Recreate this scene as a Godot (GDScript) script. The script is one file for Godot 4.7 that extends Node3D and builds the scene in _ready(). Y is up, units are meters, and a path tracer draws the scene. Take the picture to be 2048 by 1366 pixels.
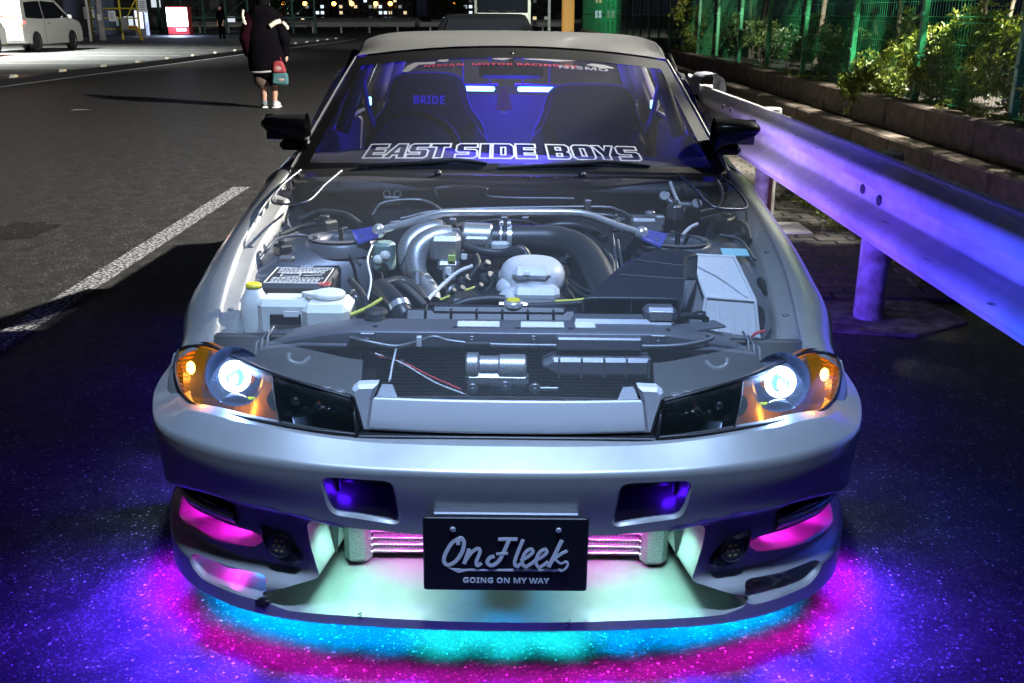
extends Node3D
# A parked silver saloon at night with violet lights under it and its bonnet seen through, beside a guard rail.

class Geo:
	# collects triangles with normals; commit() makes one named mesh of them
	var v := PackedVector3Array()
	var n := PackedVector3Array()
	var u := PackedVector2Array()
	var c := PackedColorArray()
	var tint := Color.WHITE
	func tri(p: Vector3, q: Vector3, r: Vector3, a: Vector3, b: Vector3, d: Vector3, ua := Vector2.ZERO, ub := Vector2.ZERO, uc := Vector2.ZERO) -> void:
		var face := (r - p).cross(q - p)
		if face.length_squared() < 1e-16:
			return
		if face.dot(a + b + d) < 0.0:
			v.append_array([p, r, q]); n.append_array([a, d, b]); u.append_array([ua, uc, ub])
		else:
			v.append_array([p, q, r]); n.append_array([a, b, d]); u.append_array([ua, ub, uc])
		c.append(tint); c.append(tint); c.append(tint)
	func flat(p: Vector3, q: Vector3, r: Vector3, out := Vector3.ZERO) -> void:
		var f := (r - p).cross(q - p).normalized()
		if out != Vector3.ZERO and f.dot(out) < 0.0:
			f = -f
		tri(p, q, r, f, f, f)
	func quad(p: Vector3, q: Vector3, r: Vector3, s: Vector3, out := Vector3.ZERO) -> void:
		flat(p, q, r, out); flat(p, r, s, out)
	func grid(rows: Array, round_u := false, round_v := false, uvs := false) -> void:
		# rows of points, joined smoothly; round_u closes each row, round_v closes the rows
		var m := rows.size()
		var k: int = rows[0].size()
		var nn := []
		for i in m:
			var line := PackedVector3Array()
			for j in k:
				var i0 := i - 1 if i > 0 else (m - 1 if round_v else 0)
				var i1 := i + 1 if i < m - 1 else (0 if round_v else m - 1)
				var j0 := j - 1 if j > 0 else (k - 1 if round_u else 0)
				var j1 := j + 1 if j < k - 1 else (0 if round_u else k - 1)
				var du: Vector3 = rows[i][j1] - rows[i][j0]
				var dv: Vector3 = rows[i1][j] - rows[i0][j]
				if dv.length_squared() < 1e-14:
					dv = rows[mini(i + 1, m - 1)][(j + 1) % k] - rows[maxi(i - 1, 0)][(j + 1) % k]
				if du.length_squared() < 1e-12:
					var ii := i + 1 if i < m / 2 else i - 1
					du = rows[ii][j1] - rows[ii][j0]
				var q := du.cross(dv)
				line.append(q.normalized() if q.length_squared() > 1e-20 else Vector3.UP)
			nn.append(line)
		for i in (m if round_v else m - 1):
			var i2 := (i + 1) % m
			for j in (k if round_u else k - 1):
				var j2 := (j + 1) % k
				var a := Vector2(float(j) / maxi(1, k - 1), float(i) / maxi(1, m - 1))
				var b := Vector2(float(j + 1) / maxi(1, k - 1), float(i + 1) / maxi(1, m - 1))
				tri(rows[i][j], rows[i][j2], rows[i2][j2], nn[i][j], nn[i][j2], nn[i2][j2], a, Vector2(b.x, a.y), b)
				tri(rows[i][j], rows[i2][j2], rows[i2][j], nn[i][j], nn[i2][j2], nn[i2][j], a, b, Vector2(a.x, b.y))
	func box(at: Vector3, size: Vector3, bevel := 0.0, turn := Basis()) -> void:
		var h := size * 0.5
		var e := minf(bevel, minf(h.x, minf(h.y, h.z)) * 0.95)
		var f := func(p: Vector3) -> Vector3: return at + turn * p
		for ax in 3:
			for s in [-1.0, 1.0]:
				var q := []
				for w in [Vector2(-1, -1), Vector2(1, -1), Vector2(1, 1), Vector2(-1, 1)]:
					var p := Vector3.ZERO
					p[ax] = s * h[ax]; p[(ax + 1) % 3] = w.x * (h[(ax + 1) % 3] - e); p[(ax + 2) % 3] = w.y * (h[(ax + 2) % 3] - e)
					q.append(f.call(p))
				var o := Vector3.ZERO
				o[ax] = s
				quad(q[0], q[1], q[2], q[3], turn * o)
		if e > 0.0:
			for ax in 3:
				var b := (ax + 1) % 3
				var d := (ax + 2) % 3
				for s in [-1.0, 1.0]:
					for t in [-1.0, 1.0]:
						var q := []
						for w in [[-1.0, 0], [1.0, 0], [1.0, 1], [-1.0, 1]]:
							var p := Vector3.ZERO
							p[ax] = w[0] * (h[ax] - e)
							p[b] = s * (h[b] - (e if w[1] else 0.0)); p[d] = t * (h[d] - (0.0 if w[1] else e))
							q.append(f.call(p))
						var o := Vector3.ZERO
						o[b] = s; o[d] = t
						quad(q[0], q[1], q[2], q[3], turn * o)
			for sx in [-1.0, 1.0]:
				for sy in [-1.0, 1.0]:
					for sz in [-1.0, 1.0]:
						var s := Vector3(sx, sy, sz)
						flat(f.call(s * Vector3(h.x, h.y - e, h.z - e)), f.call(s * Vector3(h.x - e, h.y, h.z - e)), f.call(s * Vector3(h.x - e, h.y - e, h.z)), turn * s)
	func tube(pts: Array, r, seg := 8, caps := true) -> void:
		# r: one radius or one per point
		var rows := []
		var m := pts.size()
		var side := Vector3.ZERO
		for i in m:
			var d: Vector3 = (pts[mini(i + 1, m - 1)] - pts[maxi(i - 1, 0)]).normalized()
			if side == Vector3.ZERO:
				side = d.cross(Vector3.UP if absf(d.y) < 0.9 else Vector3.RIGHT).normalized()
			side = (side - d * side.dot(d)).normalized()
			var up := d.cross(side)
			var rad: float = r[i] if r is Array else r
			var line := PackedVector3Array()
			for k in seg:
				var a := TAU * k / seg
				line.append(pts[i] + (side * cos(a) + up * sin(a)) * rad)
			rows.append(line)
		grid(rows, true)
		if caps:
			for e in [0, m - 1]:
				var o: Vector3 = (pts[0] - pts[1]) if e == 0 else (pts[m - 1] - pts[m - 2])
				for k in seg:
					flat(pts[e], rows[e][k], rows[e][(k + 1) % seg], o)
	func rod(a: Vector3, b: Vector3, r: float, seg := 8) -> void:
		tube([a, b], r, seg)
	func lathe(profile: Array, at: Transform3D, seg := 20, closed := false) -> void:
		# profile of Vector2(radius, height along the y of at); each Vector2 pair is smooth unless a point is repeated
		var runs := [[]]
		for i in profile.size():
			runs[-1].append(profile[i])
			if i + 1 < profile.size() and profile[i].is_equal_approx(profile[i + 1]):
				runs.append([])
		for run in runs:
			if run.size() < 2:
				continue
			var rows := []
			for p in run:
				var line := PackedVector3Array()
				for k in seg:
					var a := TAU * k / seg
					line.append(at * Vector3(cos(a) * p.x, p.y, sin(a) * p.x))
				rows.append(line)
			grid(rows, true, closed)
	func cyl(a: Vector3, b: Vector3, r: float, seg := 16, bevel := 0.0) -> void:
		var y := (b - a).normalized()
		var x := y.cross(Vector3.UP if absf(y.y) < 0.9 else Vector3.RIGHT).normalized()
		var h := a.distance_to(b)
		var e := minf(bevel, minf(r, h) * 0.4)
		var pr := [Vector2(0, 0), Vector2(r - e, 0), Vector2(r - e, 0), Vector2(r, e), Vector2(r, e), Vector2(r, h - e), Vector2(r, h - e), Vector2(r - e, h), Vector2(r - e, h), Vector2(0, h)]
		lathe(pr, Transform3D(Basis(x, y, x.cross(y)), a), seg)
	func ball(at: Vector3, r: Vector3, seg := 16, rings := 10, turn := Basis(), square := 1.0) -> void:
		var rows := []
		for i in rings + 1:
			var b := PI * (float(i) / rings - 0.5)
			var line := PackedVector3Array()
			for k in seg:
				var a := TAU * k / seg
				var p := Vector3(cos(b) * cos(a), sin(b), cos(b) * sin(a))
				if square != 1.0:
					p = Vector3(signf(p.x) * pow(absf(p.x), square), signf(p.y) * pow(absf(p.y), square), signf(p.z) * pow(absf(p.z), square))
				line.append(at + turn * (p * r))
			rows.append(line)
		grid(rows, true)
	func prism(poly: PackedVector2Array, at: Transform3D, depth: float, bevel := 0.0) -> void:
		# a polygon in the xy of at, from z = 0 (front) to z = -depth, its front edge bevelled
		var front := poly
		if bevel > 0.0:
			var inner := Geometry2D.offset_polygon(poly, -bevel)
			if inner.size() == 1 and inner[0].size() >= 3:
				front = inner[0]
			else:
				bevel = 0.0
		var o := at.basis.z
		var t := Geometry2D.triangulate_polygon(front)
		for i in range(0, t.size(), 3):
			flat(at * Vector3(front[t[i]].x, front[t[i]].y, 0), at * Vector3(front[t[i + 1]].x, front[t[i + 1]].y, 0), at * Vector3(front[t[i + 2]].x, front[t[i + 2]].y, 0), o)
		t = Geometry2D.triangulate_polygon(poly)
		for i in range(0, t.size(), 3):
			flat(at * Vector3(poly[t[i]].x, poly[t[i]].y, -depth), at * Vector3(poly[t[i + 1]].x, poly[t[i + 1]].y, -depth), at * Vector3(poly[t[i + 2]].x, poly[t[i + 2]].y, -depth), -o)
		var m := poly.size()
		var ccw := not Geometry2D.is_polygon_clockwise(poly)
		for i in m:
			var a := poly[i]
			var b := poly[(i + 1) % m]
			var e := b - a
			var side := at.basis * (Vector3(e.y, -e.x, 0) if ccw else Vector3(-e.y, e.x, 0))
			quad(at * Vector3(a.x, a.y, -bevel), at * Vector3(b.x, b.y, -bevel), at * Vector3(b.x, b.y, -depth), at * Vector3(a.x, a.y, -depth), side)
		if bevel > 0.0:
			# bevel strip: nearest inner point for each outer point
			var near := PackedVector2Array()
			for p in poly:
				var best := front[0]
				for q in front:
					if q.distance_squared_to(p) < best.distance_squared_to(p):
						best = q
				near.append(best)
			for i in m:
				var j := (i + 1) % m
				quad(at * Vector3(poly[i].x, poly[i].y, -bevel), at * Vector3(poly[j].x, poly[j].y, -bevel), at * Vector3(near[j].x, near[j].y, 0), at * Vector3(near[i].x, near[i].y, 0), o)
	func patch(f: Callable, lo: Vector2, hi: Vector2, ns: int, nt: int, outline := PackedVector2Array(), holes := []) -> void:
		# the surface f(s, t) over a rectangle, trimmed to an outline, with holes cut out
		var boxes := []
		for h in holes:
			var b := Rect2(h[0], Vector2.ZERO)
			for p in h:
				b = b.expand(p)
			boxes.append(b)
		for i in ns:
			for j in nt:
				var a := Vector2(lerpf(lo.x, hi.x, float(i) / ns), lerpf(lo.y, hi.y, float(j) / nt))
				var b := Vector2(lerpf(lo.x, hi.x, float(i + 1) / ns), lerpf(lo.y, hi.y, float(j + 1) / nt))
				var cell := PackedVector2Array([a, Vector2(b.x, a.y), b, Vector2(a.x, b.y)])
				var todo: Array = [cell]
				if outline.size():
					todo = Geometry2D.intersect_polygons(cell, outline)
				var r := Rect2(a, b - a)
				for k in holes.size():
					if boxes[k].intersects(r):
						var left := []
						for p in todo:
							for q in Geometry2D.clip_polygons(p, holes[k]):
								if not Geometry2D.is_polygon_clockwise(q):
									left.append(q)
						todo = left
				for p in todo:
					face_on(f, p)
	func face_on(f: Callable, p: PackedVector2Array) -> void:
		var t := Geometry2D.triangulate_polygon(p)
		var pts := PackedVector3Array()
		var nn := PackedVector3Array()
		for q in p:
			pts.append(f.call(q.x, q.y))
			nn.append(Geo.normal_of(f, q))
		for k in range(0, t.size(), 3):
			tri(pts[t[k]], pts[t[k + 1]], pts[t[k + 2]], nn[t[k]], nn[t[k + 1]], nn[t[k + 2]], p[t[k]], p[t[k + 1]], p[t[k + 2]])
	static func normal_of(f: Callable, q: Vector2, e := 0.0015) -> Vector3:
		var a: Vector3 = f.call(q.x + e, q.y) - f.call(q.x - e, q.y)
		var b: Vector3 = f.call(q.x, q.y + e) - f.call(q.x, q.y - e)
		return a.cross(b).normalized()
	func rim(f: Callable, poly: PackedVector2Array, inward: Vector3, depth: float, flare := 0.0, lip := 0.004) -> void:
		# the wall of a hole in f, with a rounded lip
		var rows := [PackedVector3Array(), PackedVector3Array(), PackedVector3Array(), PackedVector3Array()]
		var mid := Vector2.ZERO
		for p in poly:
			mid += p / poly.size()
		for p in poly:
			var w: Vector3 = f.call(p.x, p.y)
			var q: Vector2 = p + (mid - p).normalized() * lip
			var w2: Vector3 = f.call(q.x, q.y)
			var e: Vector3 = f.call(p.x + (mid.x - p.x) * flare, p.y + (mid.y - p.y) * flare)
			rows[0].append(w)
			rows[1].append(w.lerp(w2, 0.35) + inward * lip * 0.35)
			rows[2].append(w2 + inward * lip)
			rows[3].append(e + inward * depth)
		grid([rows[0], rows[1], rows[2]], true)
		grid([rows[2], rows[3]], true)
	func add_mesh(m: Mesh, xf: Transform3D, f = null) -> void:
		for s in m.get_surface_count():
			var a := m.surface_get_arrays(s)
			var vv: PackedVector3Array = a[Mesh.ARRAY_VERTEX]
			var ii: PackedInt32Array = a[Mesh.ARRAY_INDEX] if a[Mesh.ARRAY_INDEX] != null else PackedInt32Array(range(vv.size()))
			for k in range(0, ii.size(), 3):
				var p := []
				for e in 3:
					var w := xf * vv[ii[k + e]]
					p.append(f.call(w) if f != null else w)
				flat(p[0], p[1], p[2])
	func mesh(m: Material) -> ArrayMesh:
		var a := []
		a.resize(Mesh.ARRAY_MAX)
		a[Mesh.ARRAY_VERTEX] = v
		a[Mesh.ARRAY_NORMAL] = n
		a[Mesh.ARRAY_TEX_UV] = u
		a[Mesh.ARRAY_COLOR] = c
		var am := ArrayMesh.new()
		am.add_surface_from_arrays(Mesh.PRIMITIVE_TRIANGLES, a)
		am.surface_set_material(0, m)
		return am

var names := {}
func numbered(called: String) -> String:
	names[called] = names.get(called, -1) + 1
	return called if names[called] == 0 else "%s_%03d" % [called, names[called]]

func part(called: String, g: Geo, m: Material, parent: Node3D, label := "") -> MeshInstance3D:
	var o := MeshInstance3D.new()
	o.mesh = g.mesh(m)
	return put(called, o, parent, label)

func put(called: String, o: Node3D, parent: Node3D, label := "") -> Node3D:
	var taken := {}
	if parent == self:
		o.name = numbered(called)
	else:
		var k := 0
		var nm := called
		while parent.has_node(NodePath(nm)):
			k += 1
			nm = "%s_%03d" % [called, k]
		o.name = nm
	parent.add_child(o, true)
	if label:
		o.set_meta("label", label)
	return o

func thing(called: String, label: String, category: String, at := Vector3.ZERO, turn := 0.0, group := "") -> Node3D:
	var o := Node3D.new()
	o.name = numbered(called)
	add_child(o)
	o.position = at
	o.rotation.y = turn
	return tag(o, label, category, group)

func tag(o: Node3D, label: String, category: String, group := "") -> Node3D:
	o.set_meta("label", label)
	o.set_meta("category", category)
	if group:
		o.set_meta("group", group)
	return o

func one(called: String, g: Geo, m: Material, label: String, category: String, at := Vector3.ZERO, group := "") -> MeshInstance3D:
	var o := part(called, g, m, self)
	o.position = at
	tag(o, label, category, group)
	return o

func struct(called: String, g: Geo, m: Material) -> MeshInstance3D:
	var o := part(called, g, m, self)
	o.set_meta("kind", "structure")
	return o

func copy(o: Node3D, called: String, label: String, at: Vector3, turn := 0.0) -> Node3D:
	var r: Node3D = o.duplicate()
	r.name = numbered(called)
	add_child(r)
	r.position = at
	r.rotation.y = turn
	r.set_meta("label", label)
	return r

# ---- small geometry helpers
func curve(pts: Array, per := 8, closed := false) -> Array:
	# Catmull-Rom through points (Vector2 or Vector3)
	var out := []
	var m := pts.size()
	for i in (m if closed else m - 1):
		var a = pts[(i - 1 + m) % m] if closed or i > 0 else pts[0] * 2.0 - pts[1]
		var b = pts[i]
		var c = pts[(i + 1) % m]
		var d = pts[(i + 2) % m] if closed or i < m - 2 else pts[m - 1] * 2.0 - pts[m - 2]
		for k in per:
			var t := float(k) / per
			out.append((b * 2.0 + (c - a) * t + (a * 2.0 - b * 5.0 + c * 4.0 - d) * t * t + (b * 3.0 - a - c * 3.0 + d) * t * t * t) * 0.5)
	if not closed:
		out.append(pts[m - 1])
	return out

func rounded(pts: Array, r: float, k := 4) -> PackedVector2Array:
	var out := PackedVector2Array()
	var m := pts.size()
	for i in m:
		var p: Vector2 = pts[i]
		var a: Vector2 = pts[(i - 1 + m) % m]
		var b: Vector2 = pts[(i + 1) % m]
		var ra := minf(r, p.distance_to(a) * 0.48)
		var rb := minf(r, p.distance_to(b) * 0.48)
		var s := p + (a - p).normalized() * ra
		var e := p + (b - p).normalized() * rb
		for j in k + 1:
			var t := float(j) / k
			out.append(s.lerp(p, t).lerp(p.lerp(e, t), t))
	return out

func dense(poly: PackedVector2Array, step: float) -> PackedVector2Array:
	var out := PackedVector2Array()
	for i in poly.size():
		var a := poly[i]
		var b := poly[(i + 1) % poly.size()]
		var k := maxi(1, int(ceil(a.distance_to(b) / step)))
		for j in k:
			out.append(a.lerp(b, float(j) / k))
	return out

func mirror(poly: PackedVector2Array) -> PackedVector2Array:
	var out := PackedVector2Array()
	for i in poly.size():
		out.append(Vector2(-poly[poly.size() - 1 - i].x, poly[poly.size() - 1 - i].y))
	return out

func sm(a: float, b: float, x: float) -> float:
	var t := clampf((x - a) / (b - a), 0.0, 1.0)
	return t * t * (3.0 - 2.0 * t)

# ---- materials
func lin(r: float, g: float, b: float, a := 1.0) -> Color:
	var k := Color(r, g, b).linear_to_srgb()
	k.a = a
	return k

func mat(r: float, g: float, b: float, rough := 0.7, metal := 0.0) -> StandardMaterial3D:
	var m := StandardMaterial3D.new()
	m.albedo_color = lin(r, g, b)
	m.roughness = rough
	m.metallic = metal
	return m

func glow(r: float, g: float, b: float, e: float) -> StandardMaterial3D:
	var m := mat(0.6, 0.6, 0.6, 0.5)
	m.emission_enabled = true
	m.emission = lin(r, g, b)
	m.emission_energy_multiplier = e
	return m

func clear(r: float, g: float, b: float, a: float, rough := 0.05) -> StandardMaterial3D:
	var m := mat(r, g, b, rough)
	m.albedo_color.a = a
	m.transparency = BaseMaterial3D.TRANSPARENCY_ALPHA
	return m

func noise_tex(size: int, freq: float, lo: Color, hi: Color, seed_ := 1, octaves := 4, kind := FastNoiseLite.TYPE_SIMPLEX_SMOOTH, stops := []) -> NoiseTexture2D:
	var f := FastNoiseLite.new()
	f.seed = seed_; f.frequency = freq; f.fractal_octaves = octaves; f.noise_type = kind
	var t := NoiseTexture2D.new()
	t.width = size; t.height = size; t.seamless = true; t.noise = f
	var g := Gradient.new()
	g.set_color(0, lo); g.set_color(1, hi)
	for s in stops:
		g.add_point(s[0], s[1])
	t.color_ramp = g
	return t

func grainy(m: StandardMaterial3D, tex: Texture2D, scale: float, bump: Texture2D = null, cm := 0.3) -> StandardMaterial3D:
	m.albedo_texture = tex
	m.uv1_triplanar = true
	m.uv1_world_triplanar = true
	m.uv1_scale = Vector3.ONE * scale
	if bump:
		m.heightmap_enabled = true
		m.heightmap_texture = bump
		m.heightmap_scale = cm
	return m

var M := {}
var rng := RandomNumberGenerator.new()

func asphalt_image() -> ImageTexture:
	# pressed stones in dark binder
	var s := 1024
	var d := PackedByteArray()
	d.resize(s * s * 3)
	var r := RandomNumberGenerator.new()
	r.seed = 77
	for i in s * s:
		var k := 30 + r.randi() % 26
		d[i * 3] = k; d[i * 3 + 1] = k; d[i * 3 + 2] = k
	for i in 26000:
		var x := r.randi() % s
		var y := r.randi() % s
		var rad := 1.2 + 3.6 * pow(r.randf(), 2.2)
		var lum := 40 + int(62 * r.randf() + (110.0 if r.randf() < 0.05 else 0.0))
		var warm := r.randi() % 8
		var ax := r.randf_range(0.6, 1.5)
		var q := int(rad * 1.5)
		for dy in range(-q, q + 1):
			for dx in range(-q, q + 1):
				var e := (dx * dx * ax + dy * dy / ax) / (rad * rad)
				if e < 1.0:
					var at := (posmod(y + dy, s) * s + posmod(x + dx, s)) * 3
					var k := int(lum * (1.0 - 0.35 * e))
					d[at] = k + warm; d[at + 1] = k + warm / 2; d[at + 2] = k
	return ImageTexture.create_from_image(Image.create_from_data(s, s, false, Image.FORMAT_RGB8, d))

func make_materials() -> void:
	var asp := asphalt_image()
	var wide := noise_tex(512, 0.012, Color(0.62, 0.62, 0.64), Color(1.0, 1.0, 1.0), 5, 5)
	var fine := noise_tex(512, 0.08, Color(0.55, 0.55, 0.55), Color(1, 1, 1), 9, 4)
	var scratch := noise_tex(512, 0.03, Color(0.94, 0.94, 0.94), Color(1, 1, 1), 21, 5)
	var m := mat(1, 1, 1, 0.62)
	grainy(m, asp, 1.05, asp, 0.30)
	m.metallic_specular = 0.4
	m.detail_enabled = true
	m.detail_albedo = wide
	m.detail_blend_mode = BaseMaterial3D.BLEND_MODE_MUL
	M.asphalt = m
	M.lot = grainy(mat(1.5, 1.5, 1.55, 0.85), asp, 0.8, asp, 0.2)
	M.paint_line = grainy(mat(0.42, 0.42, 0.43, 0.8), noise_tex(512, 0.05, Color(0.16, 0.16, 0.17), Color(1, 1, 1), 31, 5, FastNoiseLite.TYPE_SIMPLEX_SMOOTH, [[0.45, Color(0.35, 0.35, 0.36)], [0.55, Color(0.85, 0.85, 0.86)]]), 1.4)
	M.white_line = grainy(mat(0.6, 0.6, 0.6, 0.8), fine, 1.0)
	M.concrete = grainy(mat(0.25, 0.235, 0.21, 0.9), noise_tex(512, 0.02, Color(0.45, 0.4, 0.36), Color(1, 1, 1), 3, 6), 0.9, fine, 0.4)
	M.kerb = grainy(mat(0.11, 0.09, 0.068, 0.92), noise_tex(512, 0.03, Color(0.62, 0.56, 0.5), Color(1, 1, 1), 4, 6), 0.45, fine, 0.3)
	M.soil = grainy(mat(0.035, 0.027, 0.018, 1.0), fine, 1.5, fine, 1.5)
	for i in 4:
		M["paver%d" % i] = grainy(mat([0.105, 0.125, 0.09, 0.113][i], [0.092, 0.107, 0.081, 0.098][i], [0.075, 0.085, 0.068, 0.08][i], 0.9), fine, 2.3, fine, 0.2)
	M.oil = grainy(mat(0.45, 0.45, 0.46, 0.6), asp, 1.05)
	M.oil.metallic_specular = 0.25
	M.joint = mat(0.03, 0.03, 0.025, 1.0)
	# car
	var paint := mat(0.44, 0.44, 0.44, 0.38, 0.5)
	paint.albedo_texture = scratch; paint.uv1_triplanar = true; paint.uv1_scale = Vector3.ONE * 1.3
	paint.clearcoat_enabled = true; paint.clearcoat = 0.7; paint.clearcoat_roughness = 0.10
	M.paint = paint
	var thin := paint.duplicate()
	thin.transparency = BaseMaterial3D.TRANSPARENCY_ALPHA
	thin.albedo_color.a = 0.095
	thin.clearcoat = 0.12
	M.ghost_paint = thin
	var edge := thin.duplicate()
	edge.albedo_color.a = 0.30
	M.ghost_edge = edge
	M.rear_glass = clear(0.01, 0.012, 0.02, 0.78)
	M.trim = mat(0.012, 0.012, 0.014, 0.45)
	M.gloss_black = mat(0.008, 0.008, 0.01, 0.12)
	M.gloss_black.clearcoat_enabled = true
	M.rubber = mat(0.018, 0.018, 0.02, 0.6)
	M.hose = grainy(mat(0.045, 0.05, 0.06, 0.42), fine, 6.0)
	M.plastic = grainy(mat(0.03, 0.033, 0.04, 0.5), fine, 5.0)
	M.duct_plastic = grainy(mat(0.022, 0.026, 0.04, 0.5), fine, 6.0)
	M.grey_plastic = grainy(mat(0.60, 0.61, 0.64, 0.45), scratch, 4.0)
	M.tank = grainy(mat(0.72, 0.74, 0.70, 0.4), scratch, 5.0)
	M.yellow_cap = mat(0.75, 0.62, 0.02, 0.45)
	M.alu = grainy(mat(0.60, 0.61, 0.63, 0.40, 0.6), fine, 5.0)
	M.chrome = mat(0.75, 0.75, 0.78, 0.12, 1.0)
	M.polished = mat(0.80, 0.80, 0.84, 0.25, 0.7)
	M.steel = grainy(mat(0.30, 0.31, 0.34, 0.45, 0.7), fine, 7.0)
	M.bay = grainy(mat(0.15, 0.155, 0.18, 0.42, 0.35), scratch, 3.0)
	M.bay_dark = grainy(mat(0.022, 0.022, 0.028, 0.5), fine, 4.0)
	M.fins = mat(0.05, 0.045, 0.045, 0.6, 0.3)
	M.blue_bracket = mat(0.07, 0.08, 0.36, 0.4)
	M.white_label = mat(0.78, 0.78, 0.78, 0.6)
	M.red_label = mat(0.5, 0.06, 0.05, 0.6)
	M.red_wire = mat(0.55, 0.05, 0.06, 0.5)
	M.white_wire = mat(0.6, 0.6, 0.62, 0.5)
	M.yellow_hose = mat(0.62, 0.6, 0.08, 0.5)
	M.brown = mat(0.10, 0.09, 0.10, 0.5)
	M.glass = clear(0.9, 0.95, 0.95, 0.04)
	M.side_glass = clear(0.01, 0.012, 0.015, 0.4)
	M.lens_clear = clear(0.95, 0.97, 1.0, 0.06)
	M.lens_smoke = clear(0.01, 0.014, 0.014, 0.45, 0.04)
	M.lens_amber = clear(0.85, 0.30, 0.01, 0.30, 0.1)
	M.seat = mat(0.007, 0.007, 0.009, 0.8)
	M.seat_edge = mat(0.22, 0.22, 0.28, 0.7)
	M.cabin = mat(0.010, 0.010, 0.013, 0.6)
	M.silver = mat(0.62, 0.63, 0.66, 0.4, 0.15)
	M.cabin_pale = mat(0.24, 0.24, 0.28, 0.8)
	M.sticker = mat(0.72, 0.72, 0.75, 0.6)
	M.sticker_grey = mat(0.30, 0.30, 0.32, 0.6)
	M.sticker_red = mat(0.42, 0.03, 0.06, 0.6)
	M.plate = mat(0.008, 0.008, 0.012, 0.35)
	M.plate_print = mat(0.62, 0.62, 0.68, 0.6)
	M.fresh = mat(0.72, 0.15, 0.28, 0.7)
	# street
	M.rail = grainy(mat(0.66, 0.66, 0.66, 0.5), noise_tex(512, 0.03, Color(0.86, 0.85, 0.84), Color(1, 1, 1), 12, 6), 0.5)
	M.rail_old = grainy(mat(0.5, 0.5, 0.5, 0.6), noise_tex(512, 0.02, Color(0.5, 0.47, 0.44), Color(1, 1, 1), 13, 6), 1.2)
	M.rust = mat(0.10, 0.04, 0.02, 0.9)
	M.scuff = mat(0.05, 0.05, 0.06, 0.8)
	M.galv = mat(0.5, 0.52, 0.54, 0.5, 0.4)
	M.fence = mat(0.008, 0.15, 0.05, 0.4)
	var leaf := mat(1, 1, 1, 0.45)
	leaf.vertex_color_use_as_albedo = true
	leaf.backlight_enabled = true
	leaf.backlight = lin(0.45, 0.5, 0.2)
	M.leaf = leaf
	M.bark = grainy(mat(0.20, 0.17, 0.12, 0.9), fine, 2.0, fine, 0.6)
	M.white_car = mat(0.55, 0.55, 0.53, 0.3)
	M.white_car.clearcoat_enabled = true
	M.dark_glass = mat(0.01, 0.012, 0.016, 0.08)
	M.dark_car = mat(0.004, 0.005, 0.007, 0.15)
	M.dark_car.clearcoat_enabled = true
	M.tyre = mat(0.015, 0.015, 0.016, 0.8)
	M.bus = mat(0.7, 0.68, 0.62, 0.35)
	M.yellow = mat(0.62, 0.5, 0.04, 0.5)
	M.ochre = mat(0.42, 0.22, 0.03, 0.6)
	M.cream = mat(0.55, 0.53, 0.48, 0.7)
	M.wall_dark = grainy(mat(0.05, 0.055, 0.055, 0.8), wide, 0.15)
	M.wall_mid = grainy(mat(0.18, 0.18, 0.18, 0.8), wide, 0.15)
	M.wall_pale = grainy(mat(0.42, 0.42, 0.44, 0.8), wide, 0.15)

func _ready() -> void:
	rng.seed = 4242
	var cam := Camera3D.new()
	cam.name = "camera"
	cam.fov = 38.61
	cam.near = 0.05
	cam.far = 1500.0
	add_child(cam)
	cam.position = Vector3(0, 1.38, 0)
	cam.rotation_degrees = Vector3(-18.6, 0, 0)
	cam.current = true
	var env := Environment.new()
	var sky := ProceduralSkyMaterial.new()
	sky.sky_top_color = Color(0.04, 0.05, 0.09)
	sky.sky_horizon_color = Color(0.10, 0.11, 0.15)
	sky.ground_bottom_color = Color(0.02, 0.02, 0.03)
	sky.ground_horizon_color = Color(0.06, 0.06, 0.08)
	sky.sky_curve = 0.2
	sky.sun_angle_max = 1.0
	env.background_mode = Environment.BG_SKY
	env.sky = Sky.new()
	env.sky.sky_material = sky
	env.background_energy_multiplier = 0.55
	env.tonemap_mode = Environment.TONE_MAPPER_LINEAR
	env.tonemap_exposure = 1.0
	env.sdfgi_enabled = true
	env.ssao_enabled = true
	env.ssil_enabled = true
	var we := WorldEnvironment.new()
	we.name = "world"
	we.environment = env
	add_child(we)
	var moon := DirectionalLight3D.new()
	moon.name = "moon"
	moon.light_color = Color(0.75, 0.85, 1.0)
	moon.light_energy = 0.02
	moon.light_angular_distance = 2.0
	moon.shadow_enabled = true
	moon.rotation_degrees = Vector3(-62, 18, 0)
	add_child(moon)
	make_materials()
	build_ground()
	build_rail_side()
	build_planting()
	build_left_side()
	build_far_side()
	build_lamps()
	build_car()
	build_people()
	build_litter()

func omni(called: String, parent: Node3D, at: Vector3, col: Color, e: float, size := 0.03) -> OmniLight3D:
	var l := OmniLight3D.new()
	l.name = called
	l.light_color = col
	l.light_energy = e
	l.light_size = size
	l.omni_range = 60.0
	l.omni_attenuation = 2.0
	l.shadow_enabled = true
	parent.add_child(l, true)
	l.position = at
	return l

func spot(called: String, parent: Node3D, at: Vector3, to: Vector3, col: Color, e: float, angle: float, blend := 0.6, size := 0.02) -> SpotLight3D:
	var l := SpotLight3D.new()
	l.name = called
	l.light_color = col
	l.light_energy = e
	l.light_size = size
	l.spot_range = 60.0
	l.spot_attenuation = 2.0
	l.spot_angle = angle
	l.spot_angle_attenuation = blend
	l.shadow_enabled = true
	parent.add_child(l, true)
	var d := (to - at).normalized()
	l.transform = Transform3D(Basis.looking_at(d, Vector3.UP if absf(d.y) < 0.95 else Vector3.FORWARD), at)
	return l

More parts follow.
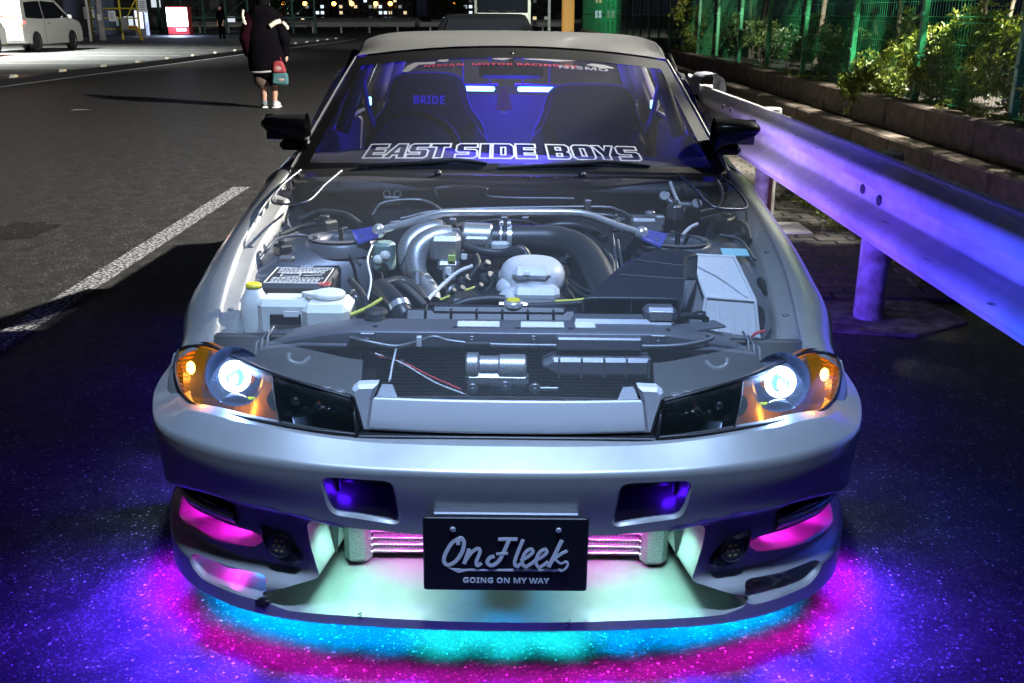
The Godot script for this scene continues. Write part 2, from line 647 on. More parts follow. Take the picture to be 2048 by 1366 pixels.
func sheet(x0: float, x1: float, z0: float, z1: float, y: float) -> Geo:
	var g := Geo.new()
	g.quad(Vector3(x0, y, z0), Vector3(x1, y, z0), Vector3(x1, y, z1), Vector3(x0, y, z1), Vector3.UP)
	return g

func build_ground() -> void:
	struct("road", sheet(-300, 300, -500, 60, 0), M.asphalt)
	# painted bay line beside the car, worn
	var g := Geo.new()
	g.quad(Vector3(-2.335, 0.004, -8.15), Vector3(-2.195, 0.004, -8.15), Vector3(-2.195, 0.004, 1.0), Vector3(-2.335, 0.004, 1.0), Vector3.UP)
	struct("road_marking", g, M.paint_line)
	# cracks and oil stains in the asphalt
	var road: Node3D = get_node("road")
	for q in [[Vector3(-7.5, 0.003, -9.0), Vector3(-3.2, 0.003, -7.2)], [Vector3(-6.0, 0.003, -13.5), Vector3(-4.6, 0.003, -5.5)]]:
		g = Geo.new()
		var prev: Vector3 = q[0]
		var side: Vector3 = (q[1] - q[0]).cross(Vector3.UP).normalized()
		var steps := 26
		var wob := 0.0
		var ww := 0.004
		for k in range(1, steps + 1):
			wob += rng.randf_range(-0.05, 0.05)
			var p: Vector3 = q[0].lerp(q[1], float(k) / steps) + side * wob
			var w2 := rng.randf_range(0.002, 0.006)
			g.quad(prev - side * ww, prev + side * ww, p + side * w2, p - side * w2, Vector3.UP)
			prev = p
			ww = w2
		part("crack", g, M.joint, road)
	for q in [[Vector3(-3.3, 0.0025, -6.4), 0.22], [Vector3(-1.75, 0.0025, -1.75), 0.13], [Vector3(1.35, 0.0025, -1.55), 0.12], [Vector3(-4.1, 0.0025, -4.6), 0.16]]:
		g = Geo.new()
		var edge_pts := []
		for k in 18:
			edge_pts.append(q[0] + Vector3(cos(TAU * k / 18.0), 0, sin(TAU * k / 18.0) * 1.4) * q[1] * rng.randf_range(0.75, 1.15))
		for k in 18:
			g.flat(q[0], edge_pts[k], edge_pts[(k + 1) % 18], Vector3.UP)
		part("oil_stain", g, M.oil, road)
	# car park on the left: a slightly lighter deck behind a low kerb
	var a := Vector3(-10.45, 0, -17.0)
	var b := Vector3(-9.0, 0, -57.0)
	g = Geo.new()
	g.quad(a + Vector3(0, 0.10, 0), b + Vector3(0, 0.10, 0), Vector3(-70, 0.10, -57), Vector3(-70, 0.10, -17), Vector3.UP)
	struct("car_park", g, M.lot)
	g = Geo.new()
	var d := (b - a).normalized()
	g.box((a + b) * 0.5 + Vector3(0, 0.06, 0), Vector3(0.18, 0.12, a.distance_to(b)), 0.015, Basis.looking_at(d, Vector3.UP))
	struct("kerb", g, M.bay_dark)  # near-black colour carries the shade on the kerb's road face
	g = Geo.new()
	var s := Vector3(0.16, 0, 0)
	g.quad(a + s + Vector3(0, 0.004, 0), a + s * 1.8 + Vector3(0, 0.004, 0), b + s * 1.8 + Vector3(0, 0.004, 0), b + s + Vector3(0, 0.004, 0), Vector3.UP)
	struct("edge_line", g, M.white_line)
	# painted bay lines on the car park
	for i in 8:
		g = Geo.new()
		var z := -22.0 - i * 2.6
		g.quad(Vector3(-15.6, 0.104, z), Vector3(-10.6, 0.104, z), Vector3(-10.6, 0.104, z - 0.14), Vector3(-15.6, 0.104, z - 0.14), Vector3.UP)
		struct("bay_marking", g, M.white_line)
	# reflector blocks along the kerb
	var blk := Geo.new()
	blk.prism(PackedVector2Array([Vector2(-0.11, 0), Vector2(0.11, 0), Vector2(0.06, 0.055), Vector2(-0.06, 0.055)]), Transform3D(Basis(Vector3.UP, PI / 2), Vector3(0.05, 0, 0)), 0.10, 0.008)
	var first: Node3D
	for i in 16:
		var t := (3.9 + 2.15 * i) / a.distance_to(b)
		var p := a.lerp(b, t) + Vector3(-0.01, 0.122, 0)
		var nth: String = ["nearest the picture's left edge", "second", "third", "fourth", "fifth", "sixth", "seventh", "eighth", "ninth", "tenth", "eleventh", "twelfth", "thirteenth", "fourteenth", "fifteenth", "farthest"][i]
		var label := "cream reflector block on the dark kerb, " + nth + ("" if i == 0 else " along it from the left")
		if first == null:
			first = thing("reflector_block", label, "kerb block", p, 0.0, "reflector blocks along the car park kerb")
			part("block", blk, M.cream, first)
			var eye := Geo.new()
			eye.box(Vector3(0.052, 0.03, 0), Vector3(0.006, 0.022, 0.10), 0.002)
			part("reflector", eye, M.yellow_cap, first)
		else:
			copy(first, "reflector_block", label, p)

func build_rail_side() -> void:
	# pavement of small blocks behind the rail
	var base := sheet(1.42, 3.46, -60.0, -4.70, 0.008)
	struct("pavement", base, M.joint)
	var pav: Node3D = get_node("pavement")
	var kinds := []
	for i in 4:
		var g := Geo.new()
		g.box(Vector3.ZERO, Vector3(0.193, 0.03, 0.094), 0.006)
		kinds.append(g.mesh(M["paver%d" % i]))
	var many := []
	var count := 0
	for r in 170:
		var z := -4.75 - r * 0.1
		for k in 10:
			var x := 1.52 + k * 0.2 + (0.1 if r % 2 else 0.0)
			if x > 3.4:
				continue
			var y := 0.014 + rng.randf_range(-0.0025, 0.0025)
			var kind := rng.randi() % 4
			var xf := Transform3D(Basis(Vector3(0, 1, 0), rng.randf_range(-0.012, 0.012)) * Basis(Vector3(1, 0, 0), rng.randf_range(-0.02, 0.02)), Vector3(x, y, z))
			if count < 300 and r < 52 and x < 2.75:
				var o := MeshInstance3D.new()
				o.mesh = kinds[kind]
				o.transform = xf
				o.name = "paver" if count == 0 else "paver_%03d" % count
				pav.add_child(o)
				count += 1
			else:
				many.append(xf)
	var mm := MultiMesh.new()
	mm.transform_format = MultiMesh.TRANSFORM_3D
	mm.mesh = kinds[1]
	mm.instance_count = many.size()
	for i in many.size():
		mm.set_instance_transform(i, many[i])
	var mi := MultiMeshInstance3D.new()
	mi.multimesh = mm
	put("paving", mi, pav).set_meta("kind", "stuff")
	# one pale slab let into the blocks
	var sl := Geo.new()
	sl.box(Vector3(1.80, 0.022, -6.37), Vector3(0.30, 0.03, 0.34), 0.008)
	part("paver_slab", sl, M.cream, pav)
	# two retaining kerbs, stepped, made of stone lengths
	for low in [true, false]:
		var w := Geo.new()
		if low:
			w.box(Vector3(3.62, 0.06, -33), Vector3(0.30, 0.12, 58), 0.01)
		else:
			w.box(Vector3(4.0, 0.18, -33), Vector3(0.44, 0.36, 58), 0.01)
		var root := thing("kerb_wall", "lower stained kerb stones at the back of the paving" if low else "upper stained kerb stones holding the planted bed behind the lower kerb", "kerb wall", Vector3.ZERO, 0.0)
		part("footing", w, M.kerb, root)
		var lens := 1.0
		for i in 52:
			var z0 := -4.0 - i * lens * 1.0
			var st := Geo.new()
			var j := rng.randf_range(-0.006, 0.006)
			if low:
				st.box(Vector3(3.53 + j, 0.155, z0 - 0.5), Vector3(0.22, 0.31, 0.985), 0.018)
			else:
				st.box(Vector3(3.85 + j, 0.32, z0 - 0.5), Vector3(0.22, 0.50, 0.985), 0.018)
			part("stone", st, M.kerb, root)
	struct("soil_bed", sheet(3.94, 12.0, -62, -3.5, 0.50), M.soil)
	# guard rail: one W beam on round posts; in two lengths that overlap at a bolted splice
	var rail := thing("guard_rail", "white W-beam guard rail beside the car, washed violet by its lights", "guard rail")
	var prof := [Vector2(0.0, 0.80), Vector2(-0.012, 0.815), Vector2(-0.03, 0.812), Vector2(-0.05, 0.785), Vector2(-0.085, 0.755), Vector2(-0.088, 0.72), Vector2(-0.06, 0.685), Vector2(-0.012, 0.655), Vector2(-0.005, 0.62), Vector2(-0.012, 0.585), Vector2(-0.06, 0.555), Vector2(-0.088, 0.52), Vector2(-0.085, 0.485), Vector2(-0.05, 0.455), Vector2(-0.03, 0.428), Vector2(-0.012, 0.425), Vector2(0.0, 0.44)]
	for seg in [[0.6, -7.28, 0.0], [-6.95, -11.3, -0.006], [-11.0, -15.3, 0.0]]:
		var g := Geo.new()
		var rows := []
		var back := []
		var steps := 26
		for i in steps + 1:
			var z := lerpf(seg[0], seg[1], float(i) / steps)
			var row := PackedVector3Array()
			var row2 := PackedVector3Array()
			for p in curve(prof, 3):
				var w := 0.0012 * sin(z * 3.1 + p.y * 9.0)
				row.append(Vector3(rail_x(z) + p.x + seg[2] + w, p.y - 0.005, z))
				row2.append(Vector3(rail_x(z) + p.x + seg[2] + w + 0.004, p.y - 0.005, z))
			rows.append(row)
			back.append(row2)
		g.grid(rows)
		g.grid(back)
		for e in [0, steps]:
			for k in rows[e].size() - 1:
				g.quad(rows[e][k], rows[e][k + 1], back[e][k + 1], back[e][k])
		part("beam", g, M.rail, rail)
	for z in [-2.15, -4.42, -6.6, -8.75, -10.9, -13.1, -15.2]:
		var g := Geo.new()
		var x := rail_x(z) + 0.085
		g.cyl(Vector3(x, -0.1, z), Vector3(x, 0.79, z), 0.07, 20, 0.008)
		var post := part("post", g, M.rail_old, rail)
		g = Geo.new()
		g.box(Vector3(x - 0.075, 0.62, z), Vector3(0.03, 0.16, 0.08), 0.006)
		part("bracket", g, M.rail_old, post)
		if z < -6 and z > -7:
			g = Geo.new()
			g.box(Vector3(x + 0.02, 0.25, z + 0.0665), Vector3(0.03, 0.5, 0.006), 0.002)
			part("rust_stain", g, M.rust, post)
	for z in [-6.99, -7.24]:
		for y in [0.74, 0.50]:
			var g := Geo.new()
			g.cyl(Vector3(rail_x(z) - 0.086, y, z), Vector3(rail_x(z) - 0.104, y, z), 0.016, 12, 0.004)
			part("bolt", g, M.scuff, rail)
	for z in [-4.42, -4.2]:
		var g := Geo.new()
		g.cyl(Vector3(rail_x(z) + 0.01, 0.625 - (z + 4.42) * 0.06, z), Vector3(rail_x(z) - 0.016, 0.625 - (z + 4.42) * 0.06, z), 0.024, 14, 0.004)
		part("bolt", g, M.scuff, rail)
	for s in [[-3.6, 0.70, 0.10], [-4.9, 0.745, 0.06], [-5.3, 0.76, 0.05], [-3.4, 0.54, 0.07], [-3.9, 0.57, 0.12], [-2.9, 0.52, 0.05], [-4.65, 0.53, 0.04]]:
		var g := Geo.new()
		var x := rail_x(s[0])
		var dx: float = -0.089 if absf(s[1] - 0.735) < 0.03 or absf(s[1] - 0.505) < 0.04 else -0.062
		g.tube([Vector3(x + dx, s[1], s[0]), Vector3(x + dx - 0.001, s[1] - 0.003, s[0] - s[2] * 0.5), Vector3(x + dx, s[1] - 0.006, s[0] - s[2])], [0.0008, 0.002, 0.0006], 5)
		part("scuff_mark", g, M.scuff, rail)
	# worn pad of concrete round the near post
	var pad := Geo.new()
	pad.prism(rounded([Vector2(-0.3, -0.22), Vector2(0.1, -0.3), Vector2(0.42, -0.1), Vector2(0.36, 0.28), Vector2(-0.05, 0.34), Vector2(-0.34, 0.1)], 0.03), Transform3D(Basis(Vector3(1, 0, 0), -PI / 2), Vector3(1.72, 0.016, -4.45)), 0.03, 0.006)
	struct("concrete_pad", pad, M.concrete)

func rail_x(z: float) -> float:
	return 1.58 + 0.05 * sm(-2.0, -7.0, z) - 0.13 * sm(-7.0, -14.0, z)

func leaf_rosette() -> ArrayMesh:
	# five pointed leaves round a twig end
	var g := Geo.new()
	for i in 5:
		var b := Basis(Vector3.UP, TAU * i / 5.0 + 0.3 * i) * Basis(Vector3(1, 0, 0), -0.5 - 0.12 * (i % 3))
		var w := 0.0125
		var l := 0.062 - 0.008 * (i % 2)
		var p := b * Vector3(0, 0, 0.004)
		var q := b * Vector3(w, 0.004, l * 0.5)
		var r := b * Vector3(0, -0.004, l)
		var s := b * Vector3(-w, 0.004, l * 0.5)
		g.flat(p, q, r, Vector3.UP); g.flat(p, r, s, Vector3.UP)
	return g.mesh(M.leaf)

var rosette: ArrayMesh

func foliage(called: String, parent: Node3D, lumps: Array, count: int, size: float, greens: Array, seed_: int) -> void:
	# lumps: [centre, radii]; twig ends spread through the volume, denser towards the outside, in tufts
	var r := RandomNumberGenerator.new()
	r.seed = seed_
	var mm := MultiMesh.new()
	mm.transform_format = MultiMesh.TRANSFORM_3D
	mm.use_colors = true
	mm.mesh = rosette
	mm.instance_count = count
	var tufts := []
	for i in maxi(1, count / 14):
		var l: Array = lumps[r.randi() % lumps.size()]
		var d := Vector3(r.randfn(), r.randfn(), r.randfn()).normalized()
		var rad := pow(r.randf(), 0.42)
		tufts.append([l[0] + d * l[1] * rad, d, r.randf()])
	for i in count:
		var t: Array = tufts[i / 14 % tufts.size()]
		var p: Vector3 = t[0] + Vector3(r.randfn(), r.randfn() * 0.8, r.randfn()) * 0.065 * size
		var up: Vector3 = (t[1] + Vector3(r.randfn(), r.randfn() + 1.0, r.randfn()) * 0.5).normalized()
		var side := up.cross(Vector3(r.randfn(), r.randfn(), r.randfn())).normalized()
		var k := size * r.randf_range(0.6, 1.5)
		mm.set_instance_transform(i, Transform3D(Basis(side, up, side.cross(up)) * k, p))
		var c: Color = greens[int(t[2] * greens.size()) % greens.size()]
		var v := r.randf_range(0.75, 1.25)
		mm.set_instance_color(i, Color(c.r * v, c.g * v, c.b * v))
	var mi := MultiMeshInstance3D.new()
	mi.multimesh = mm
	put(called, mi, parent).set_meta("kind", "stuff")

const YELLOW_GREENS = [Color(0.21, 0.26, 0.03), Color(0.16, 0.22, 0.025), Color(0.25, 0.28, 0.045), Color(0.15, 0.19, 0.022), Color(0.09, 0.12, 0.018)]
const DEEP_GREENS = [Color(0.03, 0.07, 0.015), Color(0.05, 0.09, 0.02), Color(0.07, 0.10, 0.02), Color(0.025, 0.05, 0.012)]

func shrub(at: Vector3, w: float, h: float, count: int, label: String, greens: Array, seed_: int) -> void:
	var root := thing("shrub", label, "shrub", at, 0.0, "shrubs planted along the green fence")
	var r := RandomNumberGenerator.new()
	r.seed = seed_ * 31
	var lumps := []
	for i in 6:
		var a := TAU * i / 6.0 + r.randf()
		var q := Vector3(cos(a) * w * r.randf_range(0.2, 0.65), h * r.randf_range(0.22, 0.72), sin(a) * w * r.randf_range(0.2, 0.65))
		lumps.append([q, Vector3(w * 0.45, h * 0.3, w * 0.45) * r.randf_range(0.7, 1.15)])
		var g := Geo.new()
		g.tube([Vector3(cos(a) * 0.03, -0.03, sin(a) * 0.03), q * Vector3(0.4, 0.5, 0.4) + Vector3(r.randf_range(-0.05, 0.05), 0, 0), q], [0.012, 0.009, 0.004], 5)
		part("stem", g, M.bark, root)
	foliage("foliage", root, lumps, count, 1.0, greens, seed_)

func tree(at: Vector3, lean: Vector3, h: float, stems: int, crown_r: float, count: int, label: String, seed_: int, greens: Array, low := true) -> void:
	var root := thing("tree", label, "tree", at, 0.0, "slender trees behind the green fence")
	var r := RandomNumberGenerator.new()
	r.seed = seed_
	var lumps := []
	for i in stems:
		var a := TAU * i / stems + r.randf() * 0.8
		var foot := Vector3(cos(a), 0, sin(a)) * (0.0 if stems == 1 else 0.09)
		var top := lean * h + Vector3(cos(a) * 0.35 * (0.0 if stems == 1 else 1.0), h * r.randf_range(0.8, 1.0), sin(a) * 0.35)
		var mid := foot.lerp(top, 0.5) + Vector3(r.randf_range(-0.12, 0.12), 0, r.randf_range(-0.12, 0.12))
		var rad := 0.055 if stems == 1 else (0.034 if stems < 5 else 0.022)
		var g := Geo.new()
		g.tube(curve([foot + Vector3(0, -0.05, 0), mid, top], 5), range(11).map(func(k): return rad * (1.0 - 0.065 * k)), 8)
		var trunk := part("trunk", g, M.bark, root)
		for b in 3:
			var t := r.randf_range(0.35, 0.85)
			var s := foot.lerp(mid, t * 2.0) if t < 0.5 else mid.lerp(top, t * 2.0 - 1.0)
			var e := s + Vector3(r.randfn() * 0.3, r.randf_range(0.25, 0.6), r.randfn() * 0.3)
			g = Geo.new()
			g.tube([s, s.lerp(e, 0.5) + Vector3(0, 0.04, 0), e], [rad * 0.5, rad * 0.35, rad * 0.15], 6)
			part("branch", g, M.bark, trunk)
			if low:
				lumps.append([e + Vector3(0, 0.1, 0), Vector3.ONE * crown_r * r.randf_range(0.3, 0.5)])
		lumps.append([top, Vector3(crown_r, crown_r * 0.7, crown_r) * r.randf_range(0.5, 0.8)])
	foliage("crown", root, lumps, count, 1.25, greens, seed_ + 5)

func build_planting() -> void:
	rosette = leaf_rosette()
	# green welded wire fence
	var root := thing("wire_fence", "green welded wire fence on posts above the stepped kerbs", "fence")
	var panel := Geo.new()
	for i in 30:
		var z := -0.05 - i * 0.0640
		panel.tube([Vector3(0, 0.04, z), Vector3(0, 1.80, z)], 0.0018, 4, false)
	for k in 10:
		var y := 0.06 + k * 0.19
		panel.tube([Vector3(0.005, y, -0.02), Vector3(0.005, y, -1.96)], 0.0024, 4, false)
		if k % 4 == 0:
			panel.tube([Vector3(-0.005, y + 0.05, -0.02), Vector3(-0.005, y + 0.05, -1.96)], 0.0033, 4, false)
	var pm := panel.mesh(M.fence)
	var pg := Geo.new()
	pg.box(Vector3(0, 0.93, 0), Vector3(0.06, 1.9, 0.06), 0.006)
	var post := pg.mesh(M.fence)
	var clipg := Geo.new()
	for y in [0.12, 0.5, 0.9, 1.3, 1.7]:
		clipg.box(Vector3(-0.036, y, 0), Vector3(0.016, 0.03, 0.07), 0.003)
	var clipm := clipg.mesh(M.fence)
	for i in 27:
		var z := -6.0 - i * 2.0 + 2.0
		var x := 4.02
		var p := MeshInstance3D.new()
		p.mesh = post
		put("post", p, root)
		p.position = Vector3(x, 0.48, z)
		var k := MeshInstance3D.new()
		k.mesh = clipm
		put("clips", k, p).set_meta("kind", "stuff")
		var w := MeshInstance3D.new()
		w.mesh = pm
		put("wire_panel", w, root).set_meta("kind", "stuff")
		w.position = Vector3(x - 0.035, 0.48, z)
	# shrubs: in front of the fence foot, between and behind it
	var n := 0
	var spots := [
		[Vector3(4.45, 0.5, -10.0), 0.78, 0.95, 2600, "bright yellow green shrub right behind the fence post nearest the middle of the lit bed", 0],
		[Vector3(4.55, 0.5, -8.55), 0.78, 0.85, 2600, "bright leafy shrub behind the wire beside the second lit fence post", 0],
		[Vector3(4.5, 0.5, -7.3), 0.8, 0.80, 2400, "leafy shrub behind the fence at the picture's edge, in half shade", 0],
		[Vector3(3.98, 0.5, -11.0), 0.40, 0.36, 800, "low bright shrub spilling over the upper kerb before the fence", 0],
		[Vector3(4.0, 0.5, -7.05), 0.38, 0.32, 700, "small shrub over the kerb at the foot of the nearest fence post", 0],
		[Vector3(4.6, 0.5, -11.6), 0.7, 0.85, 1100, "shrub in half shade left of the brightest leaves", 0],
		[Vector3(4.7, 0.5, -13.4), 0.8, 0.8, 900, "dark shrub in the shade behind the fence, first beyond the lit ones", 1],
		[Vector3(4.8, 0.5, -15.6), 0.9, 0.9, 900, "dark shrub deeper in the shade behind the fence", 1],
		[Vector3(4.6, 0.5, -18.5), 1.0, 1.0, 900, "broad dark shrub behind the fence near the crouching person", 1],
		[Vector3(4.45, 0.5, -23.0), 0.95, 1.25, 1300, "lit green shrub by the fence close above the car roof corner", 0],
		[Vector3(4.9, 0.5, -27.0), 1.1, 1.2, 900, "lit shrub farther along the fence behind the car roof corner", 0],
		[Vector3(5.6, 0.5, -9.4), 0.9, 0.9, 1000, "shrub in the second row behind the lit shrubs", 0],
		[Vector3(4.5, 0.5, -5.9), 0.9, 1.0, 1000, "leafy shrub beside the fence just outside the picture", 1],
	]
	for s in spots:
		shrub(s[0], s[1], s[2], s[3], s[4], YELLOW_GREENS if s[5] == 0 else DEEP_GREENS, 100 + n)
		n += 1
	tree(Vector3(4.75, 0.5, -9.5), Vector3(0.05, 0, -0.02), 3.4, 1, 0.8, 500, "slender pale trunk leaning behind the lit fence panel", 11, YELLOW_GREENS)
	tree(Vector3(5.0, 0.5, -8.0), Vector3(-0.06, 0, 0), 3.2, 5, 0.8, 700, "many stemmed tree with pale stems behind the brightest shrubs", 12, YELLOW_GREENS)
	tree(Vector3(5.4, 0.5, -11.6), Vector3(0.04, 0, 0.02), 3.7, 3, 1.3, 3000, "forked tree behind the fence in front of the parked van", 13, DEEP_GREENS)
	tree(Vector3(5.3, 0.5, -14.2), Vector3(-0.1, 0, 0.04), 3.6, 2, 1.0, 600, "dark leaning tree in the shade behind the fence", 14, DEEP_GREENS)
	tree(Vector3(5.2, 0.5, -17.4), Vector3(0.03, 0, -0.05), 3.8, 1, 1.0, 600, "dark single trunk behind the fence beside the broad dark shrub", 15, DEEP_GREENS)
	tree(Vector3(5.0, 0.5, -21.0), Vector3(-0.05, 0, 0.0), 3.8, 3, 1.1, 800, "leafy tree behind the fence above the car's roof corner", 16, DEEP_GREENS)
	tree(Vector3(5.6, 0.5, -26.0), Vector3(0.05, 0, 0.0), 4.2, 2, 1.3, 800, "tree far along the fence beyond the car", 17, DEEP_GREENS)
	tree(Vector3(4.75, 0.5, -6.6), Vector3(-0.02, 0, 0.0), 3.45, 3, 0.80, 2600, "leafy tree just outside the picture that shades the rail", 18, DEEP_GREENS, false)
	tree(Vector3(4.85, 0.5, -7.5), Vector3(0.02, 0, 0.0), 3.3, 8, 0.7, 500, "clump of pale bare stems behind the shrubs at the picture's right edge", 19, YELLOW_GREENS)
	tree(Vector3(5.3, 0.5, -8.7), Vector3(-0.02, 0, 0.0), 3.5, 7, 0.7, 500, "clump of pale thin stems behind the second lit fence post", 20, YELLOW_GREENS)
	# weeds in the joints
	var weeds := Node3D.new()
	weeds.name = "weeds"
	add_child(weeds)
	weeds.set_meta("kind", "stuff")
	tag(weeds, "sparse weeds along the kerb foot and under the guard rail", "weeds")
	var lumps := []
	for i in 26:
		lumps.append([Vector3(2.2 + rng.randf_range(-0.05, 0.05), 0.02, -4.9 - i * 0.11), Vector3(0.03, 0.02, 0.06)])
	for i in 20:
		lumps.append([Vector3(3.9 + rng.randf_range(-0.05, 0.1), 0.55, -6.4 - i * 0.5), Vector3(0.12, 0.05, 0.2)])
	lumps.append([Vector3(3.40, 0.06, -10.4), Vector3(0.05, 0.09, 0.06)])
	lumps.append([Vector3(3.40, 0.06, -10.4), Vector3(0.05, 0.09, 0.06)])
	foliage("leaves", weeds, lumps, 900, 0.6, YELLOW_GREENS, 900)

func wheel(parent: Node3D, at: Vector3, r: float, w: float, spokes := 7) -> Node3D:
	# at: hub centre; the axle lies along x, outside face towards the sign of at.x
	var s := signf(at.x)
	var root := Node3D.new()
	put("wheel", root, parent)
	root.position = at
	var x := Basis(Vector3(0, 0, 1), -PI / 2 * s)
	var g := Geo.new()
	g.lathe([Vector2(r * 0.68, -w * 0.5), Vector2(r * 0.9, -w * 0.5), Vector2(r * 0.98, -w * 0.42), Vector2(r, -w * 0.25), Vector2(r, w * 0.25), Vector2(r * 0.98, w * 0.42), Vector2(r * 0.9, w * 0.5), Vector2(r * 0.68, w * 0.48)], Transform3D(x, Vector3.ZERO), 28)
	part("tyre", g, M.tyre, root)
	g = Geo.new()
	g.lathe([Vector2(r * 0.7, w * 0.49), Vector2(r * 0.66, w * 0.44), Vector2(r * 0.62, w * 0.1), Vector2(r * 0.62, -w * 0.45)], Transform3D(x, Vector3.ZERO), 28)
	g.cyl(x * Vector3(0, w * 0.1, 0), x * Vector3(0, w * 0.40, 0), r * 0.16, 14, 0.01)
	for i in spokes:
		var a := TAU * i / spokes
		var d := Vector3(cos(a), 0, sin(a))
		var tt := Vector3(-sin(a), 0, cos(a))
		g.box(x * (d * r * 0.4 + Vector3(0, w * 0.36, 0)), Vector3(r * 0.54, w * 0.08, r * 0.11), 0.008, x * Basis(d, Vector3.UP, d.cross(Vector3.UP)))
	part("rim", g, M.alu, root)
	g = Geo.new()
	g.cyl(x * Vector3(0, -w * 0.02, 0), x * Vector3(0, w * 0.06, 0), r * 0.62, 24)
	part("painted_hub_shade", g, M.trim, root)  # dark disc paints in the shade behind the spokes
	return root

func side_window(body: Node3D, poly: Array, half: float, tum: float, belt: float, top: float, m: Material) -> void:
	for s in [-1.0, 1.0]:
		var g := Geo.new()
		var p := rounded(poly, 0.06, 3)
		var f := func(a: float, b: float) -> Vector3:
			return Vector3(s * (half + 0.006 - tum * clampf((b - belt) / (top - belt), 0.0, 1.0)), b, a)
		var lo := Vector2(1e9, 1e9)
		var hi := -lo
		for q in p:
			lo = lo.min(q)
			hi = hi.max(q)
		g.patch(f, lo, hi, 6, 3, p)
		part("side_window", g, m, body)

func loft_body(profile: Array, half: float, tum: float, belt: float, top: float) -> Geo:
	# profile (z, y) swept across, pinched at the sides and leaning in above the belt line
	var g := Geo.new()
	var p := rounded(profile, 0.12, 4)
	var mid := Vector2.ZERO
	for q in p:
		mid += q / p.size()
	var rows := []
	var ks := [[-1.0, 0.05], [-0.99, 0.025], [-0.96, 0.008], [-0.88, 0.0], [-0.4, -0.006], [0.0, -0.008], [0.4, -0.006], [0.88, 0.0], [0.96, 0.008], [0.99, 0.025], [1.0, 0.05]]
	for k in ks:
		var row := PackedVector3Array()
		for q in p:
			var e: Vector2 = q + (mid - q).normalized() * float(k[1])
			var lean := tum * clampf((e.y - belt) / (top - belt), 0.0, 1.0)
			row.append(Vector3(k[0] * (half - lean), e.y, e.x))
		rows.append(row)
	g.grid(rows, true)
	var t := Geometry2D.triangulate_polygon(p)
	for e in [0, ks.size() - 1]:
		for i in range(0, t.size(), 3):
			g.flat(rows[e][t[i]], rows[e][t[i + 1]], rows[e][t[i + 2]], Vector3(ks[e][0], 0, 0))
	return g

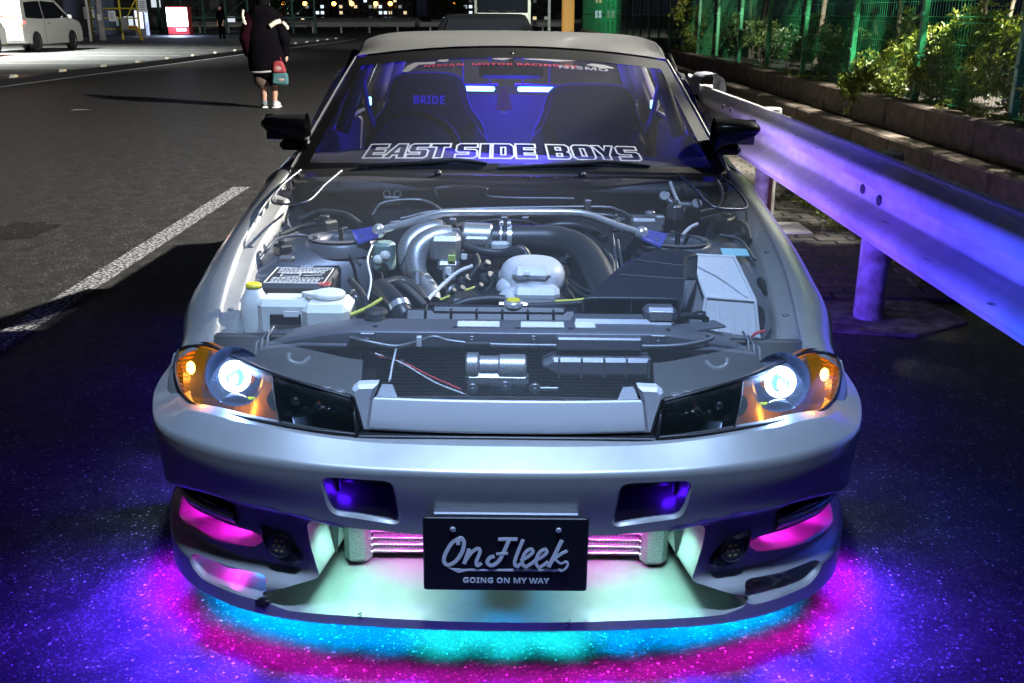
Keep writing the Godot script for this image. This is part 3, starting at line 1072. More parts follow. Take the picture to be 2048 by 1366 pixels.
func minivan(label: String, at: Vector3, turn: float, lit: bool) -> Node3D:
	# nose towards -z
	var root := thing("parked_van", label, "van", at, turn)
	var prof := [Vector2(2.40, 0.32), Vector2(2.42, 0.75), Vector2(2.36, 1.10), Vector2(2.12, 1.80), Vector2(0.9, 1.87), Vector2(-0.55, 1.78), Vector2(-1.55, 1.12), Vector2(-2.25, 0.98), Vector2(-2.42, 0.75), Vector2(-2.42, 0.28), Vector2(-1.0, 0.24), Vector2(1.2, 0.24)]
	part("body", loft_body(prof, 0.91, 0.13, 1.05, 1.85), M.white_car, root)
	side_window(root, [Vector2(2.05, 1.14), Vector2(1.92, 1.64), Vector2(0.75, 1.70), Vector2(0.75, 1.10)], 0.91, 0.13, 1.05, 1.85, M.dark_glass)
	side_window(root, [Vector2(0.68, 1.10), Vector2(0.68, 1.70), Vector2(-0.42, 1.66), Vector2(-1.30, 1.13)], 0.91, 0.13, 1.05, 1.85, M.dark_glass)
	var g := Geo.new()
	g.prism(rounded([Vector2(-0.76, 1.14), Vector2(0.76, 1.14), Vector2(0.69, 1.68), Vector2(-0.69, 1.68)], 0.08), Transform3D(Basis(Vector3(1, 0, 0), -0.33), Vector3(0, 0.125, 2.76)), 0.25, 0.01)
	part("rear_window", g, glow(0.5, 0.0, 0.01, 0.22) if lit else M.dark_glass, root)  # red emission stands in for tail light reflected in the pane
	g = Geo.new()
	g.box(Vector3(0, 0.72, 2.43), Vector3(0.42, 0.2, 0.02), 0.005)
	part("rear_plate_recess", g, M.grey_plastic, root)
	g = Geo.new()
	g.box(Vector3(0, 0.38, 2.43), Vector3(1.7, 0.03, 0.02), 0.004)
	part("bumper_seam", g, M.trim, root)
	for s in [-1.0, 1.0]:
		g = Geo.new()
		g.box(Vector3(s * 0.70, 1.0, 2.40), Vector3(0.40, 0.14, 0.07), 0.03)
		part("tail_light", g, glow(1.0, 0.33, 0.06, 14.0 if lit else 0.0), root)
		g = Geo.new()
		g.box(Vector3(s * 0.895, 1.0, 2.25), Vector3(0.05, 0.12, 0.26), 0.02)
		part("side_lamp", g, glow(1.0, 0.02, 0.01, 1.5 if lit else 0.0), root)
		g = Geo.new()
		g.box(Vector3(s * 0.80, 0.86, -2.2), Vector3(0.16, 0.14, 0.28), 0.03)
		part("headlight", g, glow(1.0, 0.45, 0.15, 1.6 if lit else 0.0), root)
		g = Geo.new()
		g.ball(Vector3(s * 1.02, 1.14, -1.12), Vector3(0.10, 0.09, 0.06), 10, 8)
		part("mirror", g, M.white_car, root)
		for z in [1.45, -1.45]:
			g = Geo.new()
			g.cyl(Vector3(s * 0.84, 0.34, z), Vector3(s * 0.918, 0.34, z), 0.36, 24)
			part("wheel_arch", g, M.trim, root)
			wheel(root, Vector3(s * 0.83, 0.33, z), 0.33, 0.20, 7)
		g = Geo.new()
		g.tube([Vector3(s * 0.68, 1.87, 1.6), Vector3(s * 0.68, 1.91, 1.3), Vector3(s * 0.68, 1.92, -0.1), Vector3(s * 0.68, 1.86, -0.3)], 0.014, 6)
		part("roof_rail", g, M.steel, root)
		g = Geo.new()
		g.box(Vector3(s * 0.914, 0.95, 0.35), Vector3(0.02, 0.03, 0.16), 0.006)
		part("door_handle", g, M.chrome, root)
		g = Geo.new()
		g.box(Vector3(s * 0.911, 0.7, 0.72), Vector3(0.006, 0.8, 0.012))
		part("door_seam", g, M.trim, root)
	if lit:
		omni("tail_glow", root, Vector3(0.75, 1.0, 2.62), Color(1.0, 0.45, 0.2), 0.9, 0.1)
		omni("added_rear_glow", root, Vector3(-0.3, 1.0, 2.7), Color(1.0, 0.3, 0.1), 0.4, 0.1)  # added red fill behind the tailgate, outside the cabin
	return root

func sport_utility(label: String, at: Vector3, turn: float) -> Node3D:
	var root := thing("parked_car", label, "car", at, turn)
	var prof := [Vector2(2.2, 0.38), Vector2(2.25, 0.8), Vector2(2.15, 1.12), Vector2(1.85, 1.62), Vector2(0.4, 1.70), Vector2(-0.3, 1.6), Vector2(-0.95, 1.12), Vector2(-2.05, 1.02), Vector2(-2.3, 0.8), Vector2(-2.28, 0.36), Vector2(-1.0, 0.30), Vector2(1.2, 0.30)]
	part("body", loft_body(prof, 0.9, 0.14, 1.05, 1.68), M.white_car, root)
	side_window(root, [Vector2(1.75, 1.12), Vector2(1.55, 1.5), Vector2(0.5, 1.54), Vector2(-0.2, 1.46), Vector2(-0.72, 1.1)], 0.9, 0.14, 1.05, 1.68, M.dark_glass)
	for s in [-1.0, 1.0]:
		for z in [1.35, -1.38]:
			var g := Geo.new()
			g.cyl(Vector3(s * 0.82, 0.4, z), Vector3(s * 0.91, 0.4, z), 0.43, 24)
			part("wheel_arch", g, M.trim, root)
			wheel(root, Vector3(s * 0.82, 0.36, z), 0.36, 0.22, 8)
		var g := Geo.new()
		g.box(Vector3(s * 0.66, 0.86, -2.2), Vector3(0.4, 0.12, 0.1), 0.03)
		part("headlight", g, M.chrome, root)
	return root

func signboard(called: String, label: String, at: Vector3, w: float, h: float, lit := 0.0) -> void:
	var g := Geo.new()
	g.box(Vector3.ZERO, Vector3(w, h, 0.04), 0.008)
	var root := thing(called, label, "sign", at)
	part("board", g, glow(0.8, 0.85, 1.0, lit) if lit > 0.0 else M.white_label, root)
	for i in 5:
		g = Geo.new()
		g.box(Vector3(0, h * (0.3 - 0.15 * i), 0.023), Vector3(w * (0.7 - 0.1 * (i % 2)), h * 0.05, 0.004))
		part("text_line", g, M.bay_dark, root)

func far_rail(label: String, x0: float, x1: float, z: float, step: float, lift := 0.0) -> void:
	var root := thing("far_guard_rail", label, "guard rail", Vector3(0, lift, z), 0.0, "guard rails across the far end of the lot")
	var g := Geo.new()
	var rows := []
	for x in [x0, x1]:
		var row := PackedVector3Array()
		for p in [Vector2(0, 0.78), Vector2(0.05, 0.72), Vector2(0.08, 0.66), Vector2(0.02, 0.6), Vector2(0.08, 0.52), Vector2(0.05, 0.45), Vector2(0, 0.42)]:
			row.append(Vector3(x, p.y, p.x))
		rows.append(row)
	g.grid(rows)
	part("beam", g, M.rail_old, root)
	var x := x0 + 0.8
	while x < x1:
		g = Geo.new()
		g.cyl(Vector3(x, 0, -0.08), Vector3(x, 0.74, -0.08), 0.07, 8)
		part("post", g, M.rail, root)
		x += step

func building(called: String, label: String, at: Vector3, size: Vector3, m: Material, cols: int, rows: int, lit: Array, seed_: int) -> void:
	var r := RandomNumberGenerator.new()
	r.seed = seed_
	var root := thing(called, label, "building", at)
	var g := Geo.new()
	g.box(Vector3(0, size.y * 0.5, 0), size, 0.05)
	part("wall", g, m, root)
	g = Geo.new()
	g.box(Vector3(0, size.y + 0.15, 0), Vector3(size.x + 0.3, 0.3, size.z + 0.3), 0.03)
	part("roof", g, M.wall_dark, root)
	for i in cols:
		for j in rows:
			var w := size.x / cols
			var h := size.y / rows
			g = Geo.new()
			var p := Vector3(-size.x * 0.5 + (i + 0.5) * w, (j + 0.5) * h, size.z * 0.5 + 0.02)
			g.box(p, Vector3(w * 0.62, h * 0.5, 0.06), 0.01)
			var k := r.randf()
			part("window", g, lit[int(k * lit.size())], root)
			if j == 0 or i % 3 == 0:
				g = Geo.new()
				g.box(p - Vector3(0, h * 0.28, -0.02), Vector3(w * 0.7, h * 0.05, 0.1), 0.01)
				part("sill", g, M.wall_mid, root)

func build_left_side() -> void:
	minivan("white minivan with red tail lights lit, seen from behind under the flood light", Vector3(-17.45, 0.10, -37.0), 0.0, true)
	sport_utility("white car cut off by the picture's edge, one alloy wheel showing", Vector3(-17.35, 0.10, -31.0), 0.0)
	minivan("white van parked behind the fence and trees on the right", Vector3(10.2, 0.0, -15.0), PI / 2, false)
	# poles
	var g := Geo.new()
	g.tube([Vector3(0, 0, 0), Vector3(0, 9, 0)], [0.17, 0.13], 16)
	var root := thing("utility_pole", "thick grey utility pole right of the white minivan", "pole", Vector3(-20.45, 0, -51.0))
	part("pole", g, M.wall_pale, root)
	g = Geo.new()
	g.box(Vector3(0.02, 1.2, 0.16), Vector3(0.2, 0.3, 0.03), 0.01)
	part("number_plate", g, M.white_label, root)
	g = Geo.new()
	g.tube([Vector3(0, 0, 0), Vector3(0, 7, 0)], [0.07, 0.05], 12)
	root = thing("lamp_pole", "thin white pole between the minivan and the thick grey pole", "pole", Vector3(-20.3, 0, -49.2))
	part("pole", g, M.rail, root)
	g = Geo.new()
	g.cyl(Vector3(0, 0, 0), Vector3(0, 0.08, 0), 0.14, 12, 0.01)
	part("base_plate", g, M.rail_old, root)
	g = Geo.new()
	g.tube([Vector3(0, 0, 0), Vector3(0, 6, 0)], [0.05, 0.035], 10)
	root = thing("yellow_pole", "thin pole with yellow foot rising behind the minivan's roof", "pole", Vector3(-21.6, 0, -43.5))
	part("pole", g, M.galv, root)
	g = Geo.new()
	g.cyl(Vector3(0, 0.0, 0), Vector3(0, 2.15, 0), 0.075, 12, 0.01)
	part("sleeve", g, M.yellow, root)
	# yellow gate and barrier
	root = thing("gate_frame", "yellow tube gate with cross rails in front of the dark sheds", "gate", Vector3(0, 0, -52.5))
	for x in [-21.5, -20.0, -19.1]:
		g = Geo.new()
		g.cyl(Vector3(x, 0, 0), Vector3(x, 2.25, 0), 0.055, 10)
		part("post", g, M.yellow, root)
	for y in [0.62, 1.15, 1.62, 2.15]:
		g = Geo.new()
		g.cyl(Vector3(-21.5, y, 0.06), Vector3(-19.1, y, 0.06), 0.035, 8)
		part("rail", g, M.yellow, root)
	g = Geo.new()
	g.cyl(Vector3(-20.0, 0.6, 0.08), Vector3(-19.1, 2.1, 0.08), 0.03, 8)
	part("brace", g, M.yellow, root)
	root = thing("barrier_stand", "ochre crank shaped barrier stand right of the yellow gate", "barrier", Vector3(-18.7, 0.0, -51.0))
	g = Geo.new()
	g.tube([Vector3(-0.5, 0.75, 0), Vector3(0, 0.75, 0), Vector3(0.25, 0.05, 0)], 0.07, 8)
	part("arm", g, M.ochre, root)
	g = Geo.new()
	g.box(Vector3(-0.55, 0.9, 0), Vector3(0.3, 0.6, 0.25), 0.02)
	part("box", g, M.wall_pale, root)
	signboard("notice_board", "tall white notice board on the yellow gate's right post", Vector3(-18.75, 1.75, -52.3), 0.42, 0.62, 0.12)
	signboard("notice_board", "white notice sheet hung in the middle of the yellow gate", Vector3(-20.35, 1.25, -52.3), 0.36, 0.5, 0.12)
	signboard("notice_board", "white notice board behind the thin white pole", Vector3(-22.2, 1.4, -54.0), 0.55, 0.6, 0.08)
	# vending machine
	root = thing("vending_machine", "glowing white vending machine with a red lower panel", "vending machine", Vector3(-22.35, 0, -69.0))
	g = Geo.new()
	g.box(Vector3(0, 0.92, 0), Vector3(1.45, 1.8, 0.75), 0.03)
	part("cabinet", g, mat(0.55, 0.05, 0.05, 0.4), root)
	g = Geo.new()
	g.box(Vector3(-0.02, 1.16, 0.385), Vector3(1.38, 1.18, 0.03), 0.02)
	part("lit_screen", g, glow(0.72, 0.80, 1.0, 9.0), root)
	g = Geo.new()
	g.box(Vector3(0.2, 0.32, 0.385), Vector3(0.7, 0.18, 0.03), 0.01)
	part("hatch", g, M.white_label, root)
	g = Geo.new()
	g.box(Vector3(0.55, 0.50, 0.385), Vector3(0.2, 0.1, 0.03), 0.01)
	part("coin_panel", g, M.steel, root)
	omni("vending_light", root, Vector3(0, 1.2, 0.75), Color(0.72, 0.8, 1.0), 16.0, 0.4)
	root = thing("vending_machine", "narrow pale lit machine left of the glowing vending machine", "vending machine", Vector3(-24.2, 0, -67.0))
	g = Geo.new()
	g.box(Vector3(0, 0.85, 0), Vector3(0.7, 1.7, 0.7), 0.03)
	part("cabinet", g, M.wall_pale, root)
	g = Geo.new()
	g.box(Vector3(0, 1.0, 0.36), Vector3(0.5, 1.1, 0.03), 0.01)
	part("lit_screen", g, glow(0.75, 0.8, 1.0, 1.6), root)
	# dark sheds behind
	building("shed", "long dark ribbed shed behind the white minivan", Vector3(-44, 0, -66), Vector3(34, 7, 8), M.wall_dark, 15, 2, [M.wall_dark, M.wall_dark, M.wall_mid, M.wall_dark], 3)
	building("shed", "dark shed with open bays behind the vending machine", Vector3(-36.0, 0, -92), Vector3(25, 9, 8), M.wall_dark, 20, 6, [M.wall_dark, M.wall_dark, M.wall_dark, glow(0.4, 0.7, 0.7, 0.12), M.wall_mid, glow(0.8, 0.9, 1.0, 0.8)], 4)
	# steel frame in front of the second shed
	root = thing("steel_frame", "dark green steel frame with cross braces behind the vending machine", "steel frame", Vector3(-22, 0, -74))
	for i in 8:
		g = Geo.new()
		g.box(Vector3(-3.4 + i * 1.6, 3.5, 0), Vector3(0.16, 7, 0.16), 0.01)
		part("column", g, mat(0.03, 0.08, 0.07, 0.6), root)
	for y in [1.1, 2.4, 4.5]:
		g = Geo.new()
		g.box(Vector3(2.2, y, 0.1), Vector3(11.4, 0.12, 0.1), 0.01)
		part("beam", g, mat(0.04, 0.09, 0.08, 0.6), root)
	for i in 7:
		g = Geo.new()
		g.cyl(Vector3(-3.4 + i * 1.6, 1.1, 0.12), Vector3(-1.8 + i * 1.6, 2.4, 0.12), 0.03, 6)
		part("brace", g, mat(0.04, 0.09, 0.08, 0.6), root)

func build_far_side() -> void:
	far_rail("long white guard rail across the far end of the lot, nearest of the far rails", -24.0, -7.2, -76.0, 2.1)
	far_rail("white guard rail behind the black car's roof, at the far end of the lot", -6.9, 4.0, -76.3, 2.1)
	far_rail("farther white rail seen above the first, left of the gap", -27.0, -9.2, -104.0, 2.6)
	far_rail("farther white rail seen above the first, right of the gap", -8.2, 7.0, -104.0, 2.6)
	var g := Geo.new()
	# pale low walls beyond the rails
	var labels := ["low pale wall left of the dark round tree", "low pale wall between the dark tree and the gap in the rails"]
	for i in 2:
		g = Geo.new()
		g.box(Vector3(0, 0.45, 0), Vector3([5.2, 12.0][i], 0.9, 0.3), 0.03)
		var w := thing("low_wall", labels[i], "wall", Vector3([-27.5, -16.5][i], 0, -116))
		part("wall", g, M.wall_pale, w)
		g = Geo.new()
		g.box(Vector3(0, 0.93, 0), Vector3([5.3, 12.1][i], 0.08, 0.42), 0.02)
		part("coping", g, M.wall_mid, w)
	# black car parked behind, only its roof seen
	var root := thing("parked_car", "black car parked directly behind, only its roof and windscreen showing", "car", Vector3(-0.42, 0, -16.6))
	var prof := [Vector2(-2.1, 0.3), Vector2(-2.15, 0.8), Vector2(-1.9, 0.98), Vector2(-1.15, 1.30), Vector2(0.1, 1.375), Vector2(0.65, 1.33), Vector2(1.25, 0.95), Vector2(2.1, 0.78), Vector2(2.25, 0.55), Vector2(2.2, 0.22), Vector2(1.0, 0.2), Vector2(-1.0, 0.2)]
	part("body", loft_body(prof, 0.85, 0.22, 0.92, 1.37), M.dark_car, root)
	g = Geo.new()
	g.prism(rounded([Vector2(-0.66, 0), Vector2(0.66, 0), Vector2(0.56, 0.58), Vector2(-0.56, 0.58)], 0.05), Transform3D(Basis(Vector3(1, 0, 0), -1.0), Vector3(0, 0.99, 1.235)), 0.1, 0.005)
	part("windscreen", g, M.dark_glass, root)
	for s in [-1.0, 1.0]:
		wheel(root, Vector3(s * 0.78, 0.31, 1.3), 0.31, 0.2)
		wheel(root, Vector3(s * 0.78, 0.31, -1.35), 0.31, 0.2)
		g = Geo.new()
		g.box(Vector3(s * 0.6, 0.66, 2.14), Vector3(0.36, 0.12, 0.14), 0.03)
		part("headlight", g, M.chrome, root)
	# bus
	root = thing("coach", "cream and white coach with a dark windscreen parked at the far end", "bus", Vector3(-0.42, 0, -50.0))
	g = Geo.new()
	g.box(Vector3(0, 1.75, 0), Vector3(2.5, 2.9, 8.5), 0.14)
	part("body", g, M.bus, root)
	g = Geo.new()
	g.box(Vector3(0, 2.2, 4.24), Vector3(2.25, 1.6, 0.08), 0.03)
	part("windscreen", g, M.dark_glass, root)
	g = Geo.new()
	g.box(Vector3(0, 0.98, 4.25), Vector3(2.3, 0.05, 0.06), 0.01)
	part("front_stripe", g, M.dark_car, root)
	g = Geo.new()
	g.box(Vector3(0, 0.42, 4.27), Vector3(2.48, 0.36, 0.12), 0.05)
	part("bumper", g, M.rail, root)
	for s in [-1.0, 1.0]:
		g = Geo.new()
		g.box(Vector3(s * 0.95, 0.72, 4.27), Vector3(0.34, 0.2, 0.08), 0.03)
		part("headlight", g, M.chrome, root)
		g = Geo.new()
		g.box(Vector3(s * 1.42, 2.0, 4.35), Vector3(0.18, 0.4, 0.12), 0.03)
		part("mirror", g, M.trim, root)
		wheel(root, Vector3(s * 1.13, 0.45, 2.6), 0.45, 0.26)
		g = Geo.new()
		g.tube([Vector3(s * 0.15, 1.45, 4.3), Vector3(s * 0.6, 1.5, 4.3)], 0.015, 5)
		part("wiper", g, M.trim, root)
	# ochre box post and white pole before the fence end
	root = thing("box_post", "ochre yellow box post between the coach and the green fence", "post", Vector3(1.52, 0, -28.0))
	g = Geo.new()
	g.box(Vector3(0, 1.1, 0), Vector3(0.34, 2.2, 0.3), 0.02)
	part("cabinet", g, M.ochre, root)
	g = Geo.new()
	g.box(Vector3(0, 1.2, 0.155), Vector3(0.24, 1.3, 0.012), 0.004)
	part("door_panel", g, M.ochre, root)
	root = thing("pole", "thin white pole right of the coach", "pole", Vector3(2.1, 0, -58.0))
	g = Geo.new()
	g.tube([Vector3.ZERO, Vector3(0, 7, 0)], [0.09, 0.07], 10)
	part("pole", g, M.rail, root)
	# far shore: blocks with lit windows, orange lamps, trees
	var lit := [M.wall_dark, M.wall_dark, M.wall_mid, glow(1.0, 0.8, 0.45, 0.9), M.wall_dark, glow(0.7, 0.85, 1.0, 1.4), M.wall_mid, M.dark_glass, glow(0.8, 0.95, 0.8, 0.25), M.dark_glass]
	var far := [[-40.0, 16.0, 9.0, "far building with scattered green white windows above the person with the bag", 18, 9], [-24.0, 13.0, 12.0, "far building with white lit windows right of the dark round tree", 15, 12], [-10.0, 10.0, 8.0, "dark far building with few lit windows left of the coach", 11, 8], [2.0, 9.0, 8.0, "pale far building with a lit band behind the coach", 9, 7], [14.0, 14.0, 10.0, "far dark building behind the fence trees", 6, 4], [-62.0, 22.0, 10.0, "far block behind the steel frame", 12, 6]]
	var k := 0
	for f in far:
		building("far_building", f[3], Vector3(f[0], 0, -185.0), Vector3(f[1], f[2], 8), M.wall_mid if k % 2 else M.wall_dark, f[4], f[5], lit, 40 + k)
		k += 1
	var lx := [-33.2, -30.1, -25.9, -23.3, -19.8, -17.7, -8.2]
	var say := ["leftmost orange street lamp across the water, above the green signal", "orange street lamp across the water just left of the dark round tree", "orange street lamp just right of the dark round tree", "orange street lamp second to the right of the dark round tree", "orange street lamp third to the right of the dark round tree", "orange street lamp fourth to the right of the dark round tree", "dim orange lamp alone left of the coach"]
	for i in lx.size():
		root = thing("street_lamp", say[i], "street lamp", Vector3(lx[i], 0, -150), 0.0, "orange lamps across the water")
		g = Geo.new()
		g.cyl(Vector3.ZERO, Vector3(0, 2.7, 0), 0.06, 8)
		part("pole", g, M.wall_dark, root)
		g = Geo.new()
		g.ball(Vector3(0, 2.72, 0), Vector3(0.32, 0.30, 0.32), 12, 8)
		part("lamp_bulb", g, glow(1.0, 0.36, 0.05, 16.0 if i < 6 else 4.0), root)
		if i < 6:
			omni("lamp_light", root, Vector3(0, 2.72, 0), Color(1.0, 0.62, 0.2), 14.0, 0.2)
	root = thing("traffic_signal", "small green traffic signal glowing among the orange lamps", "traffic light", Vector3(-32.5, 0, -148))
	g = Geo.new()
	g.box(Vector3(0, 2.1, 0), Vector3(0.9, 0.36, 0.2), 0.03)
	part("signal_box", g, M.trim, root)
	g = Geo.new()
	g.ball(Vector3(0.1, 2.1, 0.12), Vector3(0.22, 0.22, 0.1), 12, 8)
	part("green_lamp", g, glow(0.2, 1.0, 0.75, 9.0), root)
	g = Geo.new()
	g.cyl(Vector3.ZERO, Vector3(0, 2.0, 0), 0.06, 8)
	part("pole", g, M.wall_dark, root)
	# dark trees at the water's edge
	for t in [[Vector3(-21.6, 0, -98), 1.8, 3.6, "dark round tree at the water's edge among the orange lamps"], [Vector3(-30.5, 0, -99), 1.6, 3.2, "dark tree above the person with the bag"], [Vector3(-7.0, 0, -120), 1.5, 3.0, "small dark tree left of the coach at the far shore"]]:
		root = thing("far_tree", t[3], "tree", t[0])
		g = Geo.new()
		g.tube([Vector3.ZERO, Vector3(0.1, t[2] * 0.6, 0)], [0.16, 0.1], 8)
		part("trunk", g, M.bark, root)
		var lumps := []
		for i in 7:
			lumps.append([Vector3(rng.randf_range(-0.7, 0.7) * t[1], t[2] * rng.randf_range(0.45, 1.0), rng.randf_range(-0.5, 0.5) * t[1]), Vector3.ONE * t[1] * 0.5])
		foliage("crown", root, lumps, 700, 4.0, DEEP_GREENS, 300 + int(t[2] * 10))

func build_lamps() -> void:
	# street and added lamps that light the place; their poles stand outside the picture
	var root := thing("street_lamp", "tall street lamp behind the fence that lights the shrubs, outside the picture", "street lamp", Vector3(7.4, 0.0, -8.5))
	var g := Geo.new()
	g.tube([Vector3.ZERO, Vector3(0, 6.2, 0)], [0.09, 0.06], 12)
	part("pole", g, M.galv, root)
	g = Geo.new()
	g.box(Vector3(-0.3, 6.25, 0), Vector3(0.9, 0.10, 0.3), 0.03)
	part("lamp_head", g, M.galv, root)
	g = Geo.new()
	g.box(Vector3(-0.4, 6.19, 0), Vector3(0.45, 0.02, 0.2), 0.005)
	part("lamp_panel", g, glow(1.0, 0.9, 0.72, 8.0), root)
	spot("lamp_light", root, Vector3(-0.4, 6.16, 0), Vector3(-12.0, 0.0, -4.5), Color(1.0, 0.985, 0.94), LAMP_E, 56.0, 0.2, 0.10)
	root = thing("flood_light", "flood light on a mast over the left car park, above the picture", "flood light", Vector3(-22.0, 0.1, -31.5))
	g = Geo.new()
	g.tube([Vector3.ZERO, Vector3(0, 9.4, 0)], [0.12, 0.08], 12)
	part("pole", g, M.galv, root)
	g = Geo.new()
	g.box(Vector3(1.0, 9.4, 0), Vector3(2.1, 0.12, 0.4), 0.03)
	part("lamp_head", g, M.galv, root)
	g = Geo.new()
	g.box(Vector3(1.8, 9.33, 0), Vector3(0.4, 0.02, 0.3), 0.005)
	part("lamp_panel", g, glow(0.95, 1.0, 0.98, 10.0), root)
	spot("lamp_light", root, Vector3(1.8, 9.28, 0), Vector3(2.6, 0, -0.8), Color(0.97, 1.0, 0.97), FLOOD_E, 54.0, 1.0, 0.12)
	# added key lamp on an arm over the nose, unseen, lights the bonnet
	root = thing("street_lamp", "added cool white key lamp reaching over the front of the car, above the picture", "street lamp", Vector3(3.0, 0.0, 0.4))
	g = Geo.new()
	g.tube(curve([Vector3.ZERO, Vector3(0, 3.6, 0), Vector3(-0.4, 4.25, -0.4), Vector3(-2.4, 4.45, -1.2)], 6), 0.05, 10)
	part("pole", g, M.galv, root)
	g = Geo.new()
	g.box(Vector3(-2.75, 4.42, -1.33), Vector3(0.8, 0.10, 0.34), 0.03)
	part("lamp_head", g, M.galv, root)
	g = Geo.new()
	g.box(Vector3(-2.95, 4.36, -1.36), Vector3(0.4, 0.02, 0.26), 0.005)
	part("lamp_panel", g, glow(0.7, 0.82, 1.0, 6.0), root)
	spot("lamp_light", root, Vector3(-2.95, 4.33, -1.36), Vector3(-3.02, 0.6, -2.70), Color(0.68, 0.81, 1.0), KEY_E, 17.5, 0.75, 0.16)
	root = thing("flood_light", "added flood light on a mast to light the coach and the fence's far end", "flood light", Vector3(6.6, 0.0, -36.0))  # added lamp, brightens the far rails, the coach and the fence end
	g = Geo.new()
	g.tube([Vector3.ZERO, Vector3(0, 9.4, 0)], [0.12, 0.08], 12)
	part("pole", g, M.galv, root)
	g = Geo.new()
	g.box(Vector3(-2.0, 9.4, 0), Vector3(4.4, 0.12, 0.3), 0.03)
	part("lamp_head", g, M.galv, root)
	g = Geo.new()
	g.box(Vector3(-4.0, 9.33, 0), Vector3(0.4, 0.02, 0.3), 0.005)
	part("lamp_panel", g, glow(0.95, 1.0, 0.98, 10.0), root)
	spot("lamp_light", root, Vector3(-4.0, 9.28, 0), Vector3(-5.5, 0.0, -14.0), Color(0.95, 1.0, 0.95), FAR_E, 50.0, 0.7, 0.12)

const LAMP_E = 900.0
const FLOOD_E = 2600.0
const KEY_E = 42.0
const FAR_E = 420.0

# ---- the car: x across, y up, z towards the nose; its plate hangs at z = 0
const PLAN = [Vector2(0, 0.0), Vector2(0.15, -0.003), Vector2(0.3, -0.014), Vector2(0.42, -0.027), Vector2(0.52, -0.052), Vector2(0.61, -0.092), Vector2(0.70, -0.158), Vector2(0.765, -0.24), Vector2(0.815, -0.36), Vector2(0.845, -0.48), Vector2(0.86, -0.64)]
var plan_pts := PackedVector2Array()
var plan_len := PackedFloat32Array()

func plan_setup() -> void:
	var both := [Vector2(-0.15, -0.003)] + PLAN
	var c := curve(both, 20)
	var run := 0.0
	for i in range(20, c.size()):
		if plan_pts.size():
			run += plan_pts[-1].distance_to(c[i])
		plan_pts.append(c[i])
		plan_len.append(run)

func plan_at(a: float) -> Vector2:
	var lo := 0
	var hi := plan_len.size() - 1
	if a >= plan_len[hi]:
		return plan_pts[hi] + (plan_pts[hi] - plan_pts[hi - 1]).normalized() * (a - plan_len[hi])
	while hi - lo > 1:
		var m := (lo + hi) / 2
		if plan_len[m] <= a:
			lo = m
		else:
			hi = m
	return plan_pts[lo].lerp(plan_pts[hi], (a - plan_len[lo]) / maxf(1e-6, plan_len[hi] - plan_len[lo]))

func nose(s: float, out: float, y: float) -> Vector3:
	# a point at arc length s round the nose, pushed out along the plan's normal
	var a := absf(s)
	var p := plan_at(a)
	var t := (plan_at(a + 0.01) - plan_at(maxf(a - 0.01, 0.0))).normalized()
	var nrm := Vector2(-t.y, t.x)
	if a < 0.011:
		nrm = nrm.lerp(Vector2(0, 1), 1.0 - a / 0.011).normalized()
	var q := p + nrm * out
	return Vector3(q.x * (1.0 if s >= 0.0 else -1.0), y, q.y)

func under_line(a: float) -> float:
	return 0.385 + 0.028 * sm(0.25, 0.55, a) - 0.105 * sm(0.62, 1.12, a)

func bump_y(a: float, v: float) -> float:
	# the bumper's top edge rises under the lamps
	return v if v < 0.50 else 0.50 + (v - 0.50) * (0.0565 + 0.018 * sm(0.25, 0.55, a) - 0.036 * sm(0.64, 0.92, a)) / 0.0565

func bump_out(a: float, y: float) -> float:
	var yl := under_line(a)
	var o := 0.010 * sm(yl, 0.50, y)
	if y > 0.527:
		o -= (y - 0.527) * 1.9
	elif y > 0.515:
		o -= (y - 0.515) * (y - 0.515) / 0.012 * 0.5
	o -= 0.034 * (1.0 - sm(yl - 0.022, yl + 0.004, y)) * sm(0.222, 0.262, y) * sm(0.30, 0.46, a)
	return o

func bump(s: float, y: float) -> Vector3:
	return nose(s, bump_out(absf(s), y), bump_y(absf(s), y))

func hood_edge(z: float) -> Vector3:
	# the seam between bonnet and wing (right side)
	var t := (z + 1.53) / 1.124
	return Vector3(lerpf(0.726, 0.688, t) + 0.05 * sin(PI * clampf(t, 0.0, 1.0)), lerpf(0.886, 0.641, t), z)

const HOOD_FRONT = [Vector3(0, 0.636, -0.118), Vector3(0.16, 0.635, -0.118), Vector3(0.30, 0.631, -0.120), Vector3(0.40, 0.645, -0.142), Vector3(0.50, 0.657, -0.185), Vector3(0.585, 0.660, -0.255), Vector3(0.655, 0.653, -0.335), Vector3(0.688, 0.641, -0.406)]
var hood_front := []

func hood_at(u: float, t: float) -> Vector3:
	# u across (-1 to 1), t from the windscreen (0) to the nose (1)
	if hood_front.is_empty():
		hood_front = curve(HOOD_FRONT, 12)
	var a := absf(u)
	var want := clampf(a, 0.0, 1.0) * 0.688
	var j := 0
	while j < hood_front.size() - 2 and hood_front[j + 1].x < want:
		j += 1
	var k: float = j + clampf((want - hood_front[j].x) / (hood_front[j + 1].x - hood_front[j].x), 0.0, 1.0)
	var f: Vector3 = hood_front[int(k)].lerp(hood_front[mini(int(k) + 1, hood_front.size() - 1)], k - int(k))
	var r := Vector3(0.726 * f.x / 0.688, 0.922 - 0.036 * a * a, -1.27 - 0.26 * a * a)
	var p := r.lerp(f, t)
	p.x += 0.05 * sin(PI * t) * f.x / 0.688
	p.y += 0.058 * sin(PI * pow(t, 1.15)) * (1.0 - pow(a, 2.6)) + 0.006 * sin(PI * t) * (1.0 - a)
	return Vector3(p.x if u >= 0.0 else -p.x, p.y, p.z)

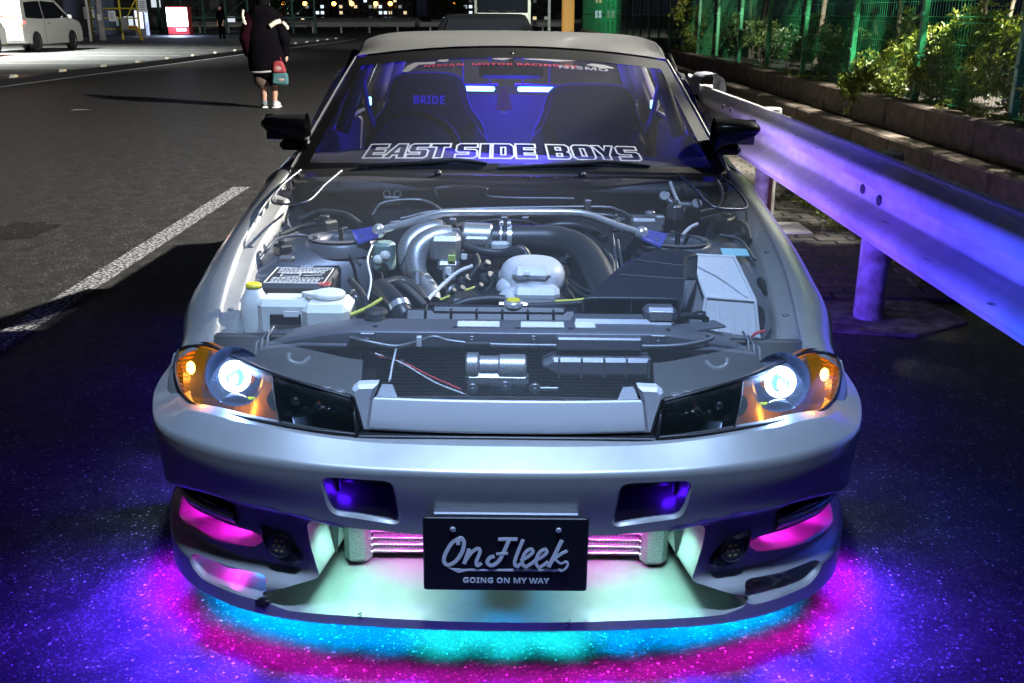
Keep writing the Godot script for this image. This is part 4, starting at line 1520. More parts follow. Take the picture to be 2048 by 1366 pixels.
func glass_at(u: float, v: float) -> Vector3:
	var b := Vector3(0.722 * u, 0.922 - 0.036 * u * u, -1.30 - 0.21 * u * u)
	var t := Vector3(0.605 * u, 1.252 - 0.048 * u * u, -2.06 - 0.14 * u * u)
	var p := b.lerp(t, v)
	return p + Vector3(0, 0.5, 0.87) * 0.055 * v * (1.0 - v) * (1.0 - 0.6 * u * u)

func roof_at(u: float, w: float) -> Vector3:
	var f := glass_at(u, 1.03)
	var r := Vector3(0.60 * u, 1.225 - 0.05 * u * u, -3.40 + 0.10 * u * u)
	var p := f.lerp(r, w)
	p.y += 0.066 * sin(PI * clampf(w * 0.92 + 0.02, 0.0, 1.0))
	p.y += 0.034 * u * u * sm(0.0, 0.3, w) - 0.022 * pow(absf(u), 10.0) * sm(0.0, 0.15, w)
	p.x += 0.012 * u * sin(PI * w)
	return p

func flank_x(z: float, y: float) -> float:
	var w := 0.80 + 0.045 * sm(-0.5, -0.78, z) + 0.012 * sm(-0.8, -1.1, z)
	w -= 0.03 * sm(-4.0, -4.62, z)
	return w - 0.03 * sm(0.42, 0.18, y) - 0.02 * sm(0.60, 0.78, y) + 0.012 * exp(-pow((z + 0.80) / 0.42, 2.0)) * sm(0.3, 0.6, y)

func belt(z: float) -> Vector3:
	# top inner edge of the flank: bonnet seam, then the foot of the side glass, then the boot edge
	if z > -1.5:
		return hood_edge(z)
	var x := lerpf(0.727, 0.775, sm(-1.5, -1.9, z)) - 0.06 * sm(-3.3, -4.3, z)
	return Vector3(x, 0.892 + 0.012 * sm(-1.5, -2.4, z) + 0.01 * sm(-3.2, -4.3, z), z)

func flank(side: float, z0: float, z1: float, n: int, called: String, root: Node3D, arch_z := 99.0) -> Node3D:
	var g := Geo.new()
	var rows := []
	for i in n + 1:
		var z := lerpf(z0, z1, float(i) / n)
		var b := belt(z)
		var top := b.y - 0.115
		var xo := flank_x(z, top)
		var row := PackedVector3Array()
		for p in curve([Vector2(b.x, b.y - 0.018), Vector2(b.x + 0.002, b.y - 0.002), Vector2(lerpf(b.x, xo, 0.45), b.y - 0.016), Vector2(lerpf(b.x, xo, 0.86), b.y - 0.055), Vector2(xo, top)], 4):
			row.append(Vector3(side * p.x, p.y, z))
		rows.append(row)
	g.grid(rows)
	var f := func(z: float, v: float) -> Vector3:
		var top := belt(z).y - 0.115
		var y := lerpf(0.17, top, v)
		return Vector3(side * flank_x(z, y), y, z)
	var holes := []
	if arch_z < 90.0:
		var h := PackedVector2Array()
		for k in 28:
			var a := TAU * k / 28.0
			var z := arch_z + cos(a) * 0.345
			var y := 0.31 + sin(a) * 0.335
			var top := belt(z).y - 0.115
			h.append(Vector2(z, (y - 0.17) / (top - 0.17)))
		var lower := Geometry2D.merge_polygons(h, PackedVector2Array([Vector2(arch_z - 0.33, -0.3), Vector2(arch_z + 0.33, -0.3), Vector2(arch_z + 0.33, 0.22), Vector2(arch_z - 0.33, 0.22)]))
		holes.append(lower[0] if Geometry2D.is_polygon_clockwise(lower[0]) == false else h)
	g.patch(f, Vector2(minf(z0, z1), 0.0), Vector2(maxf(z0, z1), 1.0), n * 2, 12, PackedVector2Array(), holes)
	var o := part(called, g, M.paint, root)
	if arch_z < 90.0:
		g = Geo.new()
		var ro := PackedVector3Array()
		var ri := PackedVector3Array()
		for k in 25:
			var a := lerpf(-0.35, PI + 0.35, k / 24.0)
			var z := arch_z + cos(a) * 0.345
			var y := 0.31 + sin(a) * 0.335
			ro.append(Vector3(side * flank_x(z, y), y, z))
			ri.append(Vector3(side * 0.56, y, z))
		g.grid([ro, ri])
		part("wheel_housing", g, M.trim, o)
	return o

const SLOT = [Vector2(0.212, 0.408), Vector2(0.222, 0.490), Vector2(0.234, 0.501), Vector2(0.358, 0.503), Vector2(0.371, 0.496), Vector2(0.363, 0.436), Vector2(0.352, 0.415), Vector2(0.222, 0.399)]
const MOUTH = [Vector2(0.0, 0.176), Vector2(0.30, 0.177), Vector2(0.40, 0.177), Vector2(0.465, 0.176), Vector2(0.515, 0.188), Vector2(0.522, 0.212), Vector2(0.394, 0.252), Vector2(0.415, 0.327), Vector2(0.420, 0.374), Vector2(0.391, 0.389), Vector2(0.18, 0.380), Vector2(0.0, 0.377)]
const SLIT = [Vector2(0.525, 0.318), Vector2(0.552, 0.330), Vector2(0.69, 0.331), Vector2(0.88, 0.318), Vector2(1.02, 0.292), Vector2(1.03, 0.262), Vector2(0.92, 0.246), Vector2(0.70, 0.274), Vector2(0.555, 0.294)]
const GAP = [Vector2(0.60, 0.357), Vector2(0.603, 0.384), Vector2(0.70, 0.396), Vector2(0.86, 0.372), Vector2(0.95, 0.340), Vector2(0.90, 0.339), Vector2(0.70, 0.371)]
const DUCT = [Vector2(0.508, 0.206), Vector2(0.513, 0.238), Vector2(0.53, 0.243), Vector2(0.72, 0.238), Vector2(0.744, 0.230), Vector2(0.735, 0.207), Vector2(0.70, 0.190), Vector2(0.53, 0.188)]

func half_poly(pts: Array, r: float) -> PackedVector2Array:
	return dense(rounded(pts, r, 4), 0.02)

func build_car() -> void:
	plan_setup()
	var root := thing("car", "silver lowered saloon with violet underglow, its see-through bonnet showing the engine", "car", Vector3(-0.016, 0, -1.74))
	root.rotation.z = deg_to_rad(-0.65)
	car_bumper(root)
	car_plate(root)
	car_lights(root)
	car_shell(root)
	car_glass(root)
	car_cabin(root)
	car_bay(root)
	car_under(root)
	build_freshener()

func car_bumper(root: Node3D) -> void:
	var holes := []
	for q in [[SLOT, 0.014], [SLIT, 0.012], [GAP, 0.006], [DUCT, 0.012]]:
		var h := half_poly(q[0], q[1])
		holes.append(h)
		holes.append(mirror(h))
	var right := half_poly(MOUTH.slice(1, 11), 0.014)
	# the mouth: right half, then its mirror
	var m_r := rounded([Vector2(-0.001, 0.176)] + MOUTH.slice(1, 11) + [Vector2(-0.001, 0.377)], 0.012, 4)
	var whole := PackedVector2Array()
	var half := []
	for p in m_r:
		if p.x > 0.002:
			half.append(p)
	for p in half:
		whole.append(p)
	for i in half.size():
		var p: Vector2 = half[half.size() - 1 - i]
		whole.append(Vector2(-p.x, p.y))
	whole = dense(whole, 0.025)
	var n_solid := holes.size()
	holes.append(whole)
	var l := plan_len[-1]
	var g := Geo.new()
	var f := func(s: float, y: float) -> Vector3: return bump(s, y)
	g.patch(f, Vector2(-l, 0.156), Vector2(l, 0.5565), 110, 44, PackedVector2Array(), holes)
	# shelf under the lamps and grille, and the underside of the lip
	var rows := [PackedVector3Array(), PackedVector3Array()]
	var low := [PackedVector3Array(), PackedVector3Array(), PackedVector3Array()]
	for i in 111:
		var s := lerpf(-l, l, i / 110.0)
		var o := bump_out(absf(s), 0.5565)
		rows[0].append(nose(s, o, bump_y(absf(s), 0.5565)))
		rows[1].append(nose(s, o - (0.03 if absf(s) > 0.3 else 0.09), bump_y(absf(s), 0.5565) + 0.005))
		low[0].append(nose(s, bump_out(absf(s), 0.156), 0.156))
		low[1].append(nose(s, -0.006, 0.150))
		low[2].append(nose(s, -0.16, 0.150))
	g.grid(rows)
	g.grid(low)
	var bumper := part("bumper", g, M.paint, root)
	# walls of the openings
	for k in n_solid:
		var h: PackedVector2Array = holes[k]
		var mid := Vector2.ZERO
		for p in h:
			mid += p / h.size()
		var inn := nose(mid.x, -1.0, 0.0) - nose(mid.x, 0.0, 0.0)
		g = Geo.new()
		var kind := k / 2
		g.rim(f, h, inn.normalized() + Vector3(0, [0.30, 0.10, 0.0, 0.12][kind], 0), [0.10, 0.12, 0.05, 0.13][kind], [0.16, 0.10, 0.0, 0.16][kind], 0.005)
		part(["slot_wall", "slit_wall", "gap_wall", "duct_wall"][kind], g, M.paint if kind != 2 else M.trim, bumper)
		# what closes each opening at the back
		g = Geo.new()
		var depth: float = [0.099, 0.119, 0.05, 0.129][kind]
		var c := bump(mid.x, mid.y)
		var tri := Geometry2D.triangulate_polygon(h)
		var dirv := (inn.normalized() + Vector3(0, [0.30, 0.10, 0.0, 0.12][kind], 0)) * depth
		for i in range(0, tri.size(), 3):
			g.flat(bump(h[tri[i]].x, h[tri[i]].y) + dirv, bump(h[tri[i + 1]].x, h[tri[i + 1]].y) + dirv, bump(h[tri[i + 2]].x, h[tri[i + 2]].y) + dirv, -inn)
		if kind == 0 or kind == 2:
			part("slot_back" if kind == 0 else "gap_back", g, M.gloss_black, bumper)
		else:
			part("slit_panel" if kind == 1 else "duct_panel", g, M.paint, bumper)
	# bars seen in the two upper slots
	for s in [-1.0, 1.0]:
		g = Geo.new()
		g.tube([Vector3(s * 0.215, 0.468, -0.075), Vector3(s * 0.30, 0.469, -0.08), Vector3(s * 0.37, 0.469, -0.09)], [0.017, 0.017, 0.013], 12)
		part("crash_bar", g, M.gloss_black, bumper)
		g = Geo.new()
		g.box(Vector3(s * 0.345, 0.470, -0.066), Vector3(0.008, 0.05, 0.012), 0.002)
		g.cyl(Vector3(s * 0.362, 0.468, -0.09), Vector3(s * 0.362, 0.468, -0.066), 0.011, 10, 0.002)
		part("bar_bracket", g, M.steel, bumper)
		# fin between the slit and the gap above it
		g = Geo.new()
		var r0 := []
		for k in 15:
			var t := k / 14.0
			var a := lerpf(0.60, 1.02, t)
			var y := lerpf(0.352, 0.322, t * t)
			var ln := PackedVector3Array()
			for w in [Vector2(-0.045, 0.012), Vector2(-0.030, 0.014), Vector2(-0.022, 0.006), Vector2(-0.028, -0.010), Vector2(-0.045, -0.012)]:
				ln.append(nose(s * a, w.x, y + w.y * (1.0 - 0.3 * t)))
			r0.append(ln)
		g.grid(r0)
		part("fin", g, M.paint, bumper)
	# the mouth: a shell that narrows to the cooler
	g = Geo.new()
	var prev := []
	var steps := 9
	var shell := []
	for i in steps + 1:
		var t := float(i) / steps
		var line := PackedVector3Array()
		for p in whole:
			var a := bump(p.x, p.y)
			var yy := (p.y - 0.176) / 0.204
			var e := Vector3(a.x * 0.86, lerpf(0.215, 0.372, yy), -0.27)
			var q := a.lerp(e, t)
			# floor and cheeks dish: drop back fast low down
			q.y = lerpf(a.y, e.y, t * t * (1.6 - 0.6 * t))
			q.z = lerpf(a.z, e.z, 1.0 - pow(1.0 - t, 1.25))
			if i == 0:
				q = a
			line.append(q)
		shell.append(line)
	g.grid(shell, true)
	part("mouth_duct", g, M.paint, bumper)
	# a crack and chips in the lip
	for c in [[0.132, 0.186, 0.156, 0.012], [-0.305, 0.19, 0.172, 0.008], [-0.52, 0.2, 0.165, 0.02]]:
		g = Geo.new()
		var pts := []
		for k in 7:
			var y := lerpf(c[1], c[2], k / 6.0)
			pts.append(bump(c[0] + 0.006 * sin(k * 2.3) , y) + Vector3(0, 0, 0.0006))
		g.tube(pts, [0.0004, 0.0012, 0.0008, 0.0014, 0.0010, 0.0012, 0.0004], 5)
		part("crack", g, M.trim, bumper)
	g = Geo.new()
	for k in 5:
		g.ball(bump(-0.528 + 0.008 * (k % 3), 0.178 + 0.006 * (k / 2)) + Vector3(0, 0, -0.001), Vector3(0.012, 0.008, 0.004), 8, 6)
	part("broken_edge", g, M.trim, bumper)
	# bent lining sheet inside the right duct
	g = Geo.new()
	var lin_rows := []
	for i in 13:
		var ln := PackedVector3Array()
		for j in 7:
			var s := lerpf(0.53, 0.72, i / 12.0)
			var y := lerpf(0.192, 0.236, j / 6.0)
			ln.append(nose(s, -0.045 - 0.02 * sin(i * 1.9 + j * 0.8) * sin(j * 1.3 + 0.5) - 0.012 * sin(i * 0.7), y))
		lin_rows.append(ln)
	g.grid(lin_rows)
	part("crumpled_lining", g, M.paint, bumper, "crumpled sheet inside the right lower duct")
	# fog lamps in teardrop bezels
	for s in [-1.0, 1.0]:
		var fog := Node3D.new()
		put("fog_lamp", fog, bumper)
		var c := bump(s * 0.486, 0.313)
		var out := Geo.normal_of(f, Vector2(s * 0.486, 0.313), 0.02)
		if out.z < 0.0:
			out = -out
		out = (out + Vector3(0, 0.12, 0)).normalized()
		var xx := Vector3.UP.cross(out).normalized()
		var b := Basis(xx, out.cross(xx), out)
		fog.position = c + out * -0.0
		fog.basis = b
		var tear := PackedVector2Array(curve([Vector2(-0.048, 0.036), Vector2(-0.020, 0.034), Vector2(0.020, 0.016), Vector2(0.044, -0.014), Vector2(0.046, -0.032), Vector2(0.024, -0.041), Vector2(-0.012, -0.034), Vector2(-0.040, -0.006)], 5, true))
		if s > 0.0:
			tear = mirror(tear)
		g = Geo.new()
		g.prism(tear, Transform3D(Basis(), Vector3(0, 0, 0.010)), 0.03, 0.008)
		part("bezel", g, M.gloss_black, fog)
		g = Geo.new()
		g.lathe([Vector2(0.0235, 0.036), Vector2(0.0255, 0.039), Vector2(0.0275, 0.036)], Transform3D(Basis(Vector3(1, 0, 0), PI / 2), Vector3(0, 0, -0.0265)), 24)
		part("ring", g, M.steel, fog)
		g = Geo.new()
		g.lathe([Vector2(0.023, 0.0365), Vector2(0.018, 0.036), Vector2(0.008, 0.0355), Vector2(0.0, 0.0352)], Transform3D(Basis(Vector3(1, 0, 0), PI / 2), Vector3(0, 0, -0.0265)), 24)
		part("reflector", g, mat(0.22, 0.2, 0.24, 0.25, 0.7), fog)
		g = Geo.new()
		for k in 7:
			var a := TAU * k / 6.0
			var r := 0.0125 if k < 6 else 0.0
			g.ball(Vector3(cos(a) * r, sin(a) * r, 0.0107), Vector3(0.0042, 0.0032, 0.0022), 8, 5)
		part("chip", g, mat(0.9, 0.68, 0.2, 0.25, 0.4), fog)
		g = Geo.new()
		g.lathe([Vector2(0.0, 0.0425), Vector2(0.012, 0.0420), Vector2(0.020, 0.040), Vector2(0.024, 0.0375)], Transform3D(Basis(Vector3(1, 0, 0), PI / 2), Vector3(0, 0, -0.0265)), 24)
		part("lens", g, M.lens_clear, fog)

func stroke(pts: Array, w: float, smooth := true) -> Array:
	var line := PackedVector2Array(curve(pts, 6) if smooth else pts)
	return Geometry2D.offset_polyline(line, w, Geometry2D.JOIN_ROUND, Geometry2D.END_ROUND)

func strokes_of(pts: Array, w: float) -> Array:
	# in short pieces, so that a loop keeps its hole
	var out := []
	var c := curve(pts, 6)
	var i := 0
	while i < c.size() - 1:
		var e := mini(i + 9, c.size() - 1)
		out.append_array(Geometry2D.offset_polyline(PackedVector2Array(c.slice(i, e + 1)), w, Geometry2D.JOIN_ROUND, Geometry2D.END_ROUND))
		i = e
	return out

func text_mesh(t: String, h: float, bold := true, face := "Droid Sans") -> TextMesh:
	var tm := TextMesh.new()
	var sf := SystemFont.new()
	sf.font_names = PackedStringArray([face])
	sf.font_weight = 700 if bold else 400
	tm.font = sf
	tm.text = t
	tm.font_size = 64
	tm.pixel_size = h / 46.0
	tm.depth = 0.001
	return tm

func car_plate(root: Node3D) -> void:
	var plate := Node3D.new()
	put("number_plate", plate, root)
	plate.position = Vector3(-0.001, 0.352, 0.022)
	var g := Geo.new()
	g.prism(rounded([Vector2(-0.165, -0.083), Vector2(0.165, -0.083), Vector2(0.165, 0.083), Vector2(-0.165, 0.083)], 0.007), Transform3D(Basis(), Vector3(0, 0, 0.004)), 0.006, 0.002)
	part("board", g, M.plate, plate)
	g = Geo.new()
	g.box(Vector3(0, 0.086, -0.010), Vector3(0.29, 0.012, 0.022), 0.003)
	g.box(Vector3(-0.07, 0.05, -0.018), Vector3(0.03, 0.08, 0.02), 0.002)
	g.box(Vector3(0.07, 0.05, -0.018), Vector3(0.03, 0.08, 0.02), 0.002)
	part("holder", g, M.steel, plate)
	for s in [-1.0, 1.0]:
		g = Geo.new()
		g.cyl(Vector3(s * 0.105, 0.058, 0.004), Vector3(s * 0.105, 0.058, 0.009), 0.006, 12, 0.002)
		part("screw", g, M.polished, plate)
	var k := func(p: Vector2) -> Vector2: return Vector2((p.x - 982.0) / 930.0 * 0.33, -(p.y - 619.0) / 430.0 * 0.166)
	var strokes := [
		[[Vector2(735, 518), Vector2(685, 545), Vector2(645, 610), Vector2(634, 658), Vector2(658, 680), Vector2(702, 655), Vector2(738, 600), Vector2(748, 545), Vector2(732, 520), Vector2(716, 538), Vector2(716, 560)], 11.0],
		[[Vector2(778, 582), Vector2(762, 630), Vector2(748, 672)], 11.0],
		[[Vector2(754, 655), Vector2(790, 604), Vector2(826, 580), Vector2(838, 600), Vector2(818, 655), Vector2(824, 680), Vector2(846, 664)], 10.0],
		[[Vector2(940, 524), Vector2(1000, 522), Vector2(1048, 522)], 10.0],
		[[Vector2(1002, 524), Vector2(975, 590), Vector2(945, 650), Vector2(905, 678), Vector2(880, 660), Vector2(893, 632), Vector2(920, 622)], 11.0],
		[[Vector2(930, 608), Vector2(962, 606), Vector2(996, 604)], 8.0],
		[[Vector2(1080, 522), Vector2(1052, 595), Vector2(1034, 655), Vector2(1046, 680), Vector2(1070, 664)], 10.0],
		[[Vector2(1068, 646), Vector2(1108, 622), Vector2(1136, 594), Vector2(1122, 576), Vector2(1092, 600), Vector2(1076, 648), Vector2(1092, 680), Vector2(1126, 664), Vector2(1146, 646)], 9.5],
		[[Vector2(1146, 646), Vector2(1186, 622), Vector2(1214, 594), Vector2(1200, 576), Vector2(1170, 600), Vector2(1154, 648), Vector2(1170, 680), Vector2(1204, 664), Vector2(1222, 648)], 9.5],
		[[Vector2(1296, 522), Vector2(1262, 600), Vector2(1226, 680)], 11.0],
		[[Vector2(1246, 642), Vector2(1290, 604), Vector2(1330, 582)], 9.0],
		[[Vector2(1262, 632), Vector2(1284, 652), Vector2(1300, 656), Vector2(1326, 646), Vector2(1334, 664), Vector2(1318, 690), Vector2(1290, 703)], 6.5],
	]
	g = Geo.new()
	var depth := 0.0052
	for s in strokes:
		var pts := []
		for p in s[0]:
			pts.append(k.call(p))
		for poly in strokes_of(pts, s[1] / 930.0 * 0.33):
			if not Geometry2D.is_polygon_clockwise(poly):
				g.prism(poly, Transform3D(Basis(), Vector3(0, 0, depth)), 0.0008)
				depth += 0.00012
	var sw := PackedVector2Array()
	for p in [Vector2(655, 696), Vector2(735, 704), Vector2(1268, 699), Vector2(1296, 696), Vector2(1296, 711), Vector2(1262, 714), Vector2(770, 714), Vector2(716, 727)]:
		sw.append(k.call(p))
	sw.reverse()
	g.prism(sw, Transform3D(Basis(), Vector3(0, 0, 0.0050)), 0.0008)
	part("lettering", g, M.plate_print, plate)
	g = Geo.new()
	g.add_mesh(text_mesh("GOING ON MY WAY", 0.0118), Transform3D(Basis().scaled(Vector3(1.14, 1, 1)), Vector3(0.001, -0.0585, 0.0048)))
	part("lettering", g, M.plate_print, plate)

func car_lights(root: Node3D) -> void:
	for s in [-1.0, 1.0]:
		var lamp := Node3D.new()
		put("headlight", lamp, root)
		var bot := curve([Vector3(0.306, 0.567, -0.078), Vector3(0.40, 0.574, -0.086), Vector3(0.50, 0.579, -0.112), Vector3(0.597, 0.575, -0.165), Vector3(0.665, 0.561, -0.23), Vector3(0.712, 0.550, -0.29), Vector3(0.750, 0.545, -0.35)], 6)
		var top := curve([Vector3(0.316, 0.624, -0.120), Vector3(0.431, 0.646, -0.150), Vector3(0.524, 0.655, -0.200), Vector3(0.598, 0.656, -0.270), Vector3(0.680, 0.647, -0.365), Vector3(0.735, 0.630, -0.42), Vector3(0.780, 0.613, -0.44)], 6)
		var n := bot.size()
		var outr := func(i: int, t: float, o: float) -> Vector3:
			var a: Vector3 = bot[i]
			var b: Vector3 = top[i]
			var along: Vector3 = bot[mini(i + 1, n - 1)] - bot[maxi(i - 1, 0)]
			var nrm := along.cross(b - a).normalized()
			if nrm.z < 0.0:
				nrm = -nrm
			var p := a.lerp(b, t) + nrm * (0.010 * sin(PI * t) + o)
			return Vector3(s * p.x, p.y, p.z)
		# housing bowl behind the lens
		var g := Geo.new()
		var rows := []
		for i in n:
			var r := PackedVector3Array()
			r.append(outr.call(i, -0.10, -0.002)); r.append(outr.call(i, -0.08, -0.06)); r.append(outr.call(i, 0.0, -0.115)); r.append(outr.call(i, 1.0, -0.105)); r.append(outr.call(i, 1.08, -0.05)); r.append(outr.call(i, 1.12, -0.002))
			rows.append(r)
		g.grid(rows)
		for e in [0, n - 1]:
			g.quad(rows[e][0], rows[e][1], rows[e][4], rows[e][5]); g.quad(rows[e][1], rows[e][2], rows[e][3], rows[e][4])
		part("housing", g, M.gloss_black, lamp)
		g = Geo.new()
		var ring := []
		for i in n: ring.append(outr.call(i, -0.03, 0.001))
		for k in 5: ring.append(outr.call(n - 1, lerpf(-0.03, 1.03, (k + 1) / 6.0), 0.002))
		for i in n: ring.append(outr.call(n - 1 - i, 1.03, 0.001))
		for k in 5: ring.append(outr.call(0, lerpf(1.03, -0.03, (k + 1) / 6.0), 0.002))
		ring.append(ring[0])
		g.tube(ring, 0.0045, 6, false)
		part("seal", g, M.trim, lamp)
		# painted cheek between the lamp's outer edge and the wing
		g = Geo.new()
		rows = [PackedVector3Array(), PackedVector3Array(), PackedVector3Array()]
		for k in 9:
			var t := k / 8.0
			var e: Vector3 = outr.call(n - 1, lerpf(-0.06, 1.05, t), -0.004)
			var w := Vector3(s * (flank_x(-0.41, 0.55) - 0.012 * t * t), lerpf(0.515, 0.600, t), lerpf(-0.40, -0.43, t))
			rows[0].append(e)
			rows[1].append(e.lerp(w, 0.55) + Vector3(s * 0.006, 0.002, 0.010 * (1.0 - t)))
			rows[2].append(w)
		g.grid(rows)
		part("cheek", g, M.paint, lamp)
		# lens in three fields: smoked main, clear over the projector, amber at the corner
		var i_clear := 10
		var i_amber := 24
		for fld in [[0, i_clear, "main_lens", M.lens_smoke], [i_clear, i_amber, "projector_lens", M.lens_clear], [i_amber, n - 1, "turn_signal", M.lens_amber]]:
			g = Geo.new()
			rows = []
			for i in range(fld[0], fld[1] + 1):
				var r := PackedVector3Array()
				for k in 9:
					r.append(outr.call(i, k / 8.0, 0.0))
				rows.append(r)
			g.grid(rows)
			part(fld[2], g, fld[3], lamp)
		# partition between the fields
		g = Geo.new()
		for ii in [i_clear]:
			g.quad(outr.call(ii, 0.0, -0.002), outr.call(ii, 1.0, -0.002), outr.call(ii, 1.0, -0.09), outr.call(ii, 0.0, -0.09))
			g.tube([outr.call(ii, 0.0, -0.001), outr.call(ii, 0.5, 0.0), outr.call(ii, 1.0, -0.001)], 0.0018, 5)
		part("partition", g, M.trim, lamp)
		# projector with its bright ring
		var c := Vector3(s * 0.592, 0.626, -0.245)
		var look := Vector3(s * 0.10, 0.22, 1.0).normalized()
		var xx := Vector3.UP.cross(look).normalized()
		var b := Basis(xx, look, xx.cross(look))
		var at := Transform3D(b, c)
		g = Geo.new()
		g.lathe([Vector2(0.066, 0.006), Vector2(0.060, -0.012), Vector2(0.046, -0.034), Vector2(0.030, -0.040)], at, 30)
		part("shroud", g, mat(0.16, 0.2, 0.3, 0.22, 0.9), lamp)
		g = Geo.new()
		var halo := []
		for k in 33:
			var a := TAU * k / 32.0
			halo.append(at * Vector3(cos(a) * 0.0285, 0.004, sin(a) * 0.0285))
		g.tube(halo, 0.0068, 10, false)
		part("halo_ring_light", g, glow(0.60, 0.78, 1.0, 9.0), lamp)
		g = Geo.new()
		g.lathe([Vector2(0.0, 0.008), Vector2(0.008, 0.0072), Vector2(0.015, 0.004), Vector2(0.0195, -0.002), Vector2(0.021, -0.012)], at, 28)
		part("projector_glass", g, mat(0.04, 0.12, 0.32, 0.1), lamp)
		g = Geo.new()
		var arc := []
		for k in 13:
			var a := lerpf(0.15, PI - 0.15, k / 12.0)
			arc.append(at * Vector3(cos(a) * 0.034, 0.0, 0.062 - sin(a) * 0.022))
		g.tube(arc, 0.003, 6)
		part("lower_arc", g, M.chrome, lamp)
		g = Geo.new()
		g.box(at * Vector3(-s * 0.036, 0.0, 0.047), Vector3(0.016, 0.005, 0.002), 0.0)
		part("sticker", g, M.yellow_cap, lamp)
		omni("halo_light", lamp, c + look * 0.03, Color(0.55, 0.72, 1.0), 0.035, 0.02)
		# main reflector, dark and glinting
		var c2 := Vector3(s * 0.445, 0.604, -0.185)
		var at2 := Transform3D(Basis(Vector3(1, 0, 0), PI / 2 - 0.1), c2)
		g = Geo.new()
		g.lathe([Vector2(0.044, 0.03), Vector2(0.036, 0.0), Vector2(0.022, -0.02), Vector2(0.008, -0.028)], Transform3D(at2.basis * Basis().scaled(Vector3(1.35, 1, 0.85)), c2), 22)
		part("reflector", g, mat(0.32, 0.36, 0.36, 0.18, 0.95), lamp)
		g = Geo.new()
		g.cyl(c2 + Vector3(0, 0, -0.02), c2 + Vector3(0, 0, 0.03), 0.009, 12, 0.003)
		g.box(c2 + Vector3(-s * 0.085, 0.0, 0.015), Vector3(0.035, 0.045, 0.02), 0.004)
		g.box(c2 + Vector3(-s * 0.05, 0.028, 0.02), Vector3(0.05, 0.006, 0.01), 0.002)
		part("bulb_shield", g, M.steel, lamp)
		g = Geo.new()
		for k in 9:
			g.ball(c2 + Vector3(-s * (0.02 + 0.012 * k), -0.014 - 0.003 * (k % 3), 0.028), Vector3(0.006, 0.004, 0.004), 6, 4)
		part("facets", g, M.chrome, lamp)
		# turn signal bulb behind ribbed amber
		var p3: Vector3 = outr.call(33, 0.62, -0.02)
		g = Geo.new()
		g.ball(p3, Vector3(0.010, 0.016, 0.010), 12, 8)
		part("amber_bulb", g, glow(1.0, 0.55, 0.06, 26.0), lamp)
		omni("amber_light", lamp, p3, Color(1.0, 0.50, 0.06), 0.022, 0.012)
		g = Geo.new()
		for k in 9:
			var ln := []
			for j in 7:
				ln.append(outr.call(n - 1 - j, 0.1 + 0.1 * k, -0.004))
			g.tube(ln, 0.0016, 5, false)
		part("ribs", g, M.lens_amber, lamp)

